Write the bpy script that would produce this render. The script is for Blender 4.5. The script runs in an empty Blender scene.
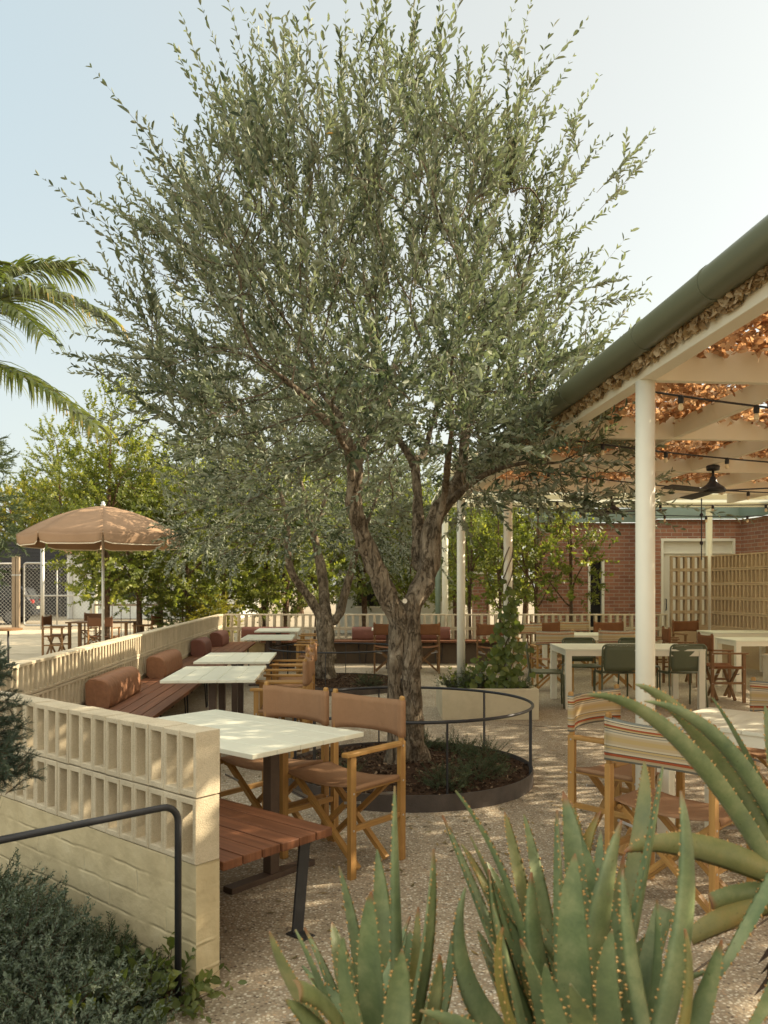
# layout is metric: X right, Y away from the photographer, Z up
SUN_EL_DEG, SUN_AZ_DEG = 28, 72
SUN_ENERGY, SKY_STRENGTH, EXPOSURE = 3.3, .12, 1.66
SKY_TINT = (1.0, .98, .84, 1)
SKY_SAT = .70
VEIL, FILL_TOP, FILL_BACK = .72, 2.3, 1.0  # last two add unseen fill light overhead and behind, lifting the shade
VEIL_L, VEIL_R = (.60, .745, .80), (.76, .765, .70)
AGG = 1.18
NET_N = 56000
OLIVE_PER = 1.15
import bpy, math, random
import numpy as np
from mathutils import Vector, Matrix, noise as mnoise

random.seed(7)
RNG = np.random.default_rng(11)
scene = bpy.context.scene
C = scene.collection
PI = math.pi
H = 1.5            # eye height of the photographer
FPX = 814.0        # focal length in photo pixels (used only to derive metric positions)
CX, CY = 384.0, 588.0


def G(px, py):                                  # a point on the ground
    Y = H * FPX / (py - CY)
    return Vector(((px - CX) * Y / FPX, Y, 0))


def ZP(px, py, z):                              # a point on the level z
    Y = (H - z) * FPX / (py - CY)
    return Vector(((px - CX) * Y / FPX, Y, z))


def AT(px, py, Y):                              # a point at distance Y
    return Vector(((px - CX) * Y / FPX, Y, H - (py - CY) * Y / FPX))


# ---------------------------------------------------------------- nodes / materials
def newmat(name):
    m = bpy.data.materials.new(name)
    m.use_nodes = True
    nt = m.node_tree
    for n in list(nt.nodes):
        nt.nodes.remove(n)
    out = nt.nodes.new('ShaderNodeOutputMaterial')
    b = nt.nodes.new('ShaderNodeBsdfPrincipled')
    nt.links.new(b.outputs[0], out.inputs['Surface'])
    return m, nt, b, out


def N(nt, t, **kw):
    n = nt.nodes.new(t)
    for k, v in kw.items():
        setattr(n, k, v)
    return n


def ramp(nt, stops, interp='LINEAR'):
    r = nt.nodes.new('ShaderNodeValToRGB')
    cr = r.color_ramp
    cr.interpolation = interp
    while len(cr.elements) > 1:
        cr.elements.remove(cr.elements[-1])
    cr.elements[0].position = stops[0][0]
    cr.elements[0].color = (*stops[0][1], 1)
    for p, c in stops[1:]:
        e = cr.elements.new(p)
        e.color = (*c, 1)
    return r


def sc(c, k):
    return tuple(max(0.0, min(1.0, x * k)) for x in c)


def mat(name, col, rough=.6, var=.15, vs=6, bump=0., bs=60, metal=0., coords='Object', stretch=None,
        spec=.4, fine=.0, stain=0., crease=0., cell=0.):
    m, nt, b, out = newmat(name)
    tc = N(nt, 'ShaderNodeTexCoord')
    src = tc.outputs[coords]
    if stretch:
        mp = N(nt, 'ShaderNodeMapping')
        mp.inputs['Scale'].default_value = stretch
        nt.links.new(src, mp.inputs['Vector'])
        src = mp.outputs[0]
    no = N(nt, 'ShaderNodeTexNoise')
    no.inputs['Scale'].default_value = vs
    no.inputs['Detail'].default_value = 6
    no.inputs['Roughness'].default_value = .65
    nt.links.new(src, no.inputs['Vector'])
    r = ramp(nt, [(.25, sc(col, 1 - var)), (.5, col), (.75, sc(col, 1 + var))])
    nt.links.new(no.outputs['Fac'], r.inputs[0])
    colout = r.outputs[0]
    if fine > 0:
        n3 = N(nt, 'ShaderNodeTexNoise')
        n3.inputs['Scale'].default_value = bs * 1.7
        n3.inputs['Detail'].default_value = 2
        nt.links.new(src, n3.inputs['Vector'])
        mx = N(nt, 'ShaderNodeMixRGB', blend_type='MULTIPLY')
        mx.inputs['Fac'].default_value = 1
        r3 = ramp(nt, [(.3, (1 - fine,) * 3), (.6, (1, 1, 1))])
        nt.links.new(n3.outputs['Fac'], r3.inputs[0])
        nt.links.new(colout, mx.inputs['Color1'])
        nt.links.new(r3.outputs[0], mx.inputs['Color2'])
        colout = mx.outputs[0]
    if stain > 0:
        n4 = N(nt, 'ShaderNodeTexNoise')
        n4.inputs['Scale'].default_value = 2.3
        n4.inputs['Detail'].default_value = 8
        n4.inputs['Roughness'].default_value = .75
        nt.links.new(tc.outputs[coords], n4.inputs['Vector'])
        mx = N(nt, 'ShaderNodeMixRGB', blend_type='MULTIPLY')
        mx.inputs['Fac'].default_value = 1
        r4 = ramp(nt, [(.38, (1 - stain, 1 - stain * 1.1, 1 - stain * 1.3)), (.56, (1, 1, 1))])
        nt.links.new(n4.outputs['Fac'], r4.inputs[0])
        nt.links.new(colout, mx.inputs['Color1'])
        nt.links.new(r4.outputs[0], mx.inputs['Color2'])
        colout = mx.outputs[0]
    if cell > 0:                                          # every block its own slight tone
        wn_ = N(nt, 'ShaderNodeTexWhiteNoise'); wn_.noise_dimensions = '2D'
        nt.links.new(tc.outputs['UV'], wn_.inputs['Vector'])
        mx = N(nt, 'ShaderNodeMixRGB', blend_type='MULTIPLY'); mx.inputs['Fac'].default_value = 1
        r6 = ramp(nt, [(0, (1 - cell, 1 - cell * 1.05, 1 - cell * 1.15)), (1, (1.04, 1.04, 1.04))])
        nt.links.new(wn_.outputs['Value'], r6.inputs[0])
        nt.links.new(colout, mx.inputs['Color1']); nt.links.new(r6.outputs[0], mx.inputs['Color2'])
        colout = mx.outputs[0]
    nt.links.new(colout, b.inputs['Base Color'])
    b.inputs['Roughness'].default_value = rough
    b.inputs['Metallic'].default_value = metal
    b.inputs['Specular IOR Level'].default_value = spec
    if bump > 0:
        n2 = N(nt, 'ShaderNodeTexNoise')
        n2.inputs['Scale'].default_value = bs
        n2.inputs['Detail'].default_value = 4
        nt.links.new(src, n2.inputs['Vector'])
        bp = N(nt, 'ShaderNodeBump')
        bp.inputs['Strength'].default_value = bump
        bp.inputs['Distance'].default_value = .01
        nt.links.new(n2.outputs['Fac'], bp.inputs['Height'])
        if crease > 0:
            n5 = N(nt, 'ShaderNodeTexNoise'); n5.inputs['Scale'].default_value = 9; n5.inputs['Detail'].default_value = 3; n5.inputs['Distortion'].default_value = 1.2
            m5 = N(nt, 'ShaderNodeMapping'); m5.inputs['Scale'].default_value = (1, 1, .45)
            nt.links.new(tc.outputs['Object'], m5.inputs['Vector']); nt.links.new(m5.outputs[0], n5.inputs['Vector'])
            b5 = N(nt, 'ShaderNodeBump'); b5.inputs['Strength'].default_value = crease; b5.inputs['Distance'].default_value = .02
            nt.links.new(n5.outputs['Fac'], b5.inputs['Height']); nt.links.new(b5.outputs[0], bp.inputs['Normal'])
        nt.links.new(bp.outputs[0], b.inputs['Normal'])
    return m


def wood(name, c1, c2, rough=.5, spec=.4, grain=26):
    m, nt, b, out = newmat(name)
    tc = N(nt, 'ShaderNodeTexCoord')
    mp = N(nt, 'ShaderNodeMapping')
    mp.inputs['Scale'].default_value = (1.6, grain * 2.2, 1)
    nt.links.new(tc.outputs['UV'], mp.inputs['Vector'])
    no = N(nt, 'ShaderNodeTexNoise')
    no.inputs['Scale'].default_value = 1.0
    no.inputs['Detail'].default_value = 7
    no.inputs['Roughness'].default_value = .6
    no.inputs['Distortion'].default_value = .6
    nt.links.new(mp.outputs[0], no.inputs['Vector'])
    r = ramp(nt, [(.28, c2), (.48, tuple((a + q) / 2 for a, q in zip(c1, c2))), (.7, c1)])
    nt.links.new(no.outputs['Fac'], r.inputs[0])
    mp2 = N(nt, 'ShaderNodeMapping')
    mp2.inputs['Scale'].default_value = (.35, 3.1, 1)
    nt.links.new(tc.outputs['UV'], mp2.inputs['Vector'])
    n2 = N(nt, 'ShaderNodeTexNoise')
    n2.inputs['Scale'].default_value = 1
    n2.inputs['Detail'].default_value = 2
    nt.links.new(mp2.outputs[0], n2.inputs['Vector'])
    r2 = ramp(nt, [(.3, (.68, .66, .62)), (.65, (1.0, 1.0, 1.0))])
    nt.links.new(n2.outputs['Fac'], r2.inputs[0])
    mx = N(nt, 'ShaderNodeMixRGB', blend_type='MULTIPLY')
    mx.inputs['Fac'].default_value = 1
    nt.links.new(r.outputs[0], mx.inputs['Color1'])
    nt.links.new(r2.outputs[0], mx.inputs['Color2'])
    nt.links.new(mx.outputs[0], b.inputs['Base Color'])
    b.inputs['Roughness'].default_value = rough
    b.inputs['Specular IOR Level'].default_value = spec
    bp = N(nt, 'ShaderNodeBump')
    bp.inputs['Strength'].default_value = .15
    bp.inputs['Distance'].default_value = .003
    nt.links.new(no.outputs['Fac'], bp.inputs['Height'])
    nt.links.new(bp.outputs[0], b.inputs['Normal'])
    return m


def leafmat(name, stops, under=None, transl=.3, rough=.5, spec=.35, tcol=None):
    """leaf: colour by a per-leaf random value, paler underside, part of the light passes through"""
    m, nt, b, out = newmat(name)
    at = N(nt, 'ShaderNodeAttribute', attribute_name='rnd')
    r = ramp(nt, stops)
    nt.links.new(at.outputs['Fac'], r.inputs[0])
    col = r.outputs[0]
    if under:
        ge = N(nt, 'ShaderNodeNewGeometry')
        mx = N(nt, 'ShaderNodeMixRGB')
        nt.links.new(ge.outputs['Backfacing'], mx.inputs['Fac'])
        nt.links.new(col, mx.inputs['Color1'])
        mx2 = N(nt, 'ShaderNodeMixRGB')
        mx2.inputs['Fac'].default_value = .75
        nt.links.new(col, mx2.inputs['Color1'])
        mx2.inputs['Color2'].default_value = (*under, 1)
        nt.links.new(mx2.outputs[0], mx.inputs['Color2'])
        col = mx.outputs[0]
    nt.links.new(col, b.inputs['Base Color'])
    b.inputs['Roughness'].default_value = rough
    b.inputs['Specular IOR Level'].default_value = spec
    tr = N(nt, 'ShaderNodeBsdfTranslucent')
    hs = N(nt, 'ShaderNodeMixRGB', blend_type='MULTIPLY')
    hs.inputs['Fac'].default_value = 1
    hs.inputs['Color2'].default_value = (*(tcol or (1.9, 1.9, .9)), 1)
    nt.links.new(r.outputs[0], hs.inputs['Color1'])
    nt.links.new(hs.outputs[0], tr.inputs['Color'])
    ms = N(nt, 'ShaderNodeMixShader')
    ms.inputs['Fac'].default_value = transl
    nt.links.new(b.outputs[0], ms.inputs[1])
    nt.links.new(tr.outputs[0], ms.inputs[2])
    nt.links.new(ms.outputs[0], out.inputs['Surface'])
    return m


# ---------------------------------------------------------------- mesh builder
def nrm(v):
    return v / (np.linalg.norm(v, axis=-1, keepdims=True) + 1e-12)


class MB:
    def __init__(self):
        self.v, self.f, self.uv, self.mi = [], [], [], []

    def poly(self, pts, faces, uvs=None, mi=0):
        o = len(self.v)
        self.v += [tuple(p) for p in pts]
        for k, fa in enumerate(faces):
            self.f.append([o + i for i in fa])
            self.uv.append(uvs[k] if uvs else [(0, 0)] * len(fa))
            self.mi.append(mi)

    def obox(self, c, x, y, z, mi=0):
        """box: centre c, half-axis vectors x (the long way), y, z"""
        c, x, y, z = Vector(c), Vector(x), Vector(y), Vector(z)
        pts = [c + sx * x + sy * y + sz * z for sx in (-1, 1) for sy in (-1, 1) for sz in (-1, 1)]
        L, W, T = 2 * x.length, 2 * y.length, 2 * z.length
        u0, v0 = random.random() * 20, random.random() * 20
        fs, uv = [], []
        fs.append((0, 4, 6, 2)); uv.append([(u0, v0), (u0 + L, v0), (u0 + L, v0 + W), (u0, v0 + W)])                   # -z
        q = v0 + W + T
        fs.append((1, 3, 7, 5)); uv.append([(u0, q), (u0, q + W), (u0 + L, q + W), (u0 + L, q)])                       # +z
        fs.append((0, 1, 5, 4)); uv.append([(u0, v0), (u0, v0 - T), (u0 + L, v0 - T), (u0 + L, v0)])                   # -y
        fs.append((2, 6, 7, 3)); uv.append([(u0, v0 + W), (u0 + L, v0 + W), (u0 + L, v0 + W + T), (u0, v0 + W + T)])   # +y
        fs.append((0, 2, 3, 1)); uv.append([(u0, v0), (u0, v0 + W), (u0 + T, v0 + W), (u0 + T, v0)])
        fs.append((4, 5, 7, 6)); uv.append([(u0 + L, v0), (u0 + L + T, v0), (u0 + L + T, v0 + W), (u0 + L, v0 + W)])
        if x.cross(y).dot(z) > 0:
            fs = [t[::-1] for t in fs]; uv = [t[::-1] for t in uv]
        self.poly(pts, fs, uv, mi)

    def box(self, x0, x1, y0, y1, z0, z1, mi=0):
        d = [(x1 - x0) / 2, (y1 - y0) / 2, (z1 - z0) / 2]
        c = ((x0 + x1) / 2, (y0 + y1) / 2, (z0 + z1) / 2)
        ax = [Vector((d[0], 0, 0)), Vector((0, d[1], 0)), Vector((0, 0, d[2]))]
        k = max(range(3), key=lambda i: d[i])
        self.obox(c, ax[k], ax[(k + 1) % 3], ax[(k + 2) % 3], mi)

    def bar(self, p0, p1, w, h, up=(0, 0, 1), mi=0):
        p0, p1, up = Vector(p0), Vector(p1), Vector(up)
        d = (p1 - p0)
        L = d.length
        d.normalize()
        s = d.cross(up)
        if s.length < 1e-4:
            s = d.cross(Vector((1, 0, 0)))
        s.normalize()
        u = s.cross(d)
        self.obox((p0 + p1) / 2, d * L / 2, s * w / 2, u * h / 2, mi)

    def tube(self, pts, r, n=10, cap=True, mi=0, closed=False):
        pts = [Vector(p) for p in pts]
        m = len(pts)
        if not hasattr(r, '__len__'):
            r = [r] * m
        t0 = (pts[1] - pts[0]).normalized()
        a = t0.orthogonal().normalized()
        o = len(self.v)
        L = 0
        u0 = random.random() * 9
        Ls = []
        for i in range(m):
            if closed:
                t = (pts[(i + 1) % m] - pts[i - 1]).normalized()
            else:
                t = (pts[min(i + 1, m - 1)] - pts[max(i - 1, 0)])
                t = t.normalized() if t.length > 1e-9 else t0
            a = (a - t * a.dot(t))
            a = a.normalized() if a.length > 1e-6 else t.orthogonal().normalized()
            b = t.cross(a)
            if i:
                L += (pts[i] - pts[i - 1]).length
            Ls.append(L)
            for k in range(n):
                an = 2 * PI * k / n
                self.v.append(tuple(pts[i] + (a * math.cos(an) + b * math.sin(an)) * r[i]))
        R = m if closed else m - 1
        for i in range(R):
            j = (i + 1) % m
            for k in range(n):
                k2 = (k + 1) % n
                self.f.append([o + i * n + k, o + i * n + k2, o + j * n + k2, o + j * n + k])
                w = 2 * PI * max(r[i], .01)
                self.uv.append([(u0 + Ls[i], w * k / n), (u0 + Ls[i], w * (k + 1) / n), (u0 + Ls[j], w * (k + 1) / n), (u0 + Ls[j], w * k / n)])
                self.mi.append(mi)
        if cap and not closed:
            self.f.append([o + k for k in range(n)][::-1]); self.uv.append([(0, 0)] * n); self.mi.append(mi)
            self.f.append([o + (m - 1) * n + k for k in range(n)]); self.uv.append([(0, 0)] * n); self.mi.append(mi)

    def lathe(self, prof, n=24, c=(0, 0, 0), mi=0):
        """prof: (r, z) list from bottom to top"""
        o = len(self.v)
        for r, z in prof:
            for k in range(n):
                an = 2 * PI * k / n
                self.v.append((c[0] + r * math.cos(an), c[1] + r * math.sin(an), c[2] + z))
        for i in range(len(prof) - 1):
            for k in range(n):
                k2 = (k + 1) % n
                self.f.append([o + i * n + k, o + i * n + k2, o + (i + 1) * n + k2, o + (i + 1) * n + k])
                self.uv.append([(0, 0)] * 4); self.mi.append(mi)
        self.f.append([o + k for k in range(n)][::-1]); self.uv.append([(0, 0)] * n); self.mi.append(mi)
        t = o + (len(prof) - 1) * n
        self.f.append([t + k for k in range(n)]); self.uv.append([(0, 0)] * n); self.mi.append(mi)

    def grid(self, P, uv=None, mi=0, flip=False):
        """P[i][j] points -> quads"""
        o = len(self.v)
        a, b = len(P), len(P[0])
        for row in P:
            self.v += [tuple(p) for p in row]
        for i in range(a - 1):
            for j in range(b - 1):
                q = [o + i * b + j, o + i * b + j + 1, o + (i + 1) * b + j + 1, o + (i + 1) * b + j]
                if uv:
                    t = [uv[i][j], uv[i][j + 1], uv[i + 1][j + 1], uv[i + 1][j]]
                else:
                    t = [(i / (a - 1), j / (b - 1)), (i / (a - 1), (j + 1) / (b - 1)), ((i + 1) / (a - 1), (j + 1) / (b - 1)), ((i + 1) / (a - 1), j / (b - 1))]
                if flip:
                    q, t = q[::-1], t[::-1]
                self.f.append(q); self.uv.append(t); self.mi.append(mi)

    def build(self, name, m, parent=None, smooth=False, bevel=0., seg=2, sub=0, solid=0., world=False, angle=40):
        me = bpy.data.meshes.new(name)
        v = self.v
        if world and parent is not None:
            l = parent.location
            v = [(p[0] - l.x, p[1] - l.y, p[2] - l.z) for p in v]
        me.from_pydata(v, [], self.f)
        uvl = me.uv_layers.new(name='UVMap')
        flat = [c for f in self.uv for p in f for c in p]
        uvl.data.foreach_set('uv', flat)
        ms = m if isinstance(m, (list, tuple)) else [m]
        for q in ms:
            me.materials.append(q)
        if len(ms) > 1:
            me.polygons.foreach_set('material_index', self.mi)
        if smooth:
            me.polygons.foreach_set('use_smooth', [True] * len(me.polygons))
        me.update()
        o = bpy.data.objects.new(name, me)
        C.objects.link(o)
        if parent is not None:
            o.parent = parent
        if solid:
            md = o.modifiers.new('solid', 'SOLIDIFY'); md.thickness = solid; md.offset = 0
        if sub:
            md = o.modifiers.new('sub', 'SUBSURF'); md.levels = sub; md.render_levels = sub
        if bevel:
            md = o.modifiers.new('bev', 'BEVEL'); md.width = bevel; md.segments = seg; md.limit_method = 'ANGLE'
            md.angle_limit = math.radians(angle)
        return o


def arrmesh(name, V, F, m, parent=None, attrs=None, smooth=False):
    """fast mesh: V (n,3), F (k,3|4); attrs: face float attributes"""
    me = bpy.data.meshes.new(name)
    V = np.ascontiguousarray(V, dtype=np.float32)
    F = np.ascontiguousarray(F, dtype=np.int32)
    k = F.shape[1]
    me.vertices.add(len(V)); me.vertices.foreach_set('co', V.ravel())
    me.loops.add(F.size); me.loops.foreach_set('vertex_index', F.ravel())
    me.polygons.add(len(F))
    me.polygons.foreach_set('loop_start', np.arange(0, F.size, k, dtype=np.int32))
    me.update(calc_edges=True)
    for an, (dom, arr) in (attrs or {}).items():
        a = me.attributes.new(an, 'FLOAT', dom)
        a.data.foreach_set('value', np.ascontiguousarray(arr, dtype=np.float32))
    if smooth:
        me.polygons.foreach_set('use_smooth', np.ones(len(F), dtype=bool))
    me.validate()
    me.materials.append(m)
    o = bpy.data.objects.new(name, me)
    C.objects.link(o)
    if parent is not None:
        o.parent = parent
    return o


def thing(name, label, cat, loc=(0, 0, 0), rz=0., group=None):
    o = bpy.data.objects.new(name, None)
    o.empty_display_size = .1
    C.objects.link(o)
    o.location = loc
    o.rotation_euler = (0, 0, rz)
    o['label'] = label
    o['category'] = cat
    if group:
        o['group'] = group
    return o


def tag(o, label, cat, group=None, kind=None):
    o['label'] = label
    o['category'] = cat
    if group:
        o['group'] = group
    if kind:
        o['kind'] = kind
    return o


def struct(o, label):
    o['kind'] = 'structure'
    o['label'] = label
    o['category'] = o.name.split('.')[0].replace('_', ' ')
    return o


def dup(root, loc, rz, label, group=None, scale=None):
    r = root.copy(); C.objects.link(r)
    r.location = loc; r.rotation_euler = (0, 0, rz)
    r['label'] = label
    if group:
        r['group'] = group
    if scale:
        r.scale = scale
    for ch in list(root.children):
        c = ch.copy(); C.objects.link(c); c.parent = r
        for g in ch.children:
            d = g.copy(); C.objects.link(d); d.parent = c
    return r


# ---------------------------------------------------------------- foliage
def leafy(P0, D, L, n, ll, lw, ang=.8, curv=0., rng=RNG, arrange='opp', fold=.25, jit=.25, llvar=.25, start=.12):
    """leaves along shoots: P0,D (m,3), L (m,), n leaves each -> V,F,rnd"""
    m = len(P0)
    D = nrm(D)
    A = nrm(np.cross(D, rng.normal(size=(m, 3))))
    B = np.cross(D, A)
    t = np.linspace(start, 1.0, n)
    k = np.arange(n)
    if arrange == 'opp':
        phi = ((k // 2) % 2) * (PI / 2) + (k % 2) * PI
        t = np.linspace(start, 1.0, (n + 1) // 2)[k // 2]
    else:
        phi = k * 2.39996
    phi = phi[None, :] + rng.normal(0, .3, (m, n))
    pos = P0[:, None, :] + D[:, None, :] * (L[:, None] * t[None, :])[:, :, None]
    pos[:, :, 2] += curv * (L[:, None] * t[None, :]) ** 2
    an = ang + rng.normal(0, jit, (m, n))
    rad = A[:, None, :] * np.cos(phi)[:, :, None] + B[:, None, :] * np.sin(phi)[:, :, None]
    ld = D[:, None, :] * np.cos(an)[:, :, None] + rad * np.sin(an)[:, :, None] + rng.normal(0, jit * .5, (m, n, 3))
    ld = nrm(ld)
    s = nrm(np.cross(ld, D[:, None, :] + rng.normal(0, .25, (m, n, 3))))
    nn = np.cross(s, ld)
    l = ll * (1 + rng.normal(0, llvar, (m, n))).clip(.4, 1.7) * (1.12 - .5 * np.abs(t[None, :] - .45))
    w = lw * l / ll
    l, w = l[:, :, None], w[:, :, None]
    a1, a2 = nn * w * fold, nn * w * fold * .6
    v = np.stack([pos, pos + ld * l * .34 + s * w * .5 + a1, pos + ld * l * .74 + s * w * .43 + a2,
                  pos + ld * l - nn * l * .05, pos + ld * l * .74 - s * w * .43 + a2, pos + ld * l * .34 - s * w * .5 + a1], axis=2)
    V = v.reshape(-1, 3)
    base = np.arange(m * n)[:, None] * 6
    F = np.concatenate([base + np.array([[0, 1, 2]]), base + np.array([[0, 2, 3]]), base + np.array([[0, 3, 4]]), base + np.array([[0, 4, 5]])], axis=1).reshape(-1, 3)
    r = rng.random((m, 1)) * .45 + rng.random((m, n)) * .55
    return V, F, np.repeat(r.reshape(-1), 4)


def twigs(P0, D, L, r, curv=0., rng=RNG):
    """a thin tapering three-sided stem per shoot, two joints"""
    m = len(P0)
    D = nrm(D)
    A = nrm(np.cross(D, rng.normal(size=(m, 3)))); B = np.cross(D, A)
    r = np.broadcast_to(np.asarray(r), (m,))
    V = np.zeros((m, 7, 3))
    for s, f in ((0, 0.), (1, .5)):
        q = P0 + D * (L * f)[:, None]
        q = q + np.array([0, 0, 1.])[None] * (curv * (L * f) ** 2)[:, None]
        for k in range(3):
            a = 2 * PI * k / 3
            V[:, s * 3 + k] = q + (A * math.cos(a) + B * math.sin(a)) * (r * (1 - .5 * f))[:, None]
    V[:, 6] = P0 + D * L[:, None] + np.array([0, 0, 1.])[None] * (curv * L ** 2)[:, None]
    tri = []
    for k in range(3):
        j = (k + 1) % 3
        tri += [(k, j, 3 + j), (k, 3 + j, 3 + k), (3 + k, 3 + j, 6)]
    F = (np.arange(m)[:, None, None] * 7 + np.array(tri)[None]).reshape(-1, 3)
    return V.reshape(-1, 3), F


def colonize(nodes, par, att, infl, kill, step, iters, up=.05, rng=RNG, jit=.15):
    nodes = [np.array(p, float) for p in nodes]
    par = list(par)
    att = np.array(att, float)
    nd = np.full(len(att), 1e9); ni = np.zeros(len(att), int)
    new0 = 0
    for it in range(iters):
        if len(att) == 0 or new0 >= len(nodes):
            break
        NP = np.array(nodes[new0:])
        for s in range(0, len(NP), 400):
            d = np.linalg.norm(att[:, None, :] - NP[None, s:s + 400], axis=2)
            j = d.argmin(1); dm = d[np.arange(len(att)), j]
            b = dm < nd
            nd[b] = dm[b]; ni[b] = j[b] + new0 + s
        new0 = len(nodes)
        keep = nd > kill
        att, nd, ni = att[keep], nd[keep], ni[keep]
        act = nd < infl
        if not act.any():
            if len(att) == 0:
                break
            act = nd <= nd.min() + .3
        idx = np.unique(ni[act])
        arr = np.array(nodes)
        dirs = nrm(att[act] - arr[ni[act]])
        S = np.zeros((len(nodes), 3)); np.add.at(S, ni[act], dirs)
        for i in idx:
            d = nrm(S[i]) + rng.normal(0, jit, 3) + np.array([0, 0, up])
            nodes.append(arr[i] + nrm(d) * step)
            par.append(int(i))
    return np.array(nodes), np.array(par)


def radii(nodes, par, rmin, tip=.003, e=2.3):
    n = len(nodes)
    acc = np.zeros(n)
    r = np.zeros(n)
    for i in range(n - 1, -1, -1):
        r[i] = max(acc[i] ** (1 / e) if acc[i] > 0 else tip, rmin.get(i, 0))
        if par[i] >= 0:
            acc[par[i]] += min(r[i], max(acc[i] ** (1 / e), tip)) ** e
    return r


def chains(nodes, par, r):
    n = len(nodes)
    ch = [[] for _ in range(n)]
    for i, p in enumerate(par):
        if p >= 0:
            ch[p].append(i)
    out = []
    stack = [(i, None) for i in range(n) if par[i] < 0]
    while stack:
        i, st = stack.pop()
        c = [st] if st is not None else []
        c.append(i)
        while ch[i]:
            o = sorted(ch[i], key=lambda q: -r[q])
            for q in o[1:]:
                stack.append((q, i))
            i = o[0]
            c.append(i)
        out.append(c)
    return out


def branch_mesh(nodes, par, r, gn=.10, gs=3.0):
    thick, thin = MB(), MB()
    for c in chains(nodes, par, r):
        pts = [Vector(nodes[i]) for i in c]
        rr = [r[i] for i in c]
        if len(c) > 1:
            rr[0] = min(rr[0], rr[1] * 1.25)
        if len(pts) < 2:
            continue
        mx = max(rr)
        # smooth a little
        q = [p.copy() for p in pts]
        for i in range(1, len(pts) - 1):
            q[i] = pts[i] * .5 + (pts[i - 1] + pts[i + 1]) * .25
        b = thick if mx > .022 else thin
        k0 = len(b.v)
        nn = 30 if mx > .05 else (12 if mx > .022 else (6 if mx > .01 else 4))
        if mx > .022 and gn > .12:                         # closer rings so that knots and hollows can form
            f_ = 5 if mx > .05 else 2
            q2, r2 = [], []
            for i in range(len(q) - 1):
                p0, p1, p2, p3 = q[max(i - 1, 0)], q[i], q[i + 1], q[min(i + 2, len(q) - 1)]
                for s_ in range(f_):
                    t = s_ / f_
                    q2.append(.5 * ((2 * p1) + (p2 - p0) * t + (2 * p0 - 5 * p1 + 4 * p2 - p3) * t * t + (-p0 + 3 * p1 - 3 * p2 + p3) * t ** 3))
                    r2.append(rr[i] + (rr[i + 1] - rr[i]) * t)
            q2.append(q[-1]); r2.append(rr[-1])
            q, rr = q2, r2
        b.tube(q, rr, nn, cap=mx > .01)
        if mx > .022 and gn > 0:
            for k in range(k0, len(b.v)):
                i = min((k - k0) // nn, len(q) - 1)
                p = Vector(b.v[k])
                d = p - q[i]
                f = mnoise.noise(p * gs + Vector((3, 7, 1))) * 1.1 + mnoise.noise(Vector((p.x, p.y, p.z * .30)) * gs * 5.5) * .9 + mnoise.noise(p * gs * 3.1) * .7 + mnoise.noise(Vector((p.x, p.y, p.z * .5)) * gs * 13) * .30
                b.v[k] = tuple(q[i] + d * (1 + gn * f))
    return thick, thin


def merge_arr(parts):
    Vs, Fs, o = [], [], 0
    for V, F in parts:
        Vs.append(V); Fs.append(F + o); o += len(V)
    return np.concatenate(Vs), np.concatenate(Fs)

# ================================================================ camera, sky, sun
cam = bpy.data.cameras.new('camera')
cam.sensor_fit = 'VERTICAL'; cam.sensor_height = 36; cam.lens = FPX / 1024 * 36
cam.shift_y = (CY - 512) / 1024
cam.dof.use_dof = True; cam.dof.focus_distance = 5.5; cam.dof.aperture_fstop = 5.6
cam.clip_start = .05; cam.clip_end = 500
co = bpy.data.objects.new('camera', cam); C.objects.link(co)
co.location = (0, 0, H); co.rotation_euler = (PI / 2, 0, 0)
scene.camera = co

SUN_EL, SUN_AZ = math.radians(SUN_EL_DEG), math.radians(SUN_AZ_DEG)       # azimuth from +Y towards +X
w = bpy.data.worlds.new('World'); scene.world = w; w.use_nodes = True
nt = w.node_tree
bg = nt.nodes['Background']
sky = nt.nodes.new('ShaderNodeTexSky')
sky.sky_type = 'NISHITA'; sky.sun_disc = False
sky.sun_elevation = SUN_EL; sky.sun_rotation = SUN_AZ
sky.air_density = 1.0; sky.dust_density = 2.5; sky.ozone_density = 1.2
hsv = nt.nodes.new('ShaderNodeHueSaturation'); hsv.inputs['Saturation'].default_value = SKY_SAT
tint = nt.nodes.new('ShaderNodeMixRGB'); tint.blend_type = 'MULTIPLY'; tint.inputs['Fac'].default_value = 1
tint.inputs['Color2'].default_value = SKY_TINT
nt.links.new(sky.outputs[0], hsv.inputs['Color'])
nt.links.new(hsv.outputs[0], tint.inputs['Color1'])
# hazy late-afternoon sky: the clear-sky colour is veiled by thin haze; warm fill is added overhead and behind, out of view
tcw = nt.nodes.new('ShaderNodeTexCoord')
sepw = nt.nodes.new('ShaderNodeSeparateXYZ'); nt.links.new(tcw.outputs['Generated'], sepw.inputs[0])


def mapr(sock, a, b_, lo, hi):
    r_ = nt.nodes.new('ShaderNodeMapRange'); r_.interpolation_type = 'SMOOTHSTEP'
    r_.inputs['From Min'].default_value = a; r_.inputs['From Max'].default_value = b_
    r_.inputs['To Min'].default_value = lo; r_.inputs['To Max'].default_value = hi
    nt.links.new(sock, r_.inputs['Value'])
    return r_.outputs[0]


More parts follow.
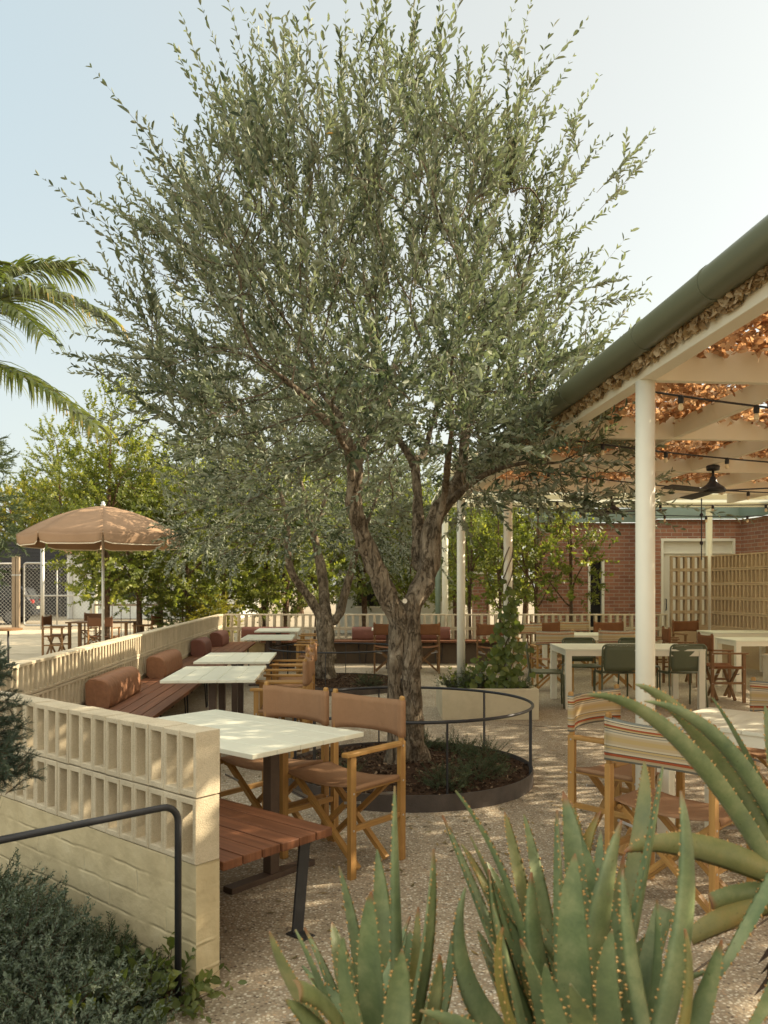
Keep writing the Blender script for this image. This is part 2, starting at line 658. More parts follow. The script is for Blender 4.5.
za = mapr(sepw.outputs['Z'], .62, .92, 0, FILL_TOP)
yb = mapr(sepw.outputs['Y'], -.15, -.8, 0, FILL_BACK)
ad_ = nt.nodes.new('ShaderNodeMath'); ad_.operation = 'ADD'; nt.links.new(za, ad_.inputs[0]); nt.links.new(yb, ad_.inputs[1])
xg0 = mapr(sepw.outputs['X'], -.55, .18, 0, 1)
zg = mapr(sepw.outputs['Z'], .0, .55, .75, 0)
xm = nt.nodes.new('ShaderNodeMath'); xm.operation = 'ADD'; xm.use_clamp = True
nt.links.new(xg0, xm.inputs[0]); nt.links.new(zg, xm.inputs[1])
xg = xm.outputs[0]
veil = nt.nodes.new('ShaderNodeMixRGB'); nt.links.new(xg, veil.inputs['Fac'])
veil.inputs['Color1'].default_value = (*[c / SKY_STRENGTH / 2 ** EXPOSURE for c in VEIL_L], 1)
veil.inputs['Color2'].default_value = (*[c / SKY_STRENGTH / 2 ** EXPOSURE for c in VEIL_R], 1)
mixw = nt.nodes.new('ShaderNodeMixRGB'); mixw.inputs['Fac'].default_value = VEIL
nt.links.new(tint.outputs[0], mixw.inputs['Color1']); nt.links.new(veil.outputs[0], mixw.inputs['Color2'])
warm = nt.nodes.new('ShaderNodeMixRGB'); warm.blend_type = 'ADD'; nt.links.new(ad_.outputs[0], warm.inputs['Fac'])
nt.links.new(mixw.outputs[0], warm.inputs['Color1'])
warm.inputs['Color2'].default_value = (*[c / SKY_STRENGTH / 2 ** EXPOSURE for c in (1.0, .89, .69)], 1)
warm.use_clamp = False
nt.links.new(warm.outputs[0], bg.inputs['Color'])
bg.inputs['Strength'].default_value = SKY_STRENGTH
sl = bpy.data.lights.new('sun', 'SUN'); sl.energy = SUN_ENERGY; sl.angle = math.radians(.5); sl.color = (1, .86, .64)
so = bpy.data.objects.new('sun', sl); C.objects.link(so)
sd = Vector((math.sin(SUN_AZ) * math.cos(SUN_EL), math.cos(SUN_AZ) * math.cos(SUN_EL), math.sin(SUN_EL)))
so.rotation_euler = sd.to_track_quat('Z', 'Y').to_euler()
so.location = sd * 40
vs = scene.view_settings
vs.view_transform = 'Standard'; vs.look = 'None'; vs.gamma = 1; vs.exposure = EXPOSURE
scene.cycles.max_bounces = 8; scene.cycles.diffuse_bounces = 4; scene.cycles.transmission_bounces = 5
scene.cycles.sample_clamp_indirect = 6
scene.cycles.use_denoising = True

# ================================================================ materials
M = {}
M['block'] = mat('breeze block', (.67, .575, .41), .9, .10, 3, .4, 200, fine=.26, spec=.15, stain=.14, cell=.12)
M['block_tan'] = mat('tan breeze block', (.53, .39, .24), .9, .10, 3, .3, 200, fine=.2, spec=.15, cell=.10)
M['oakwood'] = wood('golden teak', (.50, .285, .085), (.33, .165, .045), .55)
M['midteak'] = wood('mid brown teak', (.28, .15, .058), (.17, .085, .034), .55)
M['darkteak'] = wood('dark teak', (.30, .16, .06), (.19, .095, .035), .6)
M['merbau'] = wood('red brown decking', (.245, .100, .046), (.11, .042, .019), .55, .25)
M['canvas'] = mat('tan canvas', (.325, .185, .10), .9, .08, 9, .25, 900, spec=.1, fine=.15, crease=.35)
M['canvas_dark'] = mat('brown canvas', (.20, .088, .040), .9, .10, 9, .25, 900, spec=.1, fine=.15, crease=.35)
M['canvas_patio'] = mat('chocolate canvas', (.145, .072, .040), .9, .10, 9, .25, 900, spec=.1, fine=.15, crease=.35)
M['leather'] = mat('terracotta upholstery', (.28, .135, .07), .6, .14, 14, .3, 26, spec=.3, fine=.12, crease=.5)
M['leather_red'] = mat('oxblood upholstery', (.175, .068, .045), .6, .14, 14, .3, 26, spec=.3)
M['tabletop'] = mat('pale enamel', (.73, .715, .57), .42, .03, 7, .05, 60, spec=.4)
M['tableleg'] = mat('bronze steel', (.085, .055, .038), .5, .15, 20, .1, 200, spec=.4)
M['black'] = mat('black steel', (.022, .022, .024), .45, .2, 30, .12, 300, spec=.5)
M['steel_edge'] = mat('weathered steel edging', (.07, .055, .045), .65, .3, 10, .2, 90, spec=.4)
M['cream'] = mat('cream paint', (.78, .735, .58), .5, .035, 4, .06, 60, spec=.35)
M['cream_col'] = mat('cream post paint', (.82, .79, .645), .45, .03, 4, .05, 60, spec=.4)
M['gutter'] = mat('olive green paint', (.125, .135, .082), .38, .06, 3, .03, 40, spec=.5)
M['greenmetal'] = mat('bottle green powdercoat', (.105, .118, .066), .42, .06, 8, .03, 90, spec=.45)
M['umbrella'] = mat('caramel umbrella canvas', (.33, .215, .135), .9, .07, 5, .2, 500, spec=.1)
M['white_trim'] = mat('off white piping', (.70, .62, .48), .8, .05, 8)
M['pole'] = mat('pale aluminium', (.62, .62, .58), .4, .05, 8, metal=.3)
M['galv'] = mat('galvanised steel', (.46, .45, .42), .5, .15, 12, metal=.5)
M['soil'] = mat('bark mulch', (.062, .036, .021), .95, .55, 60, 1.0, 70, spec=.1, fine=.4)
M['planter'] = mat('cream planter render', (.60, .525, .36), .85, .06, 4, .2, 120, spec=.2, stain=.12)
M['bulb'] = mat('warm glass bulb', (.85, .72, .48), .15, .05, 10, spec=.6)
M['oldwood'] = wood('weathered post timber', (.40, .31, .22), (.26, .20, .14), .8, .2)
M['white_bldg'] = mat('white render', (.66, .66, .60), .85, .05, 1.5, .1, 30, spec=.2, stain=.1)
M['dark_clad'] = mat('dark cladding', (.022, .022, .024), .6, .2, 2)
M['green_trim'] = mat('sage green fascia', (.20, .255, .195), .5, .06, 4)
M['door_white'] = mat('ivory door paint', (.68, .65, .53), .5, .03, 3)
M['grey_box'] = mat('grey metal cabinet', (.40, .41, .39), .5, .05, 6)
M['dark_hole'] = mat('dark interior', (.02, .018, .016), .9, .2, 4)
M['roof_metal'] = mat('pale roof sheet', (.55, .57, .55), .45, .05, 2)
M['bench_white'] = mat('pale grey metal', (.52, .52, .47), .45, .04, 8)


def sloppy_block_mat():
    m, nt, b, out = newmat('painted blockwork')
    tc = N(nt, 'ShaderNodeTexCoord')
    wv = N(nt, 'ShaderNodeTexNoise'); wv.inputs['Scale'].default_value = 5; wv.inputs['Detail'].default_value = 2
    nt.links.new(tc.outputs['UV'], wv.inputs['Vector'])
    mv = N(nt, 'ShaderNodeMixRGB'); mv.inputs['Fac'].default_value = .022
    nt.links.new(tc.outputs['UV'], mv.inputs['Color1']); nt.links.new(wv.outputs['Color'], mv.inputs['Color2'])
    br = N(nt, 'ShaderNodeTexBrick')
    br.inputs['Scale'].default_value = 1
    br.inputs['Brick Width'].default_value = .39; br.inputs['Row Height'].default_value = .097
    br.inputs['Mortar Size'].default_value = .010; br.inputs['Mortar Smooth'].default_value = 1.0
    nt.links.new(mv.outputs[0], br.inputs['Vector'])
    no = N(nt, 'ShaderNodeTexNoise'); no.inputs['Scale'].default_value = 9; no.inputs['Detail'].default_value = 6
    nt.links.new(tc.outputs['UV'], no.inputs['Vector'])
    r = ramp(nt, [(.3, (.46, .375, .22)), (.55, (.54, .445, .265)), (.75, (.575, .485, .305))])
    nt.links.new(no.outputs['Fac'], r.inputs[0]); nt.links.new(r.outputs[0], b.inputs['Base Color'])
    b.inputs['Roughness'].default_value = .8; b.inputs['Specular IOR Level'].default_value = .25
    b1 = N(nt, 'ShaderNodeBump'); b1.inputs['Strength'].default_value = .6; b1.inputs['Distance'].default_value = .008
    b1.invert = False
    nm_ = N(nt, 'ShaderNodeTexNoise'); nm_.inputs['Scale'].default_value = 4.5; nm_.inputs['Detail'].default_value = 3
    nt.links.new(tc.outputs['UV'], nm_.inputs['Vector'])
    mr_ = ramp(nt, [(.40, (.08, .08, .08)), (.62, (1, 1, 1))]); nt.links.new(nm_.outputs['Fac'], mr_.inputs[0])
    mm_ = N(nt, 'ShaderNodeMath', operation='MULTIPLY'); nt.links.new(br.outputs['Fac'], mm_.inputs[0]); nt.links.new(mr_.outputs[0], mm_.inputs[1])
    nt.links.new(mm_.outputs[0], b1.inputs['Height'])
    b2 = N(nt, 'ShaderNodeBump'); b2.inputs['Strength'].default_value = .6; b2.inputs['Distance'].default_value = .012
    n2 = N(nt, 'ShaderNodeTexNoise'); n2.inputs['Scale'].default_value = 16; n2.inputs['Detail'].default_value = 5
    nt.links.new(tc.outputs['UV'], n2.inputs['Vector'])
    nt.links.new(n2.outputs['Fac'], b2.inputs['Height'])
    nt.links.new(b1.outputs[0], b2.inputs['Normal']); nt.links.new(b2.outputs[0], b.inputs['Normal'])
    return m


def brick_mat():
    m, nt, b, out = newmat('red brickwork')
    tc = N(nt, 'ShaderNodeTexCoord')
    br = N(nt, 'ShaderNodeTexBrick')
    br.inputs['Scale'].default_value = 1
    br.inputs['Brick Width'].default_value = .24; br.inputs['Row Height'].default_value = .086
    br.inputs['Mortar Size'].default_value = .007; br.inputs['Mortar Smooth'].default_value = .2
    br.inputs['Bias'].default_value = 0
    br.inputs['Color1'].default_value = (.45, .21, .12, 1); br.inputs['Color2'].default_value = (.31, .135, .082, 1)
    br.inputs['Mortar'].default_value = (.46, .39, .31, 1)
    nt.links.new(tc.outputs['UV'], br.inputs['Vector'])
    no = N(nt, 'ShaderNodeTexNoise'); no.inputs['Scale'].default_value = 3; no.inputs['Detail'].default_value = 6
    nt.links.new(tc.outputs['UV'], no.inputs['Vector'])
    mx = N(nt, 'ShaderNodeMixRGB', blend_type='MULTIPLY'); mx.inputs['Fac'].default_value = 1
    r = ramp(nt, [(.3, (.8, .8, .8)), (.7, (1, 1, 1))])
    nt.links.new(no.outputs['Fac'], r.inputs[0])
    nt.links.new(br.outputs['Color'], mx.inputs['Color1']); nt.links.new(r.outputs[0], mx.inputs['Color2'])
    nt.links.new(mx.outputs[0], b.inputs['Base Color'])
    b.inputs['Roughness'].default_value = .9
    bp = N(nt, 'ShaderNodeBump'); bp.invert = True; bp.inputs['Distance'].default_value = .006; bp.inputs['Strength'].default_value = .7
    nt.links.new(br.outputs['Fac'], bp.inputs['Height']); nt.links.new(bp.outputs[0], b.inputs['Normal'])
    return m


def aggregate_mat():
    m, nt, b, out = newmat('exposed aggregate concrete')
    tc = N(nt, 'ShaderNodeTexCoord')
    wn = N(nt, 'ShaderNodeTexNoise'); wn.inputs['Scale'].default_value = 60; wn.inputs['Detail'].default_value = 2
    nt.links.new(tc.outputs['Object'], wn.inputs['Vector'])
    mv = N(nt, 'ShaderNodeMixRGB'); mv.inputs['Fac'].default_value = .012
    nt.links.new(tc.outputs['Object'], mv.inputs['Color1']); nt.links.new(wn.outputs['Color'], mv.inputs['Color2'])
    vo = N(nt, 'ShaderNodeTexVoronoi'); vo.inputs['Scale'].default_value = 80; vo.inputs['Randomness'].default_value = 1
    nt.links.new(mv.outputs[0], vo.inputs['Vector'])
    sep = N(nt, 'ShaderNodeSeparateColor')
    nt.links.new(vo.outputs['Color'], sep.inputs[0])
    k = AGG
    r = ramp(nt, [(0, sc((.335, .285, .205), k)), (.22, sc((.47, .42, .315), k)), (.4, sc((.25, .20, .14), k)), (.52, sc((.57, .525, .42), k)),
                  (.66, sc((.36, .305, .225), k)), (.8, sc((.11, .085, .062), k)), (.88, sc((.38, .275, .175), k)), (.96, sc((.62, .57, .47), k))], 'CONSTANT')
    nt.links.new(sep.outputs[0], r.inputs[0])
    dr = ramp(nt, [(.28, (0, 0, 0)), (.62, (1, 1, 1))])
    vm = N(nt, 'ShaderNodeMath', operation='MULTIPLY'); vm.inputs[1].default_value = 1.0
    nt.links.new(vo.outputs['Distance'], vm.inputs[0]); nt.links.new(vm.outputs[0], dr.inputs[0])
    mx = N(nt, 'ShaderNodeMixRGB')
    nt.links.new(dr.outputs[0], mx.inputs['Fac'])
    nt.links.new(r.outputs[0], mx.inputs['Color1']); mx.inputs['Color2'].default_value = (.27 * k, .215 * k, .145 * k, 1)
    big = N(nt, 'ShaderNodeTexNoise'); big.inputs['Scale'].default_value = 1.1; big.inputs['Detail'].default_value = 7; big.inputs['Roughness'].default_value = .7
    nt.links.new(tc.outputs['Object'], big.inputs['Vector'])
    br = ramp(nt, [(.3, (.72, .71, .69)), (.5, (.94, .94, .94)), (.68, (1.08, 1.07, 1.05))])
    nt.links.new(big.outputs['Fac'], br.inputs[0])
    m2 = N(nt, 'ShaderNodeMixRGB', blend_type='MULTIPLY'); m2.inputs['Fac'].default_value = 1
    nt.links.new(mx.outputs[0], m2.inputs['Color1']); nt.links.new(br.outputs[0], m2.inputs['Color2'])
    nt.links.new(m2.outputs[0], b.inputs['Base Color'])
    b.inputs['Roughness'].default_value = .75; b.inputs['Specular IOR Level'].default_value = .3
    bp = N(nt, 'ShaderNodeBump'); bp.invert = True; bp.inputs['Strength'].default_value = .8; bp.inputs['Distance'].default_value = .004
    nt.links.new(vo.outputs['Distance'], bp.inputs['Height']); nt.links.new(bp.outputs[0], b.inputs['Normal'])
    return m


def stripe_mat():
    m, nt, b, out = newmat('striped canvas')
    tc = N(nt, 'ShaderNodeTexCoord')
    sp = N(nt, 'ShaderNodeSeparateXYZ')
    nt.links.new(tc.outputs['UV'], sp.inputs[0])
    cr, tn, rd, dk, ms, gr = (.52, .43, .29), (.46, .345, .20), (.33, .085, .035), (.045, .045, .045), (.46, .33, .15), (.20, .20, .165)
    st = [(0, gr), (.045, cr), (.075, tn), (.11, rd), (.17, dk), (.185, cr), (.23, tn), (.27, gr), (.285, ms), (.34, dk), (.355, cr), (.40, tn), (.47, ms), (.58, tn),
          (.64, cr), (.68, gr), (.70, cr), (.745, dk), (.762, ms), (.80, rd), (.845, cr), (.875, tn), (.91, dk), (.925, cr), (.955, gr)]
    r = ramp(nt, st, 'CONSTANT')
    nt.links.new(sp.outputs['Y'], r.inputs[0])
    nt.links.new(r.outputs[0], b.inputs['Base Color'])
    b.inputs['Roughness'].default_value = .9; b.inputs['Specular IOR Level'].default_value = .1
    return m


def bark_mat(name, c1, c2, c3, s=1.0):
    m, nt, b, out = newmat(name)
    tc = N(nt, 'ShaderNodeTexCoord')
    mp = N(nt, 'ShaderNodeMapping'); mp.inputs['Scale'].default_value = (1, 1, .32)
    nt.links.new(tc.outputs['Object'], mp.inputs['Vector'])

    def nz(vec, scale, det, rough, dist=0.):
        n = N(nt, 'ShaderNodeTexNoise'); n.inputs['Scale'].default_value = scale * s; n.inputs['Detail'].default_value = det
        n.inputs['Roughness'].default_value = rough; n.inputs['Distortion'].default_value = dist
        nt.links.new(vec, n.inputs['Vector'])
        return n
    fine = nz(mp.outputs[0], 34, 8, .68, .8)
    patch = nz(tc.outputs['Object'], 6, 6, .7)
    ad = N(nt, 'ShaderNodeMath', operation='ADD'); nt.links.new(fine.outputs['Fac'], ad.inputs[0]); nt.links.new(patch.outputs['Fac'], ad.inputs[1])
    hf = N(nt, 'ShaderNodeMath', operation='MULTIPLY'); hf.inputs[1].default_value = .5; nt.links.new(ad.outputs[0], hf.inputs[0])
    r = ramp(nt, [(.36, c2), (.5, c1), (.63, c3)]); nt.links.new(hf.outputs[0], r.inputs[0])
    # cracks: narrow dark lines where a stretched noise crosses its middle value
    cn = nz(mp.outputs[0], 15, 5, .6, .6)
    sb = N(nt, 'ShaderNodeMath', operation='SUBTRACT'); sb.inputs[1].default_value = .5; nt.links.new(cn.outputs['Fac'], sb.inputs[0])
    ab = N(nt, 'ShaderNodeMath', operation='ABSOLUTE'); nt.links.new(sb.outputs[0], ab.inputs[0])
    cr = ramp(nt, [(.0, (.42, .40, .38)), (.016, (.72, .70, .68)), (.042, (1, 1, 1))]); nt.links.new(ab.outputs[0], cr.inputs[0])
    mx = N(nt, 'ShaderNodeMixRGB', blend_type='MULTIPLY'); mx.inputs['Fac'].default_value = 1
    nt.links.new(r.outputs[0], mx.inputs['Color1']); nt.links.new(cr.outputs[0], mx.inputs['Color2'])
    nt.links.new(mx.outputs[0], b.inputs['Base Color'])
    b.inputs['Roughness'].default_value = .9; b.inputs['Specular IOR Level'].default_value = .15
    b0 = N(nt, 'ShaderNodeBump'); b0.inputs['Strength'].default_value = 1.0; b0.inputs['Distance'].default_value = .018
    nt.links.new(cr.outputs[0], b0.inputs['Height'])
    bp = N(nt, 'ShaderNodeBump'); bp.inputs['Strength'].default_value = 1.0; bp.inputs['Distance'].default_value = .028
    nt.links.new(fine.outputs['Fac'], bp.inputs['Height']); nt.links.new(b0.outputs[0], bp.inputs['Normal'])
    nt.links.new(bp.outputs[0], b.inputs['Normal'])
    return m


M['painted_block'] = sloppy_block_mat()
M['brick'] = brick_mat()
M['aggregate'] = aggregate_mat()
M['stripes'] = stripe_mat()
M['olive_bark'] = bark_mat('olive bark', (.215, .168, .113), (.085, .064, .043), (.38, .315, .228))
M['young_bark'] = bark_mat('young bark', (.16, .10, .06), (.07, .04, .025), (.26, .18, .12), 1.5)
M['olive_leaf'] = leafmat('olive leaves', [(0, (.032, .047, .028)), (.3, (.062, .080, .046)), (.6, (.125, .146, .088)), (.8, (.20, .22, .14)), (.982, (.28, .30, .20)), (.992, (.45, .21, .03))],
                          under=(.36, .38, .28), transl=.25, rough=.6, spec=.22, tcol=(1.55, 1.7, 1.1))
M['hedge_leaf'] = leafmat('bright broad leaves', [(0, (.055, .080, .020)), (.4, (.125, .152, .034)), (.8, (.22, .24, .055)), (1, (.37, .35, .10))], transl=.42, rough=.45, spec=.4)
M['dark_leaf'] = leafmat('dark glossy leaves', [(0, (.042, .064, .019)), (.5, (.088, .115, .030)), (1, (.17, .185, .05))], transl=.38, rough=.4, spec=.45)
M['yellow_leaf'] = leafmat('yellow green leaves', [(0, (.12, .13, .02)), (.5, (.22, .21, .03)), (1, (.34, .29, .05))], transl=.45, rough=.5)
M['grey_leaf'] = leafmat('grey green shrub leaves', [(0, (.062, .088, .058)), (.5, (.115, .148, .10)), (1, (.22, .255, .19))], transl=.15, rough=.6, spec=.3)
M['rosemary_leaf'] = leafmat('dark needle leaves', [(0, (.035, .055, .026)), (.5, (.065, .09, .042)), (1, (.12, .145, .08))], transl=.15, rough=.55, spec=.3)
M['juniper_leaf'] = leafmat('fine grey green needles', [(0, (.03, .045, .030)), (.5, (.055, .078, .055)), (1, (.10, .13, .095))], transl=.15, rough=.6, spec=.25)
M['palm_leaf'] = leafmat('palm leaflets', [(0, (.045, .068, .020)), (.5, (.095, .118, .034)), (.9, (.15, .165, .055)), (1, (.34, .22, .05))], transl=.35, rough=.4, spec=.45)
M['vine_leaf'] = leafmat('vine leaves', [(0, (.06, .085, .022)), (.5, (.11, .145, .035)), (1, (.21, .235, .065))], transl=.3, rough=.45, spec=.4)
M['net_edge'] = leafmat('pale dried leaf net', [(0, (.30, .21, .11)), (.4, (.44, .34, .20)), (1, (.60, .50, .33))], transl=.25, rough=.75, spec=.2, tcol=(1.4, 1.1, .7))
M['net_leaf'] = leafmat('dried brown leaf net', [(0, (.25, .15, .08)), (.4, (.42, .29, .17)), (.8, (.55, .42, .27)), (1, (.62, .52, .36))], transl=.42, rough=.75, spec=.2, tcol=(1.35, 1.0, .72))

# ================================================================ ground
g = MB(); S = 400
g.poly([(-S, -S, -.012), (S, -S, -.012), (S, S, -.012), (-S, S, -.012)], [(0, 1, 2, 3)])
struct(g.build('ground', mat('sandy ground', (.30, .245, .165), .95, .15, .4, .2, 40)), 'pale sandy ground stretching off behind the courtyard')
# wall layout
CB = Vector((-.618, 3.07, 0)); UF = Vector((-.763, .6465, 0)); NF = Vector((.6465, .763, 0)); TH = .113     # front wall: inner corner, direction, inward normal
YB = 16.6


def XL(Y):
    return -2.52 - .067 * (Y - 5.39)


UL = Vector((-.067, 1, 0)).normalized()
t_ = (XL(3.07) - CB.x) / (UF.x + .067 * UF.y)
JL = CB + UF * t_                                  # where front wall meets left wall (inner faces)
cy = MB()
pts = [(-.70, 2.99), (JL.x, JL.y), (XL(YB) - .06, YB + .1), (9.6, YB + .1), (9.6, -8), (-3.2, -8), (-3.2, .5), (-1.2, 2.2)]
cy.poly([(x, y, 0) for x, y in pts][::-1], [tuple(range(len(pts)))[::-1]])
struct(cy.build('courtyard', M['aggregate']), 'exposed aggregate concrete paving of the courtyard')
pv = MB()
pp = [(XL(3) - .05, 4.9), (XL(30) - .05, 30), (-30, 30), (-30, 4.9)]
pv.poly([(x, y, -.004) for x, y in pp], [(0, 1, 2, 3)])
struct(pv.build('pavement', mat('buff concrete paving', (.56, .475, .335), .9, .08, 1.2, .15, 90, stain=.18)), 'sunlit buff concrete paving outside the left wall')
# joint lines in the paving outside
pj = MB()
for Y in (12.5, 15.5, 18.5, 21.5, 24.5):
    pj.box(-24, XL(Y) - .1, Y, Y + .03, -.003, .0)
struct(pj.build('pavement_joints', mat('paving joint', (.30, .25, .18), .95)), 'dark joints across the buff paving')
cj = MB()
cj.bar((1.35, 9.0, .001), (9, 4.6, .001), .010, .004)
cj.bar((.2, 2.2, .001), (6.4, 8.2, .001), .008, .004)
struct(cj.build('courtyard_joints', mat('saw cut joint', (.13, .10, .07), .95)), 'saw cut joints in the aggregate paving')
bed = MB()
pp = [(-.70, 2.965), (-.82, 2.78), (-1.25, 2.0), (-1.9, .3), (-6, .3), (-6, 6)] + [(JL.x - .3, JL.y - .1)]
bed.poly([(x, y, .004) for x, y in pp][::-1], [tuple(range(len(pp)))[::-1]])
struct(bed.build('garden_bed', M['soil']), 'dark mulched garden bed at the foot of the block wall')
bed2 = MB()
pp = [(-.35, .3), (2.6, .3), (2.7, 2.0), (1.5, 2.2), (.4, 2.2), (-.3, 1.9)]
bed2.poly([(x, y, .006) for x, y in pp], [tuple(range(len(pp)))])
struct(bed2.build('garden_bed', M['soil']), 'mulched bed under the aloes')


# ================================================================ breeze block walls
def block_wall(name, label, p0, u, n, length, base_h, pitch, rowh, rows, th, blk='block', bas='painted_block'):
    """p0: start at the inner face, u along, n inward normal; the wall body lies on the -n side"""
    root = thing(name, label, 'wall', tuple(p0))
    Z = Vector((0, 0, 1))
    cnt = max(1, int(round(length / pitch)))
    pt = length / cnt
    b = MB()
    for rr in range(rows):
        for k in range(cnt):
            j = Vector((0, 0, 0)) + n * random.uniform(-.0016, .0016) + Z * random.uniform(-.0012, .0012)
            x0, x1 = k * pt + .0006, (k + 1) * pt - .0006
            z0, z1 = base_h + rr * rowh + .003, base_h + (rr + 1) * rowh - .002
            wb, rl = pt * .17, rowh * .095
            ch = .003

            def rect(a0, a1, c0, c1, d):
                return [p0 + u * a + Z * c - n * d + j for a, c in ((a0, c0), (a1, c0), (a1, c1), (a0, c1))]
            R = [rect(x0, x1, z0, z1, ch), rect(x0 + ch, x1 - ch, z0 + ch, z1 - ch, 0),
                 rect(x0 + wb - ch, x1 - wb + ch, z0 + rl - ch, z1 - rl + ch, 0), rect(x0 + wb, x1 - wb, z0 + rl, z1 - rl, ch * 1.5),
                 rect(x0 + wb + .003, x1 - wb - .003, z0 + rl + .003, z1 - rl - .003, th * .5),
                 rect(x0 + wb, x1 - wb, z0 + rl, z1 - rl, th - ch * 1.5), rect(x0 + wb - ch, x1 - wb + ch, z0 + rl - ch, z1 - rl + ch, th),
                 rect(x0 + ch, x1 - ch, z0 + ch, z1 - ch, th), rect(x0, x1, z0, z1, th - ch)]
            pts = [p for r_ in R for p in r_]
            fs = []
            m = len(R)
            for a in range(m):
                c_ = (a + 1) % m
                for q in range(4):
                    q2 = (q + 1) % 4
                    fs.append((a * 4 + q, a * 4 + q2, c_ * 4 + q2, c_ * 4 + q))
            uvc = (random.random(), random.random())
            b.poly([p - p0 for p in pts], fs, [[uvc] * 4] * len(fs))
    o = b.build('breeze_blocks', M[blk], root)
    if base_h > 0:
        d = MB()
        c = p0 + u * length / 2 - n * th / 2 + Z * base_h / 2
        # laid face with uv in metres
        hx, hy, hz = u * (length / 2), n * (th / 2 - .003), Z * (base_h / 2)
        for s in (1, -1):
            P = [c - hx - hz + hy * s, c + hx - hz + hy * s, c + hx + hz + hy * s, c - hx + hz + hy * s]
            d.poly([p - p0 for p in P], [(0, 1, 2, 3) if s < 0 else (3, 2, 1, 0)], [[(0, 0), (length, 0), (length, base_h), (0, base_h)][:: (1 if s < 0 else -1)]])
        for s in (1, -1):
            P = [c + hx * s - hy - hz, c + hx * s + hy - hz, c + hx * s + hy + hz, c + hx * s - hy + hz]
            uo = .2
            d.poly([p - p0 for p in P], [(0, 1, 2, 3)], [[(uo, 0), (uo + th, 0), (uo + th, base_h), (uo, base_h)]])
        P = [c - hx - hy + hz, c + hx - hy + hz, c + hx + hy + hz, c - hx + hy + hz]
        d.poly([p - p0 for p in P], [(0, 1, 2, 3)], [[(.1, .04)] * 4])
        d.build('wall_base', M[bas], root)
    return root


block_wall('block_wall', 'cream breeze block wall with painted base courses behind the black pipe handrail', CB, UF, NF, t_ - .002, .48, .102, .245, 2, TH)
nl = Vector((1, .067, 0)).normalized()
Ls = (Vector((XL(YB), YB, 0)) - JL).length
block_wall('block_wall', 'long sunlit breeze block wall running along the left side behind the bolsters', JL + UL * .09, UL, nl, Ls - .1, .48, .102, .245, 2, TH)
block_wall('block_wall', 'low breeze block wall across the back of the courtyard', Vector((XL(YB) + .01, YB, 0)), Vector((1, 0, 0)), Vector((0, -1, 0)), 9.05, .37, .145, .30, 2, .13)
# tall screen on the right: two panels meeting at a corner
SC = Vector((6.62, YB - .14, 0))
scr = block_wall('block_screen', 'tall five row breeze block screen in the right corner behind the brown chairs', Vector((5.86, YB - .02, 0)), Vector((1, 0, 0)), Vector((0, -1, 0)), .74, .72, .145, .287, 5, .13, 'block_tan', 'block_tan')
us = Vector((.30, -1.9, 0)).normalized(); ns = Vector((-us.y, us.x, 0)) * -1
ns = Vector((us.y, -us.x, 0))
scr2 = block_wall('block_screen', 'x', Vector((6.60, YB - .16, 0)), us, ns, 5.2, .72, .125, .287, 5, .13, 'block_tan', 'block_tan')
off = scr2.location - scr.location
for ch in list(scr2.children):
    ch.parent = scr
    for vtx in ch.data.vertices:
        vtx.co = vtx.co + off
bpy.data.objects.remove(scr2)
pb = MB()
q = Vector((6.60, YB - .16, 0)) + us * 2.02
pb.obox(q + us * .4 + Vector((0, 0, 2.1)) - scr.location + ns * .02, us * .4, ns * .03, Vector((0, 0, .22)))
pb.obox(q + us * .9 + Vector((0, 0, 1.05)) - scr.location + ns * .02, us * .7, ns * .03, Vector((0, 0, .20)))
pb.build('cover_board', M['planter'], scr, bevel=.004)

# ================================================================ handrail
r0 = thing('handrail', 'black pipe handrail with a bent corner in front of the block wall', 'handrail', (-.745, 2.945, 0))
p = MB()
top = .716
A = Vector((-.745, 2.945, 0)); dr = Vector((-.735, -.678, 0)).normalized()
cr_ = []
cr_.append(A.copy()); cr_.append(A + Vector((0, 0, top - .06)))
for k in range(1, 7):
    a = k / 6 * PI / 2
    cr_.append(A + Vector((0, 0, top - .06 + .06 * math.sin(a))) + dr * (.06 - .06 * math.cos(a)))
cr_.append(A + dr * 1.9 + Vector((0, 0, top)))
p.tube(cr_, .0125, 14)
p.build('rail', M['black'], r0, smooth=True, world=True)
p = MB(); B2 = A + dr * 1.86
p.tube([B2, B2 + Vector((0, 0, top))], .0125, 12)
p.build('post', M['black'], r0, smooth=True, world=True)

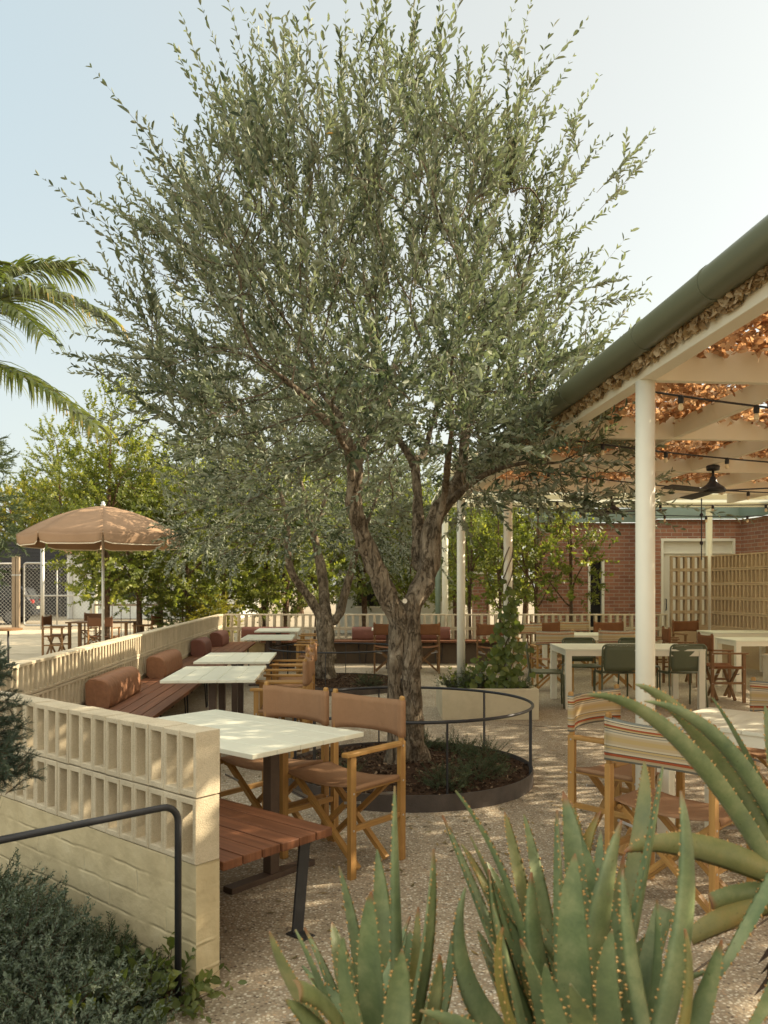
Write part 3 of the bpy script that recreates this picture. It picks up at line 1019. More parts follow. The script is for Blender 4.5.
# ================================================================ benches
def bench(name, label, p0, u, n, length, width, nplank, leg_at, leg_kind, group, z=.46, m='merbau'):
    root = thing(name, label, 'bench', tuple(p0), 0, group)
    Z = Vector((0, 0, 1))
    b = MB()
    pw = width / nplank
    for k in range(nplank):
        j0, j1 = random.uniform(0, .006), random.uniform(-.006, 0)
        c = u * ((length + j0 + j1) / 2) + n * (pw * (k + .5) + .012) + Z * (z - .018 + random.uniform(-.0008, .0008))
        b.obox(c, u * ((length - j0 + j1) / 2), n * (pw / 2 - .0035), Z * .018)
    b.build('seat', M[m], root, bevel=.004)
    for s in leg_at:
        if leg_kind == 'raked':
            for e in (1,):
                b = MB()
                top = u * s + n * (width - .02) + Z * (z - .037)
                bot = u * (s - .0) + n * (width + .0) + Z * .006 + u * (-.05) - n * .06
                bot = u * (s - .03) + n * (width - .10)
                b.bar(bot + Z * .008, top, .012, .062, up=n)
                b.obox(bot + Z * .004 + u * -.02, u * .055, n * .035, Z * .004)
                b.build('leg', M['black'], root, bevel=.002)
            b = MB()
            b.obox(u * s + n * (width / 2) + Z * (z - .052), n * (width / 2 - .01), u * .03, Z * .0145)
            b.build('bearer', M['black'], root)
            b = MB()
            b.bar(u * (s + .03) + n * .1 + Z * .0, u * s + n * .05 + Z * (z - .07), .012, .06, up=n)
            b.build('leg', M['black'], root, bevel=.002)
        else:
            for q in (.18, width - .12):
                b = MB()
                pts = [u * (s - .09) + n * q + Z * (z - .04), u * (s - .05) + n * (q + .02) + Z * .015, u * (s + .05) + n * (q + .02) + Z * .015, u * (s + .09) + n * q + Z * (z - .04)]
                b.tube(pts, .008, 8)
                b.build('leg', M['black'], root, smooth=True)
    return root


bench('timber_bench', 'red brown bench by the near end of the block wall, on a raked black leg', CB + NF * .004, UF, NF, 1.75, .60, 6, (.14, 1.5), 'raked', 'slatted wall benches')
PL = Vector((XL(5.45), 5.45, 0)) + nl * .004
bench('timber_bench', 'long slatted bench under the bolsters along the left block wall', PL, UL, nl, 10.25, .72, 6, (.6, 1.9, 3.3, 4.7, 6.1, 7.5, 8.9, 10), 'rod', 'slatted wall benches')
PBk = Vector((XL(YB) + .85, YB - .005, 0))
bench('timber_bench', 'slatted bench along the back block wall behind the trunks', PBk, Vector((1, 0, 0)), Vector((0, -1, 0)), 5.0, .60, 6, (.5, 2.0, 3.5, 4.8), 'rod', 'slatted wall benches')
# dark infill below the back bench
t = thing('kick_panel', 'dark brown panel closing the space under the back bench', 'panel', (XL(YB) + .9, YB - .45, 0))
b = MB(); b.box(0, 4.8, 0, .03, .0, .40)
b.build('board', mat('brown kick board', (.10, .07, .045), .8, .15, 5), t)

# ================================================================ bolsters
def bolster_mesh(L, m):
    """a bolster: flat back and bottom, domed front and top"""
    b = MB()
    prof = []
    for k in range(9):
        a = k / 8 * PI / 2
        prof.append((.10 + .13 * math.sin(a) - .02, .33 - .13 + .13 * math.cos(a)))
    pr = [(.0, .02), (.0, .21), (.03, .245)] + [(.125 + .10 * math.sin(k / 7 * PI / 2), .155 + .10 * math.cos(k / 7 * PI / 2)) for k in range(8)] + [(.232, .10), (.232, .03), (.222, .0), (.03, .0)]
    n = len(pr)
    cx_, cz_ = .115, .12
    rows = []
    secs = [(-L / 2, .86), (-L / 2 + .008, .93), (-L / 2 + .03, .985)] + [(-L / 2 + .07 + (L - .14) * k / 9, 1.0) for k in range(10)] + [(L / 2 - .03, .985), (L / 2 - .008, .93), (L / 2, .86)]
    for x, s in secs:
        row = []
        for (y, z) in pr:
            w = 1 + .02 * mnoise.noise(Vector((x * 6, y * 9, z * 9 + L)))
            row.append((x, cx_ + (y - cx_) * s * w, max(0, cz_ + (z - cz_) * s * w) if z > 0 else 0.0))
        row.append(row[0])
        rows.append(row)
    b.grid(rows)
    b.poly(rows[0][:-1], [tuple(range(n))]); b.poly(rows[-1][:-1], [tuple(range(n))[::-1]])
    return b


def bolster(label, pos, rz, L, m, group='bolsters on the wall benches'):
    t = thing('bolster', label, 'cushion', pos, rz, group)
    bolster_mesh(L, m).build('cover', M[m], t, smooth=True)
    s = MB()
    for sx in (-1, 1):
        ring = [(sx * (L / 2 - .006), .012, .03), (sx * (L / 2 - .006), .012, .20), (sx * (L / 2 - .006), .04, .235), (sx * (L / 2 - .006), .10, .243), (sx * (L / 2 - .006), .17, .215), (sx * (L / 2 - .006), .212, .155), (sx * (L / 2 - .006), .222, .09), (sx * (L / 2 - .006), .215, .03)]
        s.tube(ring, .004, 6)
    s.build('piping', M[m], t, smooth=True)
    return t


rzl = math.atan2(UL.y, UL.x) - PI        # local x along the wall, local y into the yard
for lab, Yc, L, m in (('sunlit terracotta bolster nearest the camera on the left bench', 7.62, 1.15, 'leather'),
                      ('second terracotta bolster on the left bench, between the nearest one and the paired ones', 9.95, 1.1, 'leather'),
                      ('short brown bolster seen end on, in front of the farthest on the left bench', 12.75, .7, 'leather_red'),
                      ('brown bolster farthest along the left bench', 14.9, .95, 'leather_red')):
    bolster(lab, (XL(Yc) + .035, Yc, .462), rzl + PI / 1 if False else math.atan2(UL.y, UL.x) + PI, L, m)
for lab, xc, L in (('dark red bolster on the back bench behind the white tables', (265 - CX) * 16.4 / FPX, .95),
                   ('dark red bolster on the back bench just left of the olive trunk', (372 - CX) * 16.4 / FPX, .8),
                   ('dark red bolster on the back bench just right of the olive trunk', (428 - CX) * 16.4 / FPX, .9)):
    bolster(lab, (xc, YB - .01, .462), PI, L, 'leather_red', 'bolsters on the back bench')


# ================================================================ white tables
def white_table(label, c, rz, L, W, group, legs='pedestal'):
    t = thing('cafe_table', label, 'table', (c[0], c[1], 0), rz, group)
    b = MB(); n = 5 if W < .9 else 6
    pw = W / n
    for k in range(n):
        b.box(-L / 2, L / 2, -W / 2 + k * pw + .0012, -W / 2 + (k + 1) * pw - .0012, .713, .738 + random.uniform(0, .0006))
    b.build('tabletop', M['tabletop'], t, bevel=.003)
    b = MB()
    for x in (-L / 2 + .25, L / 2 - .25):
        b.box(x - .02, x + .02, -W / 2 + .08, W / 2 - .08, .69, .7125)
    b.build('top_frame', M['tableleg'], t)
    for x in (-L / 2 + .30, L / 2 - .30):
        b = MB(); b.box(x - .03, x + .03, -.03, .03, .03, .69)
        b.build('pedestal', M['tableleg'], t, bevel=.003)
        b = MB(); b.box(x - .035, x + .035, -W / 2 + .1, W / 2 - .1, .0, .03)
        b.build('foot', M['tableleg'], t, bevel=.003)
    return t


T1a, T1b, T1c = ZP(252.8, 754, .74), ZP(364.5, 731.4, .74), ZP(215.5, 709, .74)
cT1 = (T1a + T1c) / 2 if False else T1b + (T1c - T1b) / 2 + (T1a - T1b) / 2
rT1 = math.atan2(UF.y, UF.x)
white_table('large pale cafe table in front of the near bench, two tan chairs beside it', cT1, rT1, (T1c - T1b).length, (T1a - T1b).length, 'pale cafe tables along the benches')
tl = math.atan2(UL.y, UL.x)
for lab, cx_, cy_, L in (('second pale cafe table from the camera, over the long left bench', -1.50, 7.34, 1.22),
                         ('third pale cafe table from the camera, close behind the second one', -1.62, 9.02, 1.2),
                         ('fourth pale cafe table from the camera, left of the rear olive trunk', -1.80, 12.75, 1.1),
                         ('farthest pale cafe table in the row, next to the back bench', -1.94, 14.95, 1.1)):
    white_table(lab, (cx_, cy_), tl, L, .78, 'pale cafe tables along the benches')
white_table('pale cafe table mostly hidden behind the front olive trunk and two brown chairs', (.37, 15.35), 0, 1.2, .7, 'pale cafe tables along the benches')


# ================================================================ folding director chairs
def arc(a, b, bulge, axis, n=8):
    a, b, axis = Vector(a), Vector(b), Vector(axis)
    return [a.lerp(b, k / n) + axis * bulge * 4 * (k / n) * (1 - k / n) for k in range(n + 1)]


def director_chair(name, label, canvas, wd, group, loc, rz, seat_canvas=None):
    t = thing(name, label, 'chair', loc, rz, group)
    X = .255
    for s in (-1, 1):
        def bolts(b, lst):
            for y, z in lst:
                b.tube([(s * .2685, y, z), (s * .2715, y, z)], .006, 8, mi=1)
        b = MB(); b.box(s * X - .014, s * X + .014, .17, .212, 0, .630)
        bolts(b, ((.19, .44), (.19, .25)))
        b.build('leg', [wd, M['galv']], t, bevel=.003)
        b = MB()                                                        # rear leg runs up as the back post
        b.box(s * X - .014, s * X + .014, -.235, -.193, 0, .655)
        b.tube([(s * X, -.214, .655), (s * X, -.222, .895), (s * X, -.223, .903)], [.016, .016, .010], 10)
        bolts(b, ((-.214, .44), (-.214, .25), (-.214, .63)))
        b.build('leg', [wd, M['galv']], t, bevel=.003)
        b = MB(); b.bar((s * X, -.192, .643), (s * X, .245, .643), .048, .024)
        b.build('armrest', wd, t, bevel=.006)
        b = MB(); b.bar((s * X, -.192, .455), (s * X, .169, .455), .024, .032)
        b.build('seat_rail', wd, t, bevel=.003)
        b = MB(); b.bar((s * X, -.192, .255), (s * X, .169, .255), .022, .030)
        b.build('stretcher', wd, t, bevel=.003)
    for y, q in ((.120, 1), (.085, -1), (-.110, 1), (-.145, -1)):
        b = MB(); b.bar((-q * .235, y, .03), (q * .228, y, .447), .026, .034, up=(0, 1, 0))
        b.tube([(q * .225, y - .03, .445), (q * .225, y + .03, .445)], .013, 8)
        yy = y + (.019 if y > 0 else -.019)
        b.bar((q * .24, yy, .375), (q * .12, yy, .352), .004, .014, mi=1)
        b.build('cross_brace', [wd, M['galv']], t, bevel=.002)
    # seat canvas, sagging and folded over the rails
    P, UV = [], []
    for j in range(9):
        y = -.178 + j / 8 * .352
        row, uv = [], []
        row.append((-X - .015, y, .452)); uv.append((j / 8, 0.))
        row.append((-X - .014, y, .473)); uv.append((j / 8, .02))
        for k in range(11):
            x = -X + k / 10 * 2 * X
            sag = .032 * (1 - (x / X) ** 2) * (1 - .15 * ((y) / .18) ** 2)
            row.append((x, y, .474 - sag)); uv.append((j / 8, .05 + .9 * k / 10))
        row.append((X + .014, y, .473)); uv.append((j / 8, .98))
        row.append((X + .015, y, .452)); uv.append((j / 8, 1.))
        P.append(row); UV.append(uv)
    b = MB(); b.grid(P, UV)
    b.build('seat', seat_canvas or canvas, t, smooth=True, solid=.004)
    # back canvas: sleeve over the two posts, slightly bowed
    P, UV = [], []
    for j in range(7):
        v = j / 6
        z = .675 + v * .205
        row, uv = [], []
        for k in range(9):                                              # round the left post
            a = PI * .5 + k / 8 * PI
            row.append((-X + .020 * math.cos(a) * 1.0, -.219 - .020 * math.sin(a) * -1, z)); uv.append((.02 * k / 8, v))
        for k in range(13):
            x = -X + k / 12 * 2 * X
            bow = .030 * (1 - (x / X) ** 2)
            dz = -.010 * (1 - (x / X) ** 2) * (v * 2 - 1)
            row.append((x, -.240 - bow, z + dz)); uv.append((.04 + .9 * k / 12, v))
        for k in range(9):
            a = -PI * .5 + k / 8 * PI
            row.append((X + .020 * math.cos(a), -.219 + .020 * math.sin(a), z)); uv.append((.96 + .02 * k / 8, v))
        for k in range(13):
            x = X - k / 12 * 2 * X
            bow = .030 * (1 - (x / X) ** 2)
            dz = -.010 * (1 - (x / X) ** 2) * (v * 2 - 1)
            row.append((x, -.199 - bow * 1.0 - .030 * (1 - abs(x / X) ** 4), z + dz)); uv.append((.04 + .9 * (12 - k) / 12, v))
        P.append(row); UV.append(uv)
    b = MB(); b.grid(P, UV)
    b.build('backrest', canvas, t, smooth=True, solid=.003)
    return t


def facing(dx, dy):
    return math.atan2(dy, dx) - PI / 2


gt = 'tan director chairs at the pale tables'
f1 = facing(-NF.x, -NF.y)
back_b = Vector((-.095, 4.67, 0)); back_a = Vector((-.545, 5.05, 0))
tan = director_chair('director_chair', 'tan canvas director chair at the near pale table, in front of the olive trunk', M['canvas'], M['oakwood'], gt, tuple(back_b - NF * .22), f1)
dup(tan, tuple(back_a - NF * .22), f1 + .04, 'tan canvas director chair at the near pale table, partly behind its twin', gt)
fl = facing(-1, -.067)
far_labels = ['tan director chair seen side on with its arm nearest, at the second pale table',
              'second tan director chair seen side on, right of the second pale table',
              'tan director chair, first of two at the third pale table',
              'tan director chair beside the third pale table, just before the rear olive trunk',
              'tan director chair at the near corner of the fourth pale table behind the rear trunk',
              'tan director chair at the far corner of the fourth pale table behind the rear trunk',
              'tan director chair at the farthest pale table near the back bench']
for lab, x, y in zip(far_labels, (-.90, -.93, -1.02, -1.04, -1.12, -1.16, -1.30), (7.12, 7.72, 8.75, 9.35, 12.5, 13.1, 14.9)):
    dup(tan, (x, y, 0), fl + random.uniform(-.06, .06), lab, gt)

gb = 'brown director chairs'
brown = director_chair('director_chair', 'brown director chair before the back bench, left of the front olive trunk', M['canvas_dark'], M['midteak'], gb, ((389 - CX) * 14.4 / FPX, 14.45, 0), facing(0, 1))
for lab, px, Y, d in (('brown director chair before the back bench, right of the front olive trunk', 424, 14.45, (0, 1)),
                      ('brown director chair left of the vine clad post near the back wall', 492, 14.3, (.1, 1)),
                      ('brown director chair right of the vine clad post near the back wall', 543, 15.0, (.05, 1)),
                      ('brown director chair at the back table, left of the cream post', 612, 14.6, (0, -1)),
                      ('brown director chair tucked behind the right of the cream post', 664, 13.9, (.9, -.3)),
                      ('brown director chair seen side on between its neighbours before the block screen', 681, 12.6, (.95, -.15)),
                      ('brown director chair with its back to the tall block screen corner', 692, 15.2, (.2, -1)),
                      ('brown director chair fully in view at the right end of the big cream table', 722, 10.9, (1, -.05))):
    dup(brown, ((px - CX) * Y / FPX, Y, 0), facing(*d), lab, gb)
gs = 'striped director chairs'
back1 = Vector((1.26, 4.87, 0)); back2 = Vector((1.262, 3.735, 0))
q = Vector((.7071, .7071, 0)); q2 = Vector((.7071, -.7071, 0))
strp = director_chair('director_chair', 'striped canvas director chair nearest the camera, behind the aloe leaves', M['stripes'], M['oakwood'], gs, tuple(back2 + q * .22), facing(.72, .70), M['canvas'])
dup(strp, tuple(back1 + q2 * .22), facing(.7, -.72), 'striped canvas director chair turned half away, left of the slim cream post', gs)
dup(strp, (2.50, 5.12, 0), facing(-.7, -.7), 'striped canvas director chair cut by the right edge, behind the near cream table', gs)
for lab, px, Y, d in (('striped director chair with back to camera, just right of the vine', 552, 12.0, (0, 1)),
                      ('striped director chair with back to camera, just left of the cream post', 613, 12.2, (0, 1)),
                      ('striped director chair facing the camera behind the small cream table', 577, 15.0, (0, -1)),
                      ('striped director chair half hidden by the vine, far side of the small table', 530, 14.1, (.1, -1))):
    dup(strp, ((px - CX) * Y / FPX, Y, 0), facing(*d), lab, gs)


# ================================================================ cream tables with four legs
def cream_table(label, c, rz, L, W, group, h=.745, m='tabletop'):
    t = thing('cream_table', label, 'table', (c[0], c[1], 0), rz, group)
    b = MB(); n = 6; pw = W / n
    for k in range(n):
        b.box(-L / 2, L / 2, -W / 2 + k * pw + .0012, -W / 2 + (k + 1) * pw - .0012, h - .022, h + random.uniform(0, .0005))
    b.build('tabletop', M[m], t, bevel=.003)
    b = MB()
    b.box(-L / 2 + .081, L / 2 - .081, -W / 2 + .012, -W / 2 + .034, h - .085, h - .0225)
    b.box(-L / 2 + .081, L / 2 - .081, W / 2 - .034, W / 2 - .012, h - .085, h - .0225)
    b.box(-L / 2 + .012, -L / 2 + .034, -W / 2 + .081, W / 2 - .081, h - .085, h - .0225)
    b.box(L / 2 - .034, L / 2 - .012, -W / 2 + .081, W / 2 - .081, h - .085, h - .0225)
    b.build('apron', M['cream'], t)
    for sx in (-1, 1):
        for sy in (-1, 1):
            b = MB(); x, y = sx * (L / 2 - .042), sy * (W / 2 - .042)
            b.box(x - .038, x + .038, y - .038, y + .038, 0, h - .0225)
            b.build('leg', M['cream'], t, bevel=.004)
    return t


gc = 'cream tables under the pergola'
cream_table('big cream dining table ringed by green metal chairs', (3.11, 10.55), -.02, 1.72, 1.05, gc)
cream_table('small cream table between the striped chairs at the back', ((582 - CX) * 13.3 / FPX, 13.45), 0, 1.1, .8, gc)
cream_table('cream slatted table at the right edge, between striped chairs and aloe', (2.06, 4.65), PI / 4, .72, .72, gc)
cream_table('cream table before the tall block screen, farther of the two', (6.2, 14.2), .0, 1.2, .75, gc)
cream_table('cream table before the tall block screen, nearer of the two', (5.72, 12.1), .0, 1.3, .75, gc)


# ================================================================ green metal chairs
def tubular_chair(name, label, m, group, loc, rz, seat_m=None):
    t = thing(name, label, 'chair', loc, rz, group)
    X, r = .225, .0115
    bz = .80
    for s in (-1, 1):
        b = MB()
        b.tube([(s * (X - .01), .215, 0), (s * (X - .01), .205, .42), (s * (X - .012), .19, .437), (s * (X - .02), .15, .44)], r, 8)
        b.build('leg', m, t, smooth=True)
        b = MB()
        b.tube([(s * (X + .01), -.26, 0), (s * X, -.20, .44)], r, 8)
        b.build('leg', m, t, smooth=True)
        b = MB()
        b.tube([(s * (X - .01), .19, .437), (s * X, -.20, .437)], r * .9, 8)
        b.build('side_rail', m, t, smooth=True)
    b = MB()
    pts = [(-X, -.20, .44), (-X, -.235, .70)]
    for k in range(1, 7):
        a = k / 6 * PI / 2
        pts.append((-X + .055 * (1 - math.cos(a)), -.238 - .004 * k / 6, bz - .055 + .055 * math.sin(a)))
    pts += [(-p[0], p[1], p[2]) for p in pts[::-1]]
    b.tube(pts, r, 8)
    b.build('back_frame', m, t, smooth=True)
    b = MB(); P = []
    for i in range(7):
        v = i / 6
        row = []
        for k in range(9):
            x = (-1 + 2 * k / 8) * (X - .013 - (.02 if i in (0, 6) else 0))
            z = .475 + v * (bz - .475 - .012)
            row.append((x, -.205 - .034 * v - .02 * (1 - (x / X) ** 2), z))
        P.append(row)
    b.grid(P)
    b.build('backrest', m, t, smooth=True, solid=.004)
    b = MB(); P = []
    for i in range(7):
        y = -.195 + i / 6 * .40
        P.append([((-1 + 2 * k / 8) * (X - .005), y, .448 - .008 * (1 - (-1 + 2 * k / 8) ** 2) - (.015 if i == 6 else 0)) for k in range(9)])
    b.grid(P)
    b.build('seat', seat_m or m, t, smooth=True, solid=.005)
    return t


gg = 'green metal chairs round the big cream table'
grn = tubular_chair('metal_chair', 'green metal chair with its back to camera, left one at the big cream table', M['greenmetal'], gg, (2.92, 10.27, 0), 0)
dup(grn, (3.74, 10.27, 0), .05, 'green metal chair with its back to camera, right one at the big cream table', gg)
dup(grn, (2.06, 10.36, 0), -PI / 2 - .15, 'green metal chair pulled out at the left end of the big cream table', gg)
dup(grn, (2.72, 11.15, 0), PI, 'green metal chair facing the camera across the big cream table, left of the post', gg)
dup(grn, (3.50, 11.15, 0), PI - .05, 'green metal chair facing the camera across the big cream table, right of the post', gg)
gm = tubular_chair('metal_chair', 'pale grey metal chair cut off by the right edge, near the beige board', M['bench_white'], None, (4.32, 8.9, 0), .7)

# small beige bar cabinet at the right edge
t = thing('service_counter', 'plain beige service counter at the right edge beyond the cream table', 'counter', (3.98, 8.05, 0))
b = MB(); b.box(.0, .9, 0, .5, .08, .78); b.build('body', M['planter'], t, bevel=.004)
b = MB(); b.box(-.015, .915, -.015, .515, .782, .81); b.build('top', M['planter'], t, bevel=.004)
b = MB(); b.box(.04, .86, .04, .46, 0, .0795); b.build('plinth', M['black'], t)

# ================================================================ patio outside: umbrella, table, chairs
ux = (103 - CX) * 13.0 / FPX
u_ = thing('patio_umbrella', 'caramel canvas beach umbrella with cream piping beyond the left wall', 'umbrella', (ux, 13.0, 0))
nz, R, ztop, zed = 8, 1.27, 2.80, 2.33
rot0 = PI / 8 - .06
can, val, pip = MB(), MB(), MB()
ribs = []
for s in range(nz):
    a0, a1 = rot0 + s * 2 * PI / nz, rot0 + (s + 1) * 2 * PI / nz
    P, UV = [], []
    for i in range(9):
        v = i / 8
        rr = R * v
        z = ztop - (ztop - zed) * (v ** 1.75)
        row = []
        for k in range(7):
            f = k / 6
            p0 = Vector((math.cos(a0), math.sin(a0), 0)) * rr; p1 = Vector((math.cos(a1), math.sin(a1), 0)) * rr
            p = p0.lerp(p1, f); 
            row.append((p.x, p.y, z - .025 * v * (1 - (2 * f - 1) ** 2) * 1.0))
        P.append(row)
    can.grid(P)
    P = []
    for i in range(5):
        v = i / 4
        row = []
        for k in range(9):
            f = k / 8
            p0 = Vector((math.cos(a0), math.sin(a0), 0)) * R; p1 = Vector((math.cos(a1), math.sin(a1), 0)) * R
            inset = .022 * v
            p = p0.lerp(p1, inset + (1 - 2 * inset) * f) * (1 + .012 * v * math.sin(f * PI * 3 + s))
            cut = .03 * max(0, 1 - min(f, 1 - f) / .06) * v
            row.append((p.x, p.y, zed - .025 * (1 - (2 * f - 1) ** 2) * (1 - .8 * v) - .175 * v + cut))
        P.append(row)
    val.grid(P)
    pip.tube(P[-1], .008, 5)
    ribs.append(Vector((math.cos(a0), math.sin(a0), 0)))
can.build('canopy', M['umbrella'], u_, smooth=True, solid=.003)
val.build('valance', M['umbrella'], u_, smooth=True, solid=.003)
pip.build('piping', M['white_trim'], u_, smooth=True)
for d in ribs:
    b = MB()
    b.tube([(d * R * v) + Vector((0, 0, ztop - .018 - (ztop - zed) * (v ** 1.75))) for v in (0.02, .25, .5, .75, 1)], .006, 6)
    b.build('rib', M['pole'], u_, smooth=True)
b = MB(); b.tube([(0, 0, .05), (0, 0, ztop - .02)], .022, 14); b.build('pole', M['pole'], u_, smooth=True)
b = MB(); b.lathe([(.012, ztop - .01), (.035, ztop + .01), (.04, ztop + .03), (.022, ztop + .05), (.03, ztop + .065), (.012, ztop + .085)], 16); b.build('finial', M['pole'], u_, smooth=True)
b = MB(); b.lathe([(.26, 0), (.27, .05), (.20, .08), (.05, .10), (.04, .3)], 28); b.build('base', M['black'], u_, smooth=True)

gp = 'chocolate patio chairs outside the wall'
pc = director_chair('patio_chair', 'chocolate canvas patio chair seen side on, left of the dark patio table', M['canvas_patio'], M['darkteak'], gp, ((57 - CX) * 17.9 / FPX, 17.9, 0), facing(1, .05))
dup(pc, ((104 - CX) * 17.5 / FPX, 17.5, 0), facing(.05, 1), 'chocolate patio chair with its back to camera, behind the umbrella pole', gp)
dup(pc, ((92 - CX) * 19.9 / FPX, 19.9, 0), facing(0, -1), 'chocolate patio chair on the far side of the dark patio table', gp)
dup(pc, ((147 - CX) * 18.7 / FPX, 18.7, 0), facing(-1, .1), 'chocolate patio chair at the right end of the dark patio table', gp)
t = thing('patio_table', 'dark brown patio table under the caramel umbrella beyond the wall', 'table', ((102 - CX) * 18.7 / FPX, 18.75, 0))
b = MB()
for k in range(6):
    b.box(-.72, .72, -.39 + k * .13 + .004, -.39 + (k + 1) * .13 - .004, .70, .73)
b.build('tabletop', M['darkteak'], t, bevel=.003)
for sx in (-1, 1):
    for sy in (-1, 1):
        b = MB(); b.box(sx * .64 - .03, sx * .64 + .03, sy * .32 - .03, sy * .32 + .03, 0, .6995); b.build('leg', M['darkteak'], t)
t = thing('bistro_table', 'small dark bistro table on a thin post at the left edge', 'table', ((3 - CX) * 15.4 / FPX, 15.4, 0))
b = MB(); b.lathe([(.33, .70), (.345, .705), (.345, .735), (.33, .74)], 28); b.build('tabletop', M['darkteak'], t)
b = MB(); b.tube([(.10, 0, .02), (.10, 0, .70)], .02, 10); b.build('pedestal', M['black'], t, smooth=True)
b = MB(); b.lathe([(.22, 0), (.22, .015), (.04, .03)], 20, (.10, 0, 0)); b.build('foot', M['black'], t)

# ================================================================ pergola
def XB(Y):
    return 1.38 - .081 * (Y - 4.3)


UB = Vector((-.081, 1, 0)).normalized(); NB = Vector((1, .081, 0)).normalized()
pg = thing('pergola', 'cream timber pergola on slim round posts with netting overhead', 'pergola', (1.38, 4.3, 0))


def W(Y, d, z):                                   # d: distance to the right of the outer beam line
    return Vector((XB(Y), Y, z)) + NB * d


ZB = 2.59
for x, y, z0 in ((XB(-.9), -.9, 0), (XB(4.3), 4.3, 0), (XB(9.84), 9.84, .30), (XB(-6.4), -6.4, 0)):
    b = MB(); b.tube([(x, y, z0), (x, y, ZB)], .050, 28)
    b.build('post', M['cream_col'], pg, smooth=True, world=True)
for d, Y in ((6.3, 4.3), (6.3, 9.84), (6.3, -.9)):
    p = W(Y, d, 0)
    b = MB(); b.tube([p, p + Vector((0, 0, ZB))], .050, 24)
    b.build('post', M['cream_col'], pg, smooth=True, world=True)
Y0, Y1 = -7.0, 10.3
b = MB(); b.bar(W(Y0, 0, ZB + .075), W(Y1, 0, ZB + .075), .085, .15); b.build('beam', M['cream'], pg, world=True, bevel=.004)
for d in (.9, 1.8, 2.7, 3.6, 4.5, 5.4, 6.3, 7.4, 8.6):
    b = MB(); b.bar(W(Y0, d, ZB + .076), W(Y1, d, ZB + .076), .045, .125); b.build('beam', M['cream'], pg, world=True, bevel=.003)
Y = 4.30 - 1.62 * 6
while Y < 10.2:
    for d0, d1 in ((.0435, 8.62),):
        b = MB(); b.bar(W(Y, d0, ZB + .084), W(Y, d1, ZB + .084), .050, .165)
        b.build('cross_beam', M['cream'], pg, world=True, bevel=.003)
    Y += 1.62
# gutter-like rolled tube along the outer edge
gt_ = thing('gutter', 'thick dark olive green round gutter along the outer edge of the pergola', 'gutter', (XB(5) - .1, 5, 2.78))
b = MB()
b.tube([W(Y0 + .4 * k, -.115, 2.745) for k in range(int((Y1 - Y0) / .4) + 1)], .073, 28)
b.build('pipe', M['gutter'], gt_, world=True, smooth=True)
for Yk in (-4, -1.2, .9, 2.45, 3.33, 4.02, 5.2, 6.6, 8.4):
    b = MB()
    b.tube([W(Yk - .011, -.115, 2.745), W(Yk + .011, -.115, 2.745)], .0765, 28)
    b.build('joint_collar', M['gutter'], gt_, world=True, smooth=False)

# netting of cut leaves
nroot = thing('leaf_netting', 'rust brown camouflage leaf netting draped over the pergola', 'netting', (3, 6, 2.8))
rng = np.random.default_rng(5)


def net_leaves(cnt, fn, size):
    c, nrmv = fn(cnt)
    a = nrm(np.cross(nrmv, rng.normal(size=(cnt, 3)))); b_ = np.cross(nrmv, a)
    k = 7
    ang = np.arange(k) / k * 2 * PI
    rad = size * (.55 + .75 * rng.random((cnt, k))) * (.7 + .6 * rng.random((cnt, 1)))
    V = c[:, None, :] + a[:, None, :] * (rad * np.cos(ang))[:, :, None] + b_[:, None, :] * (rad * np.sin(ang) * .8)[:, :, None] + nrmv[:, None, :] * rng.normal(0, size * .22, (cnt, k, 1))
    allV = np.concatenate([c[:, None, :], V], axis=1).reshape(-1, 3)
    tri = np.array([(0, 1 + i, 1 + (i + 1) % k) for i in range(k)])
    F = (np.arange(cnt)[:, None, None] * (k + 1) + tri[None]).reshape(-1, 3)
    return allV, F, np.repeat(rng.random(cnt), k)


def top_fn(cnt):
    y = rng.uniform(y_lo, Y1, cnt); d = rng.uniform(-.05, d_hi, cnt)
    clump = np.array([mnoise.noise(Vector((dd * 2.3, yy * 2.3, 0))) for dd, yy in zip(d, y)])
    z = 2.79 + rng.normal(0, .022, cnt) - .035 * np.clip(clump, -.2, 1)
    c = np.stack([1.38 - .081 * (y - 4.3) + d * NB.x, y + d * NB.y, z], 1)
    n_ = nrm(rng.normal(0, .55, (cnt, 3)) + np.array([0, 0, 1.]))
    keep = clump > -.42 - .2 * rng.random(cnt)
    idx = np.where(keep)[0]
    idx = np.resize(idx, cnt)
    return c[idx] + rng.normal(0, .012, (cnt, 3)), n_


y_lo, d_hi = Y0, 9.0
V1, F1, R1 = net_leaves(NET_N, top_fn, .046)
y_lo, d_hi = 1.0, 4.6                               # finer leaves where the net is seen close to
V3, F3, R3 = net_leaves(27000, top_fn, .029)
V3[:, 2] -= .035


def edge_fn(cnt):
    y = rng.uniform(Y0, Y1, cnt)
    f = rng.random(cnt)
    d = -.050 - .035 * rng.random(cnt)
    lob = np.array([mnoise.noise(Vector((yy * 5, 0, 0))) for yy in y]) * .018
    z = 2.775 - f * (.135 + lob)
    c = np.stack([1.38 - .081 * (y - 4.3) + d * NB.x, y + d * NB.y, z], 1)
    n_ = nrm(rng.normal(0, .55, (cnt, 3)) + np.array([-1, 0, .1]))
    return c, n_


V2, F2, R2 = net_leaves(15000, edge_fn, .027)
R2 = R2
off = np.array(nroot.location)
for nm, V, F, R in (('net_top', V1, F1, R1), ('net_underside', V3, F3, R3), ('net_edge', V2, F2, R2)):
    arrmesh(nm, V - off, F, M['net_edge' if nm == 'net_edge' else 'net_leaf'], nroot, {'rnd': ('FACE', R)})
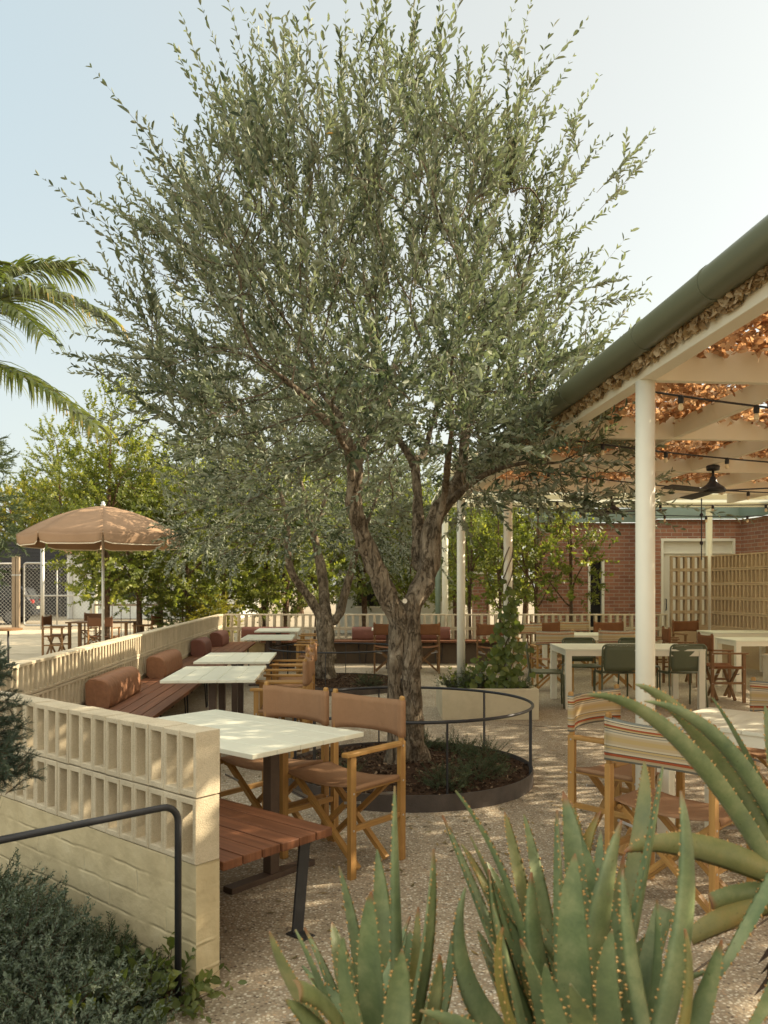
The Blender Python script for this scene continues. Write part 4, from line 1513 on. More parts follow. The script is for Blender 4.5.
# light net cords
cd = MB()
for k in range(20):
    d = k * .45
    cd.tube([W(Y0, d, 2.80), W(Y1, d, 2.80)], .003, 4)
cd.build('net_cord', M['tableleg'], nroot, world=True)


# ceiling fans
def fan(label, p, rz, ln):
    t = thing('ceiling_fan', label, 'ceiling fan', tuple(p), rz, 'black ceiling fans under the pergola')
    b = MB(); b.lathe([(.02, .135), (.055, .14), (.06, .175), (.05, .185)], 20); b.build('canopy', M['black'], t, smooth=True)
    b = MB(); b.tube([(0, 0, .05), (0, 0, .14)], .012, 10); b.build('downrod', M['black'], t, smooth=True)
    b = MB(); b.lathe([(.07, -.06), (.105, -.055), (.112, -.035), (.095, -.012), (.06, .012), (.035, .04), (.026, .075), (.018, .085)], 24); b.build('motor', M['black'], t, smooth=True)
    for k in range(3):
        a = k * 2 * PI / 3
        d = Vector((math.cos(a), math.sin(a), 0)); s = Vector((-math.sin(a), math.cos(a), 0))
        P = []
        for i in range(9):
            r = .10 + i / 8 * ln
            wd = .038 + .022 * math.sin(min(1, i / 6) * PI / 2)
            P.append([d * r + s * (wd * (q - .5) * 2) + Vector((0, 0, -.045 + .018 * (q - .5))) for q in (0, .5, 1)])
        b = MB(); b.grid(P); b.build('blade', M['black'], t, solid=.008)
    return t


fan('black ceiling fan under the pergola, nearer one right of the cream post', AT(713, 486, 7.3), -.5, .52)
fan('black ceiling fan under the pergola, farther one left of the cream post', AT(611.5, 508, 9.6), -.42, .52)


# festoon lights
def festoon(label, p0, p1, sag, n):
    t = thing('festoon_string', label, 'string lights', tuple(p0), 0, 'festoon strings under the pergola')
    p0, p1 = Vector(p0), Vector(p1)
    b = MB()
    P = [p0.lerp(p1, k / 40) - Vector((0, 0, sag * 4 * (k / 40) * (1 - k / 40))) for k in range(41)]
    b.tube(P, .006, 6); b.build('cable', M['black'], t, smooth=True, world=True)
    for k in range(n):
        f = (k + .5) / n
        p = p0.lerp(p1, f) - Vector((0, 0, sag * 4 * f * (1 - f)))
        b = MB(); b.lathe([(.010, -.042), (.016, -.038), (.016, -.010), (.010, .006)], 12, p); so_ = b.build('socket', M['black'], t, smooth=True, world=True)
        b = MB(); b.lathe([(.005, -.080), (.012, -.075), (.0155, -.062), (.012, -.049), (.009, -.040)], 12, p); b.build('bulb', M['bulb'], t, smooth=True, world=True)


festoon('festoon string nearest the camera, starting at the slim cream post', W(4.42, .03, 2.575), W(4.9, 4.2, 2.57), .10, 9)
festoon('festoon string passing in front of the nearer ceiling fan', W(5.9, .1, 2.575), W(6.6, 5.2, 2.57), .12, 10)
festoon('festoon string passing behind the nearer ceiling fan', W(7.3, .1, 2.575), W(8.2, 5.3, 2.57), .14, 10)
festoon('festoon string crossing diagonally over the big cream table', W(9.6, .2, 2.575), W(8.6, 6.0, 2.57), .12, 10)
festoon('festoon string deepest under the pergola along its far edge', W(10.1, .2, 2.575), W(10.1, 6.2, 2.57), .16, 11)
t = thing('hanging_cord', 'thin black drop cord with two connectors above the block screen', 'cord', tuple(AT(701.5, 560, 10.0)))
b = MB(); p = AT(701.5, 560, 10.0); b.tube([p, (p.x, p.y, 2.6)], .007, 6); b.build('cord', M['black'], t, world=True)
for py in (515, 543):
    b = MB(); b.lathe([(.008, -.025), (.022, -.012), (.022, .012), (.008, .025)], 12, AT(701.5, py, 10.0)); b.build('connector', M['black'], t, world=True)

# far posts of other structures
t = thing('round_post', 'cream round post standing right of the front olive trunk at the back wall', 'post', ((445 - CX) * 17.2 / FPX, 17.2, 0))
b = MB(); b.tube([(0, 0, 0), (0, 0, 3.6)], .066, 20); b.build('shaft', M['cream_col'], t, smooth=True)
b = MB(); b.lathe([(.10, 0), (.10, .02), (.07, .03)], 16); b.build('foot', M['cream_col'], t)
t = thing('round_post', 'sage green post beyond the back wall, beside the cream one', 'post', ((438 - CX) * 19 / FPX, 19, 0))
b = MB(); b.tube([(0, 0, 0), (0, 0, 3.6)], .065, 16); b.build('shaft', M['green_trim'], t, smooth=True)
b = MB(); b.lathe([(.10, 0), (.10, .02), (.07, .03)], 16); b.build('foot', M['green_trim'], t)

t = thing('round_post', 'cream round post rising behind the corner of the tall block screen', 'post', ((709 - CX) * 16.95 / FPX, 16.95, 0))
b = MB(); b.tube([(0, 0, 0), (0, 0, 3.2)], .066, 20); b.build('shaft', M['cream_col'], t, smooth=True)
b = MB(); b.lathe([(.07, 3.16), (.10, 3.2), (.10, 3.24)], 16); b.build('capital', M['cream_col'], t)
vr_ = thing('verandah_roof', 'white translucent sheet roof beyond the far end of the pergola', 'roof', (5, 14, 3.25))
M['clear_sheet'] = leafmat('white translucent sheet', [(0, (.75, .75, .70)), (1, (.75, .75, .70))], transl=.6, rough=.5, tcol=(1.15, 1.15, 1.1))
b = MB()
for k in range(10):
    b.box(1.0 + k * .95, 1.0 + k * .95 + .945, 10.75, 17.3, 3.30 + .004 * (k % 2), 3.312 + .004 * (k % 2))
b.build('sheet', M['clear_sheet'], vr_, world=True)
for Yk in (10.8, 12.4, 14.0, 15.6, 17.1):
    b = MB(); b.box(1.0, 10.4, Yk, Yk + .05, 3.20, 3.297); b.build('purlin', M['cream'], vr_, world=True)
# planter box with vine post
pb0 = thing('planter_box', 'low cream planter box with herbs, a vine and two slim posts', 'planter', (1.2, 9.8, 0))
px0, px1, py0, py1 = .66, 1.76, 9.25, 10.30
b = MB(); th = .07
b.box(px0, px1, py0, py0 + th, 0, .35); b.box(px0, px1, py1 - th, py1, 0, .35)
b.box(px0, px0 + th, py0 + th + .001, py1 - th - .001, 0, .35); b.box(px1 - th, px1, py0 + th + .001, py1 - th - .001, 0, .35)
b.build('box', M['planter'], pb0, world=True, bevel=.004)
b = MB(); b.box(px0 + th + .002, px1 - th - .002, py0 + th + .002, py1 - th - .002, .05, .30); b.build('soil', M['soil'], pb0, world=True)
t = thing('vine_post', 'slim cream post rising from the planter wrapped in green vine', 'post', (1.455, 9.55, .3))
b = MB(); b.tube([(0, 0, 0), (0, 0, ZB - .3 + .28)], .052, 22); b.build('shaft', M['cream_col'], t, smooth=True)


# ================================================================ tree rings
def tree_ring(label, c, R, zr, nposts, a0, group):
    t = thing('tree_ring', label, 'tree surround', (c[0], c[1], 0), 0, group)
    n = 72
    b = MB(); pr = [(R + .004, 0), (R + .004, .115), (R - .004, .115), (R - .004, 0)]
    o = len(b.v)
    for k in range(n):
        a = 2 * PI * k / n
        for r, z in pr:
            b.v.append((r * math.cos(a), r * math.sin(a), z))
    for k in range(n):
        k2 = (k + 1) % n
        for i in range(3):
            b.f.append([k * 4 + i, k2 * 4 + i, k2 * 4 + i + 1, k * 4 + i + 1]); b.uv.append([(0, 0)] * 4); b.mi.append(0)
    b.build('edging', M['steel_edge'], t)
    b = MB(); P = []
    for i in range(16):
        r = (R - .006) * i / 15
        row = []
        for k in range(49):
            a = 2 * PI * k / 48
            z = .085 + .05 * (1 - (i / 15) ** 2) + (.018 * mnoise.noise(Vector((r * math.cos(a) * 5, r * math.sin(a) * 5, c[1]))) if 0 < i < 15 else 0)
            row.append((r * math.cos(a), r * math.sin(a), z))
        P.append(row)
    b.grid(P); b.build('mulch', M['soil'], t, smooth=True)
    b = MB(); b.tube([(R * math.cos(2 * PI * k / 64), R * math.sin(2 * PI * k / 64), zr) for k in range(64)], .0115, 10, closed=True)
    b.build('rail', M['black'], t, smooth=True)
    for k in range(nposts):
        a = a0 + 2 * PI * k / nposts
        b = MB(); x, y = (R - .004) * math.cos(a), (R - .004) * math.sin(a)
        x, y = (R - .014) * math.cos(a), (R - .014) * math.sin(a)
        b.bar((x, y, .02), (x, y, zr - .008), .008, .022, up=(math.cos(a), math.sin(a), 0)); b.build('post', M['black'], t)
    # loose bark chips scattered on the mulch
    rg = np.random.default_rng(int(c[1] * 10)); m_ = 2600
    r = R * np.sqrt(rg.random(m_)) * .97; a = rg.random(m_) * 2 * PI
    ctr = np.stack([r * np.cos(a), r * np.sin(a), .092 + .05 * (1 - (r / R) ** 2) + rg.random(m_) * .012], 1)
    u = nrm(rg.normal(size=(m_, 3)) * np.array([1, 1, .3])); v = nrm(np.cross(u, rg.normal(size=(m_, 3))))
    l = .008 + .014 * rg.random((m_, 1)); wd = .003 + .005 * rg.random((m_, 1))
    V = np.stack([ctr - u * l - v * wd, ctr + u * l - v * wd, ctr + u * l + v * wd, ctr - u * l + v * wd], 1).reshape(-1, 3)
    F = np.arange(m_ * 4).reshape(-1, 4)
    ch = arrmesh('bark_chips', V, F, M['chips'], t, {'rnd': ('FACE', rg.random(m_))})
    return t


M['chips'] = leafmat('bark chips', [(0, (.035, .022, .014)), (.5, (.075, .045, .027)), (.85, (.13, .085, .05)), (1, (.24, .17, .11))], transl=0.0, rough=.9, spec=.1)
RC1 = (.19, 6.40); RR1 = .965
tree_ring('steel edged mulch ring with a thin black hoop rail round the front olive', RC1, RR1, .60, 6, -1.32, 'hoop railed tree rings')
RC2 = (-.72, 12.3); RR2 = 1.0
tree_ring('steel edged mulch ring with a hoop rail round the rear olive', RC2, RR2, .60, 6, -.62, 'hoop railed tree rings')

# ================================================================ trees
def scaffold(paths, step):
    """paths: list of ([(point, radius)...], parent_path, parent_t) -> nodes, par, rmin"""
    nodes, par, rmin = [], [], {}
    idx = []
    for pts, pp, pi in paths:
        ids = []
        last = -1
        if pp is not None:
            m_ = len(idx[pp])
            last = idx[pp][min(pi, m_ - 1) if pi >= 0 else max(0, m_ + pi)]
        P = [Vector(p) for p, r in pts]; R = [r for p, r in pts]
        # catmull-rom
        seq = []
        for i in range(len(P) - 1):
            p0, p1, p2, p3 = P[max(i - 1, 0)], P[i], P[i + 1], P[min(i + 2, len(P) - 1)]
            k = max(1, int((p2 - p1).length / step))
            for q in range(k):
                t = q / k
                v = .5 * ((2 * p1) + (p2 - p0) * t + (2 * p0 - 5 * p1 + 4 * p2 - p3) * t * t + (-p0 + 3 * p1 - 3 * p2 + p3) * t ** 3)
                seq.append((v, R[i] + (R[i + 1] - R[i]) * t))
        seq.append((P[-1], R[-1]))
        for k, (v, r) in enumerate(seq):
            nodes.append(np.array(v)); par.append(last); rmin[len(nodes) - 1] = r
            last = len(nodes) - 1
            ids.append(last)
        idx.append(ids)
    return nodes, par, rmin, idx


def make_tree(name, label, cat, loc, paths, att, step=.1, infl=.6, kill=.16, up=.05, iters=90, tip=.003,
              shoot_n=24, shoot_len=.28, leaf=(.06, .015), ang=.75, leafm='olive_leaf', bark='olive_bark', twr=.0025, shoot_r=.010,
              per=1.0, upb=.5, curv=0., gn=.10, gs=3.0, group=None, seed=3, arrange='opp', fold=.25, extra=None, droop_fn=None, outb=.35, maxr=None, e=2.3, wild=0, djit=.38):
    rng = np.random.default_rng(seed)
    loc = np.array(loc, float)
    root = thing(name, label, cat, tuple(loc), 0, group)
    nodes, par, rmin, idx = scaffold(paths, step)
    nodes, par = colonize(nodes, par, att, infl, kill, step, iters, up=up, rng=rng)
    if len(nodes) == 0:
        return root
    r = radii(nodes, par, rmin, tip=tip, e=e)
    thick, thin = branch_mesh(nodes - loc, par, r, gn=gn, gs=gs)
    thick.build('trunk', M[bark], root, smooth=True)
    # shoots
    cand = np.where((r < shoot_r) & (par >= 0))[0]
    rep = rng.poisson(per, len(cand))
    ends = ~np.isin(cand, par)
    rep = np.maximum(rep, ends * 1)
    src = np.repeat(cand, rep)
    base = nodes[src] + rng.normal(0, step * .3, (len(src), 3))
    d0 = nrm(nodes[src] - nodes[par[src]])
    ctr = nodes[cand].mean(0)
    out = nrm(base - ctr - np.array([0, 0, -.6]))
    D = nrm(d0 * .55 + out * outb + np.array([0, 0, upb]) + rng.normal(0, djit, (len(src), 3)))
    if droop_fn is not None:
        D = nrm(D + droop_fn(base))
    L = shoot_len * (1 + rng.normal(0, .35, len(src))).clip(.35, 2.0)
    if wild:                                             # long free shoots from the outermost twigs
        tips = cand[ends]
        q = nodes[tips] - ctr
        score = np.linalg.norm(q * np.array([1, 1, .9]), axis=1) + .35 * q[:, 2] + rng.normal(0, .25, len(tips))
        tips = tips[np.argsort(-score)[:wild]]
        wo = nrm(nodes[tips] - ctr)
        wd = nrm(nrm(nodes[tips] - nodes[par[tips]]) * .4 + wo * .55 + np.array([0, 0, .55]) + rng.normal(0, .17, (len(tips), 3)))
        base = np.concatenate([base, nodes[tips]]); D = np.concatenate([D, wd]); L = np.concatenate([L, rng.uniform(.38, .92, len(tips))])
    if extra is not None:
        eb, ed, el = extra
        base = np.concatenate([base, eb]); D = np.concatenate([D, nrm(ed)]); L = np.concatenate([L, el])
    # two length classes so that leaf spacing stays even
    Vs, Fs, Rs, o = [], [], [], 0
    for lo, hi in ((0, shoot_len * .8), (shoot_len * .8, shoot_len * 1.3), (shoot_len * 1.3, 9)):
        s = (L >= lo) & (L < hi)
        if s.sum() == 0:
            continue
        n = max(4, int(shoot_n * (L[s].mean() / shoot_len)))
        V, F, R = leafy(base[s] - loc, D[s], L[s], n, leaf[0], leaf[1], ang=ang, curv=curv, rng=rng, arrange=arrange, fold=fold)
        Vs.append(V); Fs.append(F + o); Rs.append(R); o += len(V)
    V, F, R = np.concatenate(Vs), np.concatenate(Fs), np.concatenate(Rs)
    arrmesh('foliage', V, F, M[leafm], root, {'rnd': ('FACE', R)})
    tv, tf = twigs(base - loc, D, L, twr, curv=curv, rng=rng)
    # thin branches + twigs as one part
    bv = np.array(thin.v) if thin.v else np.zeros((0, 3))
    tri = []
    for f in thin.f:
        for k in range(1, len(f) - 1):
            tri.append((f[0], f[k], f[k + 1]))
    parts = [(tv, tf)]
    if len(bv):
        parts.append((bv, np.array(tri)))
    V, F = merge_arr(parts)
    arrmesh('branches', V, F, M[bark], root, smooth=True)
    print(name, 'nodes', len(nodes), 'shoots', len(L), 'leaves', len(R) // 2)
    return root


# ---------------------------------------------------------------- front olive
def A1(px, py, dY):
    p = AT(px, py, 6.4 + dY)
    return tuple(p)


TR = []
# trunk: two fused stems
TR.append(([((.075, 6.36, -.02), 0.1380), ((.080, 6.37, .12), 0.0966), ((.092, 6.38, .30), 0.0607), ((.084, 6.39, .55), 0.0534), ((.078, 6.39, .80), 0.0534), ((.10, 6.40, .98), 0.0626), ((.13, 6.40, 1.12), 0.0736), (A1(399, 613, -.02), 0.0782)], None, 0))          # 0
TR.append(([((.245, 6.46, -.02), 0.1748), ((.24, 6.45, .12), 0.1242), ((.23, 6.44, .35), 0.0828), ((.222, 6.42, .60), 0.0764), ((.22, 6.42, .85), 0.0846), ((.212, 6.42, 1.10), 0.0920), (A1(411, 606, .02), 0.0920)], None, 0))     # 1
TR.append(([(A1(390, 604, -.04), 0.0820), (A1(372, 562, -.12), 0.0672), (A1(358, 522, -.2), 0.0640), (A1(354, 498, -.25), 0.0607), (A1(357, 472, -.28), 0.0541), (A1(357, 452, -.3), 0.0508), (A1(345, 436, -.35), 0.0377), (A1(328, 424, -.45), 0.0344), (A1(309, 400, -.6), 0.0262), (A1(285, 380, -.8), 0.0180)], 0, -1))   # 2 left limb
TR.append(([(A1(420, 592, .05), 0.0861), (A1(429, 562, .1), 0.0804), (A1(432, 528, .15), 0.0738), (A1(440, 508, .2), 0.0656), (A1(455, 488, .25), 0.0508), (A1(463, 464, .3), 0.0410), (A1(464, 440, .35), 0.0344), (A1(470, 410, .4), 0.0295), (A1(477, 380, .45), 0.0213), (A1(484, 340, .5), 0.0148)], 1, -1))      # 3 right limb
TR.append(([(A1(417, 570, .15), 0.0492), (A1(418, 530, .3), 0.0426), (A1(417, 480, .5), 0.0377), (A1(412, 458, .6), 0.0361), (A1(399, 442, .7), 0.0312), (A1(392, 420, .8), 0.0262), (A1(384, 385, .9), 0.0197), (A1(378, 340, 1.0), 0.0131)], 3, 3))                                       # 4 middle
TR.append(([(A1(345, 430, -.3), 0.0246), (A1(336, 408, -.2), 0.0230), (A1(322, 395, -.1), 0.0180), (A1(312, 360, 0), 0.0131)], 2, -12))  # 5
TR.append(([(A1(421, 462, .62), 0.0279), (A1(428, 440, .7), 0.0246), (A1(438, 400, .75), 0.0180), (A1(446, 350, .8), 0.0123)], 4, -14))     # 6
TR.append(([(A1(452, 500, .1), 0.0328), (A1(470, 484, -.1), 0.0262), (A1(495, 470, -.3), 0.0197), (A1(530, 462, -.5), 0.0131), (A1(560, 465, -.6), 0.0082)], 3, -18))   # 7 right low
TR.append(([(A1(350, 452, -.5), 0.0246), (A1(340, 440, -.9), 0.0213), (A1(330, 410, -1.2), 0.0148)], 2, -14))                       # 8 toward camera left
TR.append(([(A1(445, 495, .0), 0.0279), (A1(448, 460, -.5), 0.0213), (A1(452, 420, -.9), 0.0148), (A1(450, 370, -1.1), 0.0098)], 3, -22))    # 9 toward camera
TR.append(([(A1(362, 445, -.1), 0.0246), (A1(372, 425, .3), 0.0213), (A1(368, 400, .5), 0.0148)], 2, -12))      # 10
PROF = [(60, 300, 400), (100, 270, 430), (135, 240, 485), (165, 200, 530), (205, 162, 562), (235, 128, 590), (270, 120, 590), (310, 112, 592), (350, 98, 612), (390, 105, 628),
        (430, 125, 632), (470, 155, 622), (510, 190, 612), (545, 235, 600), (575, 270, 560)]
rng = np.random.default_rng(21)
att = []
while len(att) < 3300:
    py = rng.uniform(138, 565)
    if py < 230 and rng.random() < .50 * (230 - py) / 92:
        continue
    yy = [p[0] for p in PROF]
    xl = np.interp(py, yy, [p[1] for p in PROF]); xr = np.interp(py, yy, [p[2] for p in PROF])
    xc, hw = (xl + xr) / 2, (xr - xl) / 2
    u, v = rng.uniform(-1, 1, 2)
    rr = math.hypot(u, v)
    if rr > 1:
        continue
    if rng.random() > .35 + .65 * rr:
        continue
    dY = v * min(hw / 127, 1.95) + .12
    Y = 6.4 + dY
    # the profile is read at the trunk's distance
    x = (xc + u * hw * .90 - CX) * 6.4 / FPX
    z = H - (py - CY) * 6.4 / FPX
    # keep the space under the canopy open
    rad = math.hypot(x - .2, Y - 6.4)
    floor = 2.55 - (.52 if x > .2 else .62) * max(0, rad - .70)
    if z < floor:
        continue
    if z < 2.9 and rng.random() < .30:
        continue
    if rr > .25 and mnoise.noise(Vector((x, Y, z)) * 1.75) < (.04 if py < 230 else -.06) and rng.random() < .90:
        continue
    att.append((x, Y, z))
for k in range(330):                                  # the hanging clump towards the pergola
    p = AT(rng.uniform(455, 632), 0, 1); Yk = rng.uniform(5.5, 6.5); px_ = rng.uniform(455, 635); py_ = rng.uniform(355, 512)
    att.append(tuple(AT(px_, py_, Yk)))
att = np.array(att)
# long free shoots on the outline
ex = [(100, 245, 125, 320, .6), (110, 235, 190, 300, .5), (150, 190, 215, 260, .6), (205, 90, 260, 190, .6), (258, 40, 290, 130, .5), (285, 5, 300, 110, .6), (345, 12, 335, 110, .5), (372, 32, 352, 110, .5),
      (265, 100, 295, 180, .5), (526, 22, 500, 120, .6), (543, 82, 505, 130, .4), (545, 108, 505, 170, .5), (622, 112, 565, 180, .6), (560, 128, 570, 180, .4), (640, 152, 590, 205, .6), (642, 168, 588, 230, .6), (618, 222, 570, 265, .5),
      (632, 272, 575, 290, .5), (640, 302, 560, 325, .6), (408, 70, 400, 130, .5), (455, 68, 450, 140, .5), (432, 75, 428, 150, .5), (480, 60, 470, 150, .5), (130, 205, 170, 280, .5), (620, 330, 560, 355, .5), (96, 300, 150, 330, .5), (85, 350, 140, 365, .5), (90, 385, 150, 390, .5)]
eb, ed, el = [], [], []
for tx, ty, bx, by, _ in ex:
    if True:
        dY = rng.uniform(-.5, .5)
        p1 = AT(tx, ty, 6.4); p0 = AT(bx, by, 6.4)
        p0.y += dY; p1.y += dY + rng.uniform(-.1, .1)
        d = p1 - p0
        Lr = d.length
        eb.append(p0); ed.append(d); el.append(Lr)
        # side shoots
        for f in (.15, .35, .5):
            s = d.normalized() * .8 + Vector(rng.normal(0, .35, 3)) + Vector((0, 0, .25))
            eb.append(p0 + d * f); ed.append(s); el.append(Lr * rng.uniform(.25, .5))
extra = (np.array([tuple(p) for p in eb]), np.array([tuple(p) for p in ed]), np.array(el))


def droop1(b):
    f = np.clip((2.6 - b[:, 2]) / .6, 0, 1.2)
    return np.stack([0 * f, 0 * f, -f * .8], 1)


olive = make_tree('olive_tree', 'large olive tree with a double trunk rising from the nearer mulch ring', 'tree', (.22, 6.4, 0), TR, att, step=.085, infl=.75, kill=.15, up=.06, iters=120,
                  wild=420, shoot_n=17, shoot_len=.28, leaf=(.052, .0172), ang=.58, e=2.75, djit=.33, per=OLIVE_PER, upb=.55, gn=.27, gs=2.6, seed=4, extra=extra, droop_fn=droop1, twr=.0022, shoot_r=.010, tip=.0028)
tg = MB(); tg.lathe([(.019, 0), (.019, .003)], 20)
tg_o = tg.build('tag', M['white_trim'], olive)
tg_o.location = (-.06, -.155, 1.40); tg_o.rotation_euler = (PI / 2 * .96, 0, -.2)

# ---------------------------------------------------------------- rear olive
def A2(px, py, dY):
    return tuple(AT(px, py, 12.35 + dY))


T2 = [([((-.88, 12.35, -.02), 0.2040), ((-.885, 12.35, .15), 0.1700), ((-.885, 12.35, .5), 0.1403), ((-.87, 12.35, .95), 0.1360), (A2(325, 622, 0), 0.1190)], None, 0),
      ([(A2(317, 610, 0), 0.0723), (A2(305, 592, -.1), 0.0638), (A2(290, 570, -.2), 0.0553), (A2(287, 540, -.3), 0.0467), (A2(287, 520, -.4), 0.0340), (A2(280, 490, -.5), 0.0238)], 0, -1),
      ([(A2(325, 600, .1), 0.0808), (A2(322, 572, .2), 0.0723), (A2(316, 545, .3), 0.0595), (A2(310, 515, .4), 0.0425), (A2(300, 480, .5), 0.0298), (A2(295, 450, .6), 0.0187)], 0, -1),
      ([(A2(338, 620, 0), 0.0723), (A2(346, 590, 0), 0.0638), (A2(353, 565, -.1), 0.0510), (A2(360, 540, -.2), 0.0382), (A2(372, 510, -.3), 0.0255), (A2(385, 470, -.3), 0.0170)], 0, -2),
      ([(A2(313, 530, .3), 0.0340), (A2(325, 500, .1), 0.0255), (A2(335, 465, 0), 0.0170)], 2, -14)]
att = []
while len(att) < 1650:
    py = rng.uniform(390, 600)
    u, v = rng.uniform(-1, 1, 2)
    if math.hypot(u, v) > 1:
        continue
    hw = np.interp(py, [390, 430, 500, 560, 590], [60, 115, 145, 140, 110])
    dY = v * hw / 66
    x = (305 + u * hw - CX) * 12.35 / FPX
    z = H - (py - CY) * 12.35 / FPX
    rad = math.hypot(u, v)
    if mnoise.noise(Vector((x, 12 + dY, z)) * 1.5) < -.05 and rng.random() < .85:
        continue
    if z < 2.3 - .75 * max(0, rad - .35):
        continue
    att.append((x, 12.35 + dY, z))


def droop2(b):
    f = np.clip((2.7 - b[:, 2]) / .6, 0, 1.5)
    return np.stack([0 * f, 0 * f, -f * 1.2], 1)


make_tree('olive_tree', 'smaller olive tree with three stems rising from the rear mulch ring', 'tree', (-.88, 12.35, 0), T2, np.array(att), step=.12, infl=.8, kill=.20, iters=90, shoot_n=24, shoot_len=.34,
          leaf=(.058, .021), ang=.6, per=1.1, upb=.35, gn=.24, e=2.6, seed=9, droop_fn=droop2, shoot_r=.012, tip=.0035, twr=.0025)


# ---------------------------------------------------------------- background trees
def blob_att(n, ells, rng):
    out = []
    wts = np.array([a * b * c for _, (a, b, c) in ells]); wts = wts / wts.sum()
    while len(out) < n:
        k = rng.choice(len(ells), p=wts)
        c, s = ells[k]
        p = rng.normal(size=3); p = p / np.linalg.norm(p) * (.35 + .65 * rng.random() ** .5)
        out.append(np.array(c) + p * np.array(s))
    return np.array(out)


def simple_trunk(h, r, lean=0., rng=RNG, forks=3):
    P = [([((0, 0, -.02), r * 1.35), ((.01, 0, .15), r), ((lean * .3, .02, h * .35), r * .8), ((lean * .6, -.03, h * .65), r * .55), ((lean, 0, h * .92), r * .25)], None, 0)]
    for k in range(forks):
        a = k * 2.4 + rng.random() * .5; z = h * (.28 + .14 * k)
        P.append(([((lean * .3 + .03 * math.cos(a), .03 * math.sin(a), z), r * .45), ((lean * .3 + .35 * math.cos(a), .35 * math.sin(a), z + .4), r * .3), ((lean * .3 + .7 * math.cos(a), .7 * math.sin(a), z + .9), r * .15)], 0, max(2, int(len([0]) + h * .3 / .15))))
    return P


r1 = np.random.default_rng(31)
gtree = 'trees beyond the courtyard walls'
# A: slender upright young tree with broad leaves
tA = make_tree('young_tree', 'x', 'tree', (0, 0, 0), simple_trunk(5.4, .075, .1, r1), blob_att(750, [((0, 0, 2.6), (1.25, 1.25, 1.5)), ((.1, 0, 4.2), (1.1, 1.1, 1.4)), ((.1, .1, 5.4), (.65, .65, .9))], r1),
               step=.16, infl=1.0, kill=.28, iters=70, shoot_n=26, shoot_len=.44, leaf=(.066, .038), ang=.95, leafm='hedge_leaf', bark='young_bark', per=1.45, upb=.3, gn=.05, seed=12, group=gtree, arrange='alt', fold=.15, shoot_r=.02, tip=.005, twr=.003)
# B: bushy round tree
tB = make_tree('bushy_tree', 'x', 'tree', (0, 0, 0), simple_trunk(3.6, .10, -.1, r1), blob_att(900, [((0, 0, 2.6), (1.9, 1.7, 1.5)), ((.7, .2, 3.5), (1.2, 1.2, 1.0)), ((-.9, -.2, 3.2), (1.1, 1.1, 1.1)), ((.2, 0, 1.4), (1.4, 1.4, .7))], r1),
               step=.18, infl=1.1, kill=.30, iters=70, shoot_n=22, shoot_len=.44, leaf=(.078, .044), ang=.95, leafm='hedge_leaf', bark='young_bark', per=1.1, upb=.25, gn=.05, seed=15, group=gtree, arrange='alt', fold=.15, shoot_r=.022, tip=.005, twr=.003)
# C: sparse slender sapling
tC = make_tree('slender_sapling', 'x', 'tree', (0, 0, 0), simple_trunk(3.7, .042, .05, r1, 4), blob_att(330, [((0, 0, 2.1), (.85, .85, 1.1)), ((0, 0, 3.2), (.75, .75, .9))], r1),
               step=.13, infl=.9, kill=.26, iters=60, shoot_n=13, shoot_len=.36, leaf=(.085, .042), ang=.95, leafm='hedge_leaf', bark='young_bark', per=.75, upb=.2, gn=.04, seed=17, group=gtree, arrange='alt', fold=.15, shoot_r=.015, tip=.004, twr=.0028)


def recolor(root, leafm):
    for ch in root.children:
        if ch.name.startswith('foliage'):
            ch.data = ch.data.copy(); ch.data.materials[0] = M[leafm]
    return root


def place(src, first, px, Y, rz, s, label, leafm=None):
    pos = ((px - CX) * Y / FPX, Y, 0)
    if first:
        src.location = pos; src.rotation_euler = (0, 0, rz); src['label'] = label; src.scale = (s, s, s) if not isinstance(s, tuple) else s
        return src
    o = dup(src, pos, rz, label, gtree, (s, s, s) if not isinstance(s, tuple) else s)
    if leafm:
        recolor(o, leafm)
    return o


place(tA, True, 106, 17.8, .3, .98, 'tall slender bright green tree rising straight behind the umbrella')
place(tA, False, 140, 18.6, 1.9, (.95, .95, .82), 'bright green tree with a reddish stem right of the umbrella')
place(tA, False, 62, 46, 3.1, (1.9, 1.9, 1.75), 'bright green tree rising beyond the white workshop, left of the umbrella top')
place(tA, False, 188, 19.0, 4.2, (1.0, 1.0, .80), 'bright green tree with its stem just beyond the left wall, third from the umbrella')
place(tB, True, 225, 20.5, .0, (1.0, 1.0, 1.05), 'bushy green tree behind the corner of the two walls')
place(tB, False, 265, 22.0, 2.2, (1.0, 1.0, 1.15), 'bushy green tree seen left of the rear olive stems')
place(tB, False, 318, 24.0, 4.1, (1.15, 1.15, 1.2), 'bushy green tree directly behind the rear olive', None)
place(tB, False, 365, 26.0, 1.2, (1.0, 1.0, 1.1), 'bushy green tree seen between the two olive trunks', 'dark_leaf')
place(tC, True, 536, 17.6, .5, 1.0, 'slender sapling behind the back wall, left of the pair before the brick wall')
place(tC, False, 572, 17.9, 2.5, 1.02, 'slender sapling behind the back wall, nearest the brick wall')
place(tC, False, 500, 18.6, 3.9, .95, 'slender sapling behind the vine clad post')
place(tC, False, 470, 19.5, 1.2, (1.1, 1.1, 1.0), 'slender sapling behind the slim post left of the vine')
place(tB, False, 14, 50.0, .8, (2.0, 2.0, 1.85), 'yellow green bushy tree at the left edge above the dark cladding', 'yellow_leaf')
place(tB, False, 52, 54.0, 2.9, (2.0, 2.0, 2.0), 'green bushy tree behind the chain link gate, left of the umbrella', 'dark_leaf')
place(tB, False, 160, 25.5, 5.2, (1.0, 1.0, 1.05), 'bushy darker tree filling in behind the bright trees right of the umbrella', 'dark_leaf')
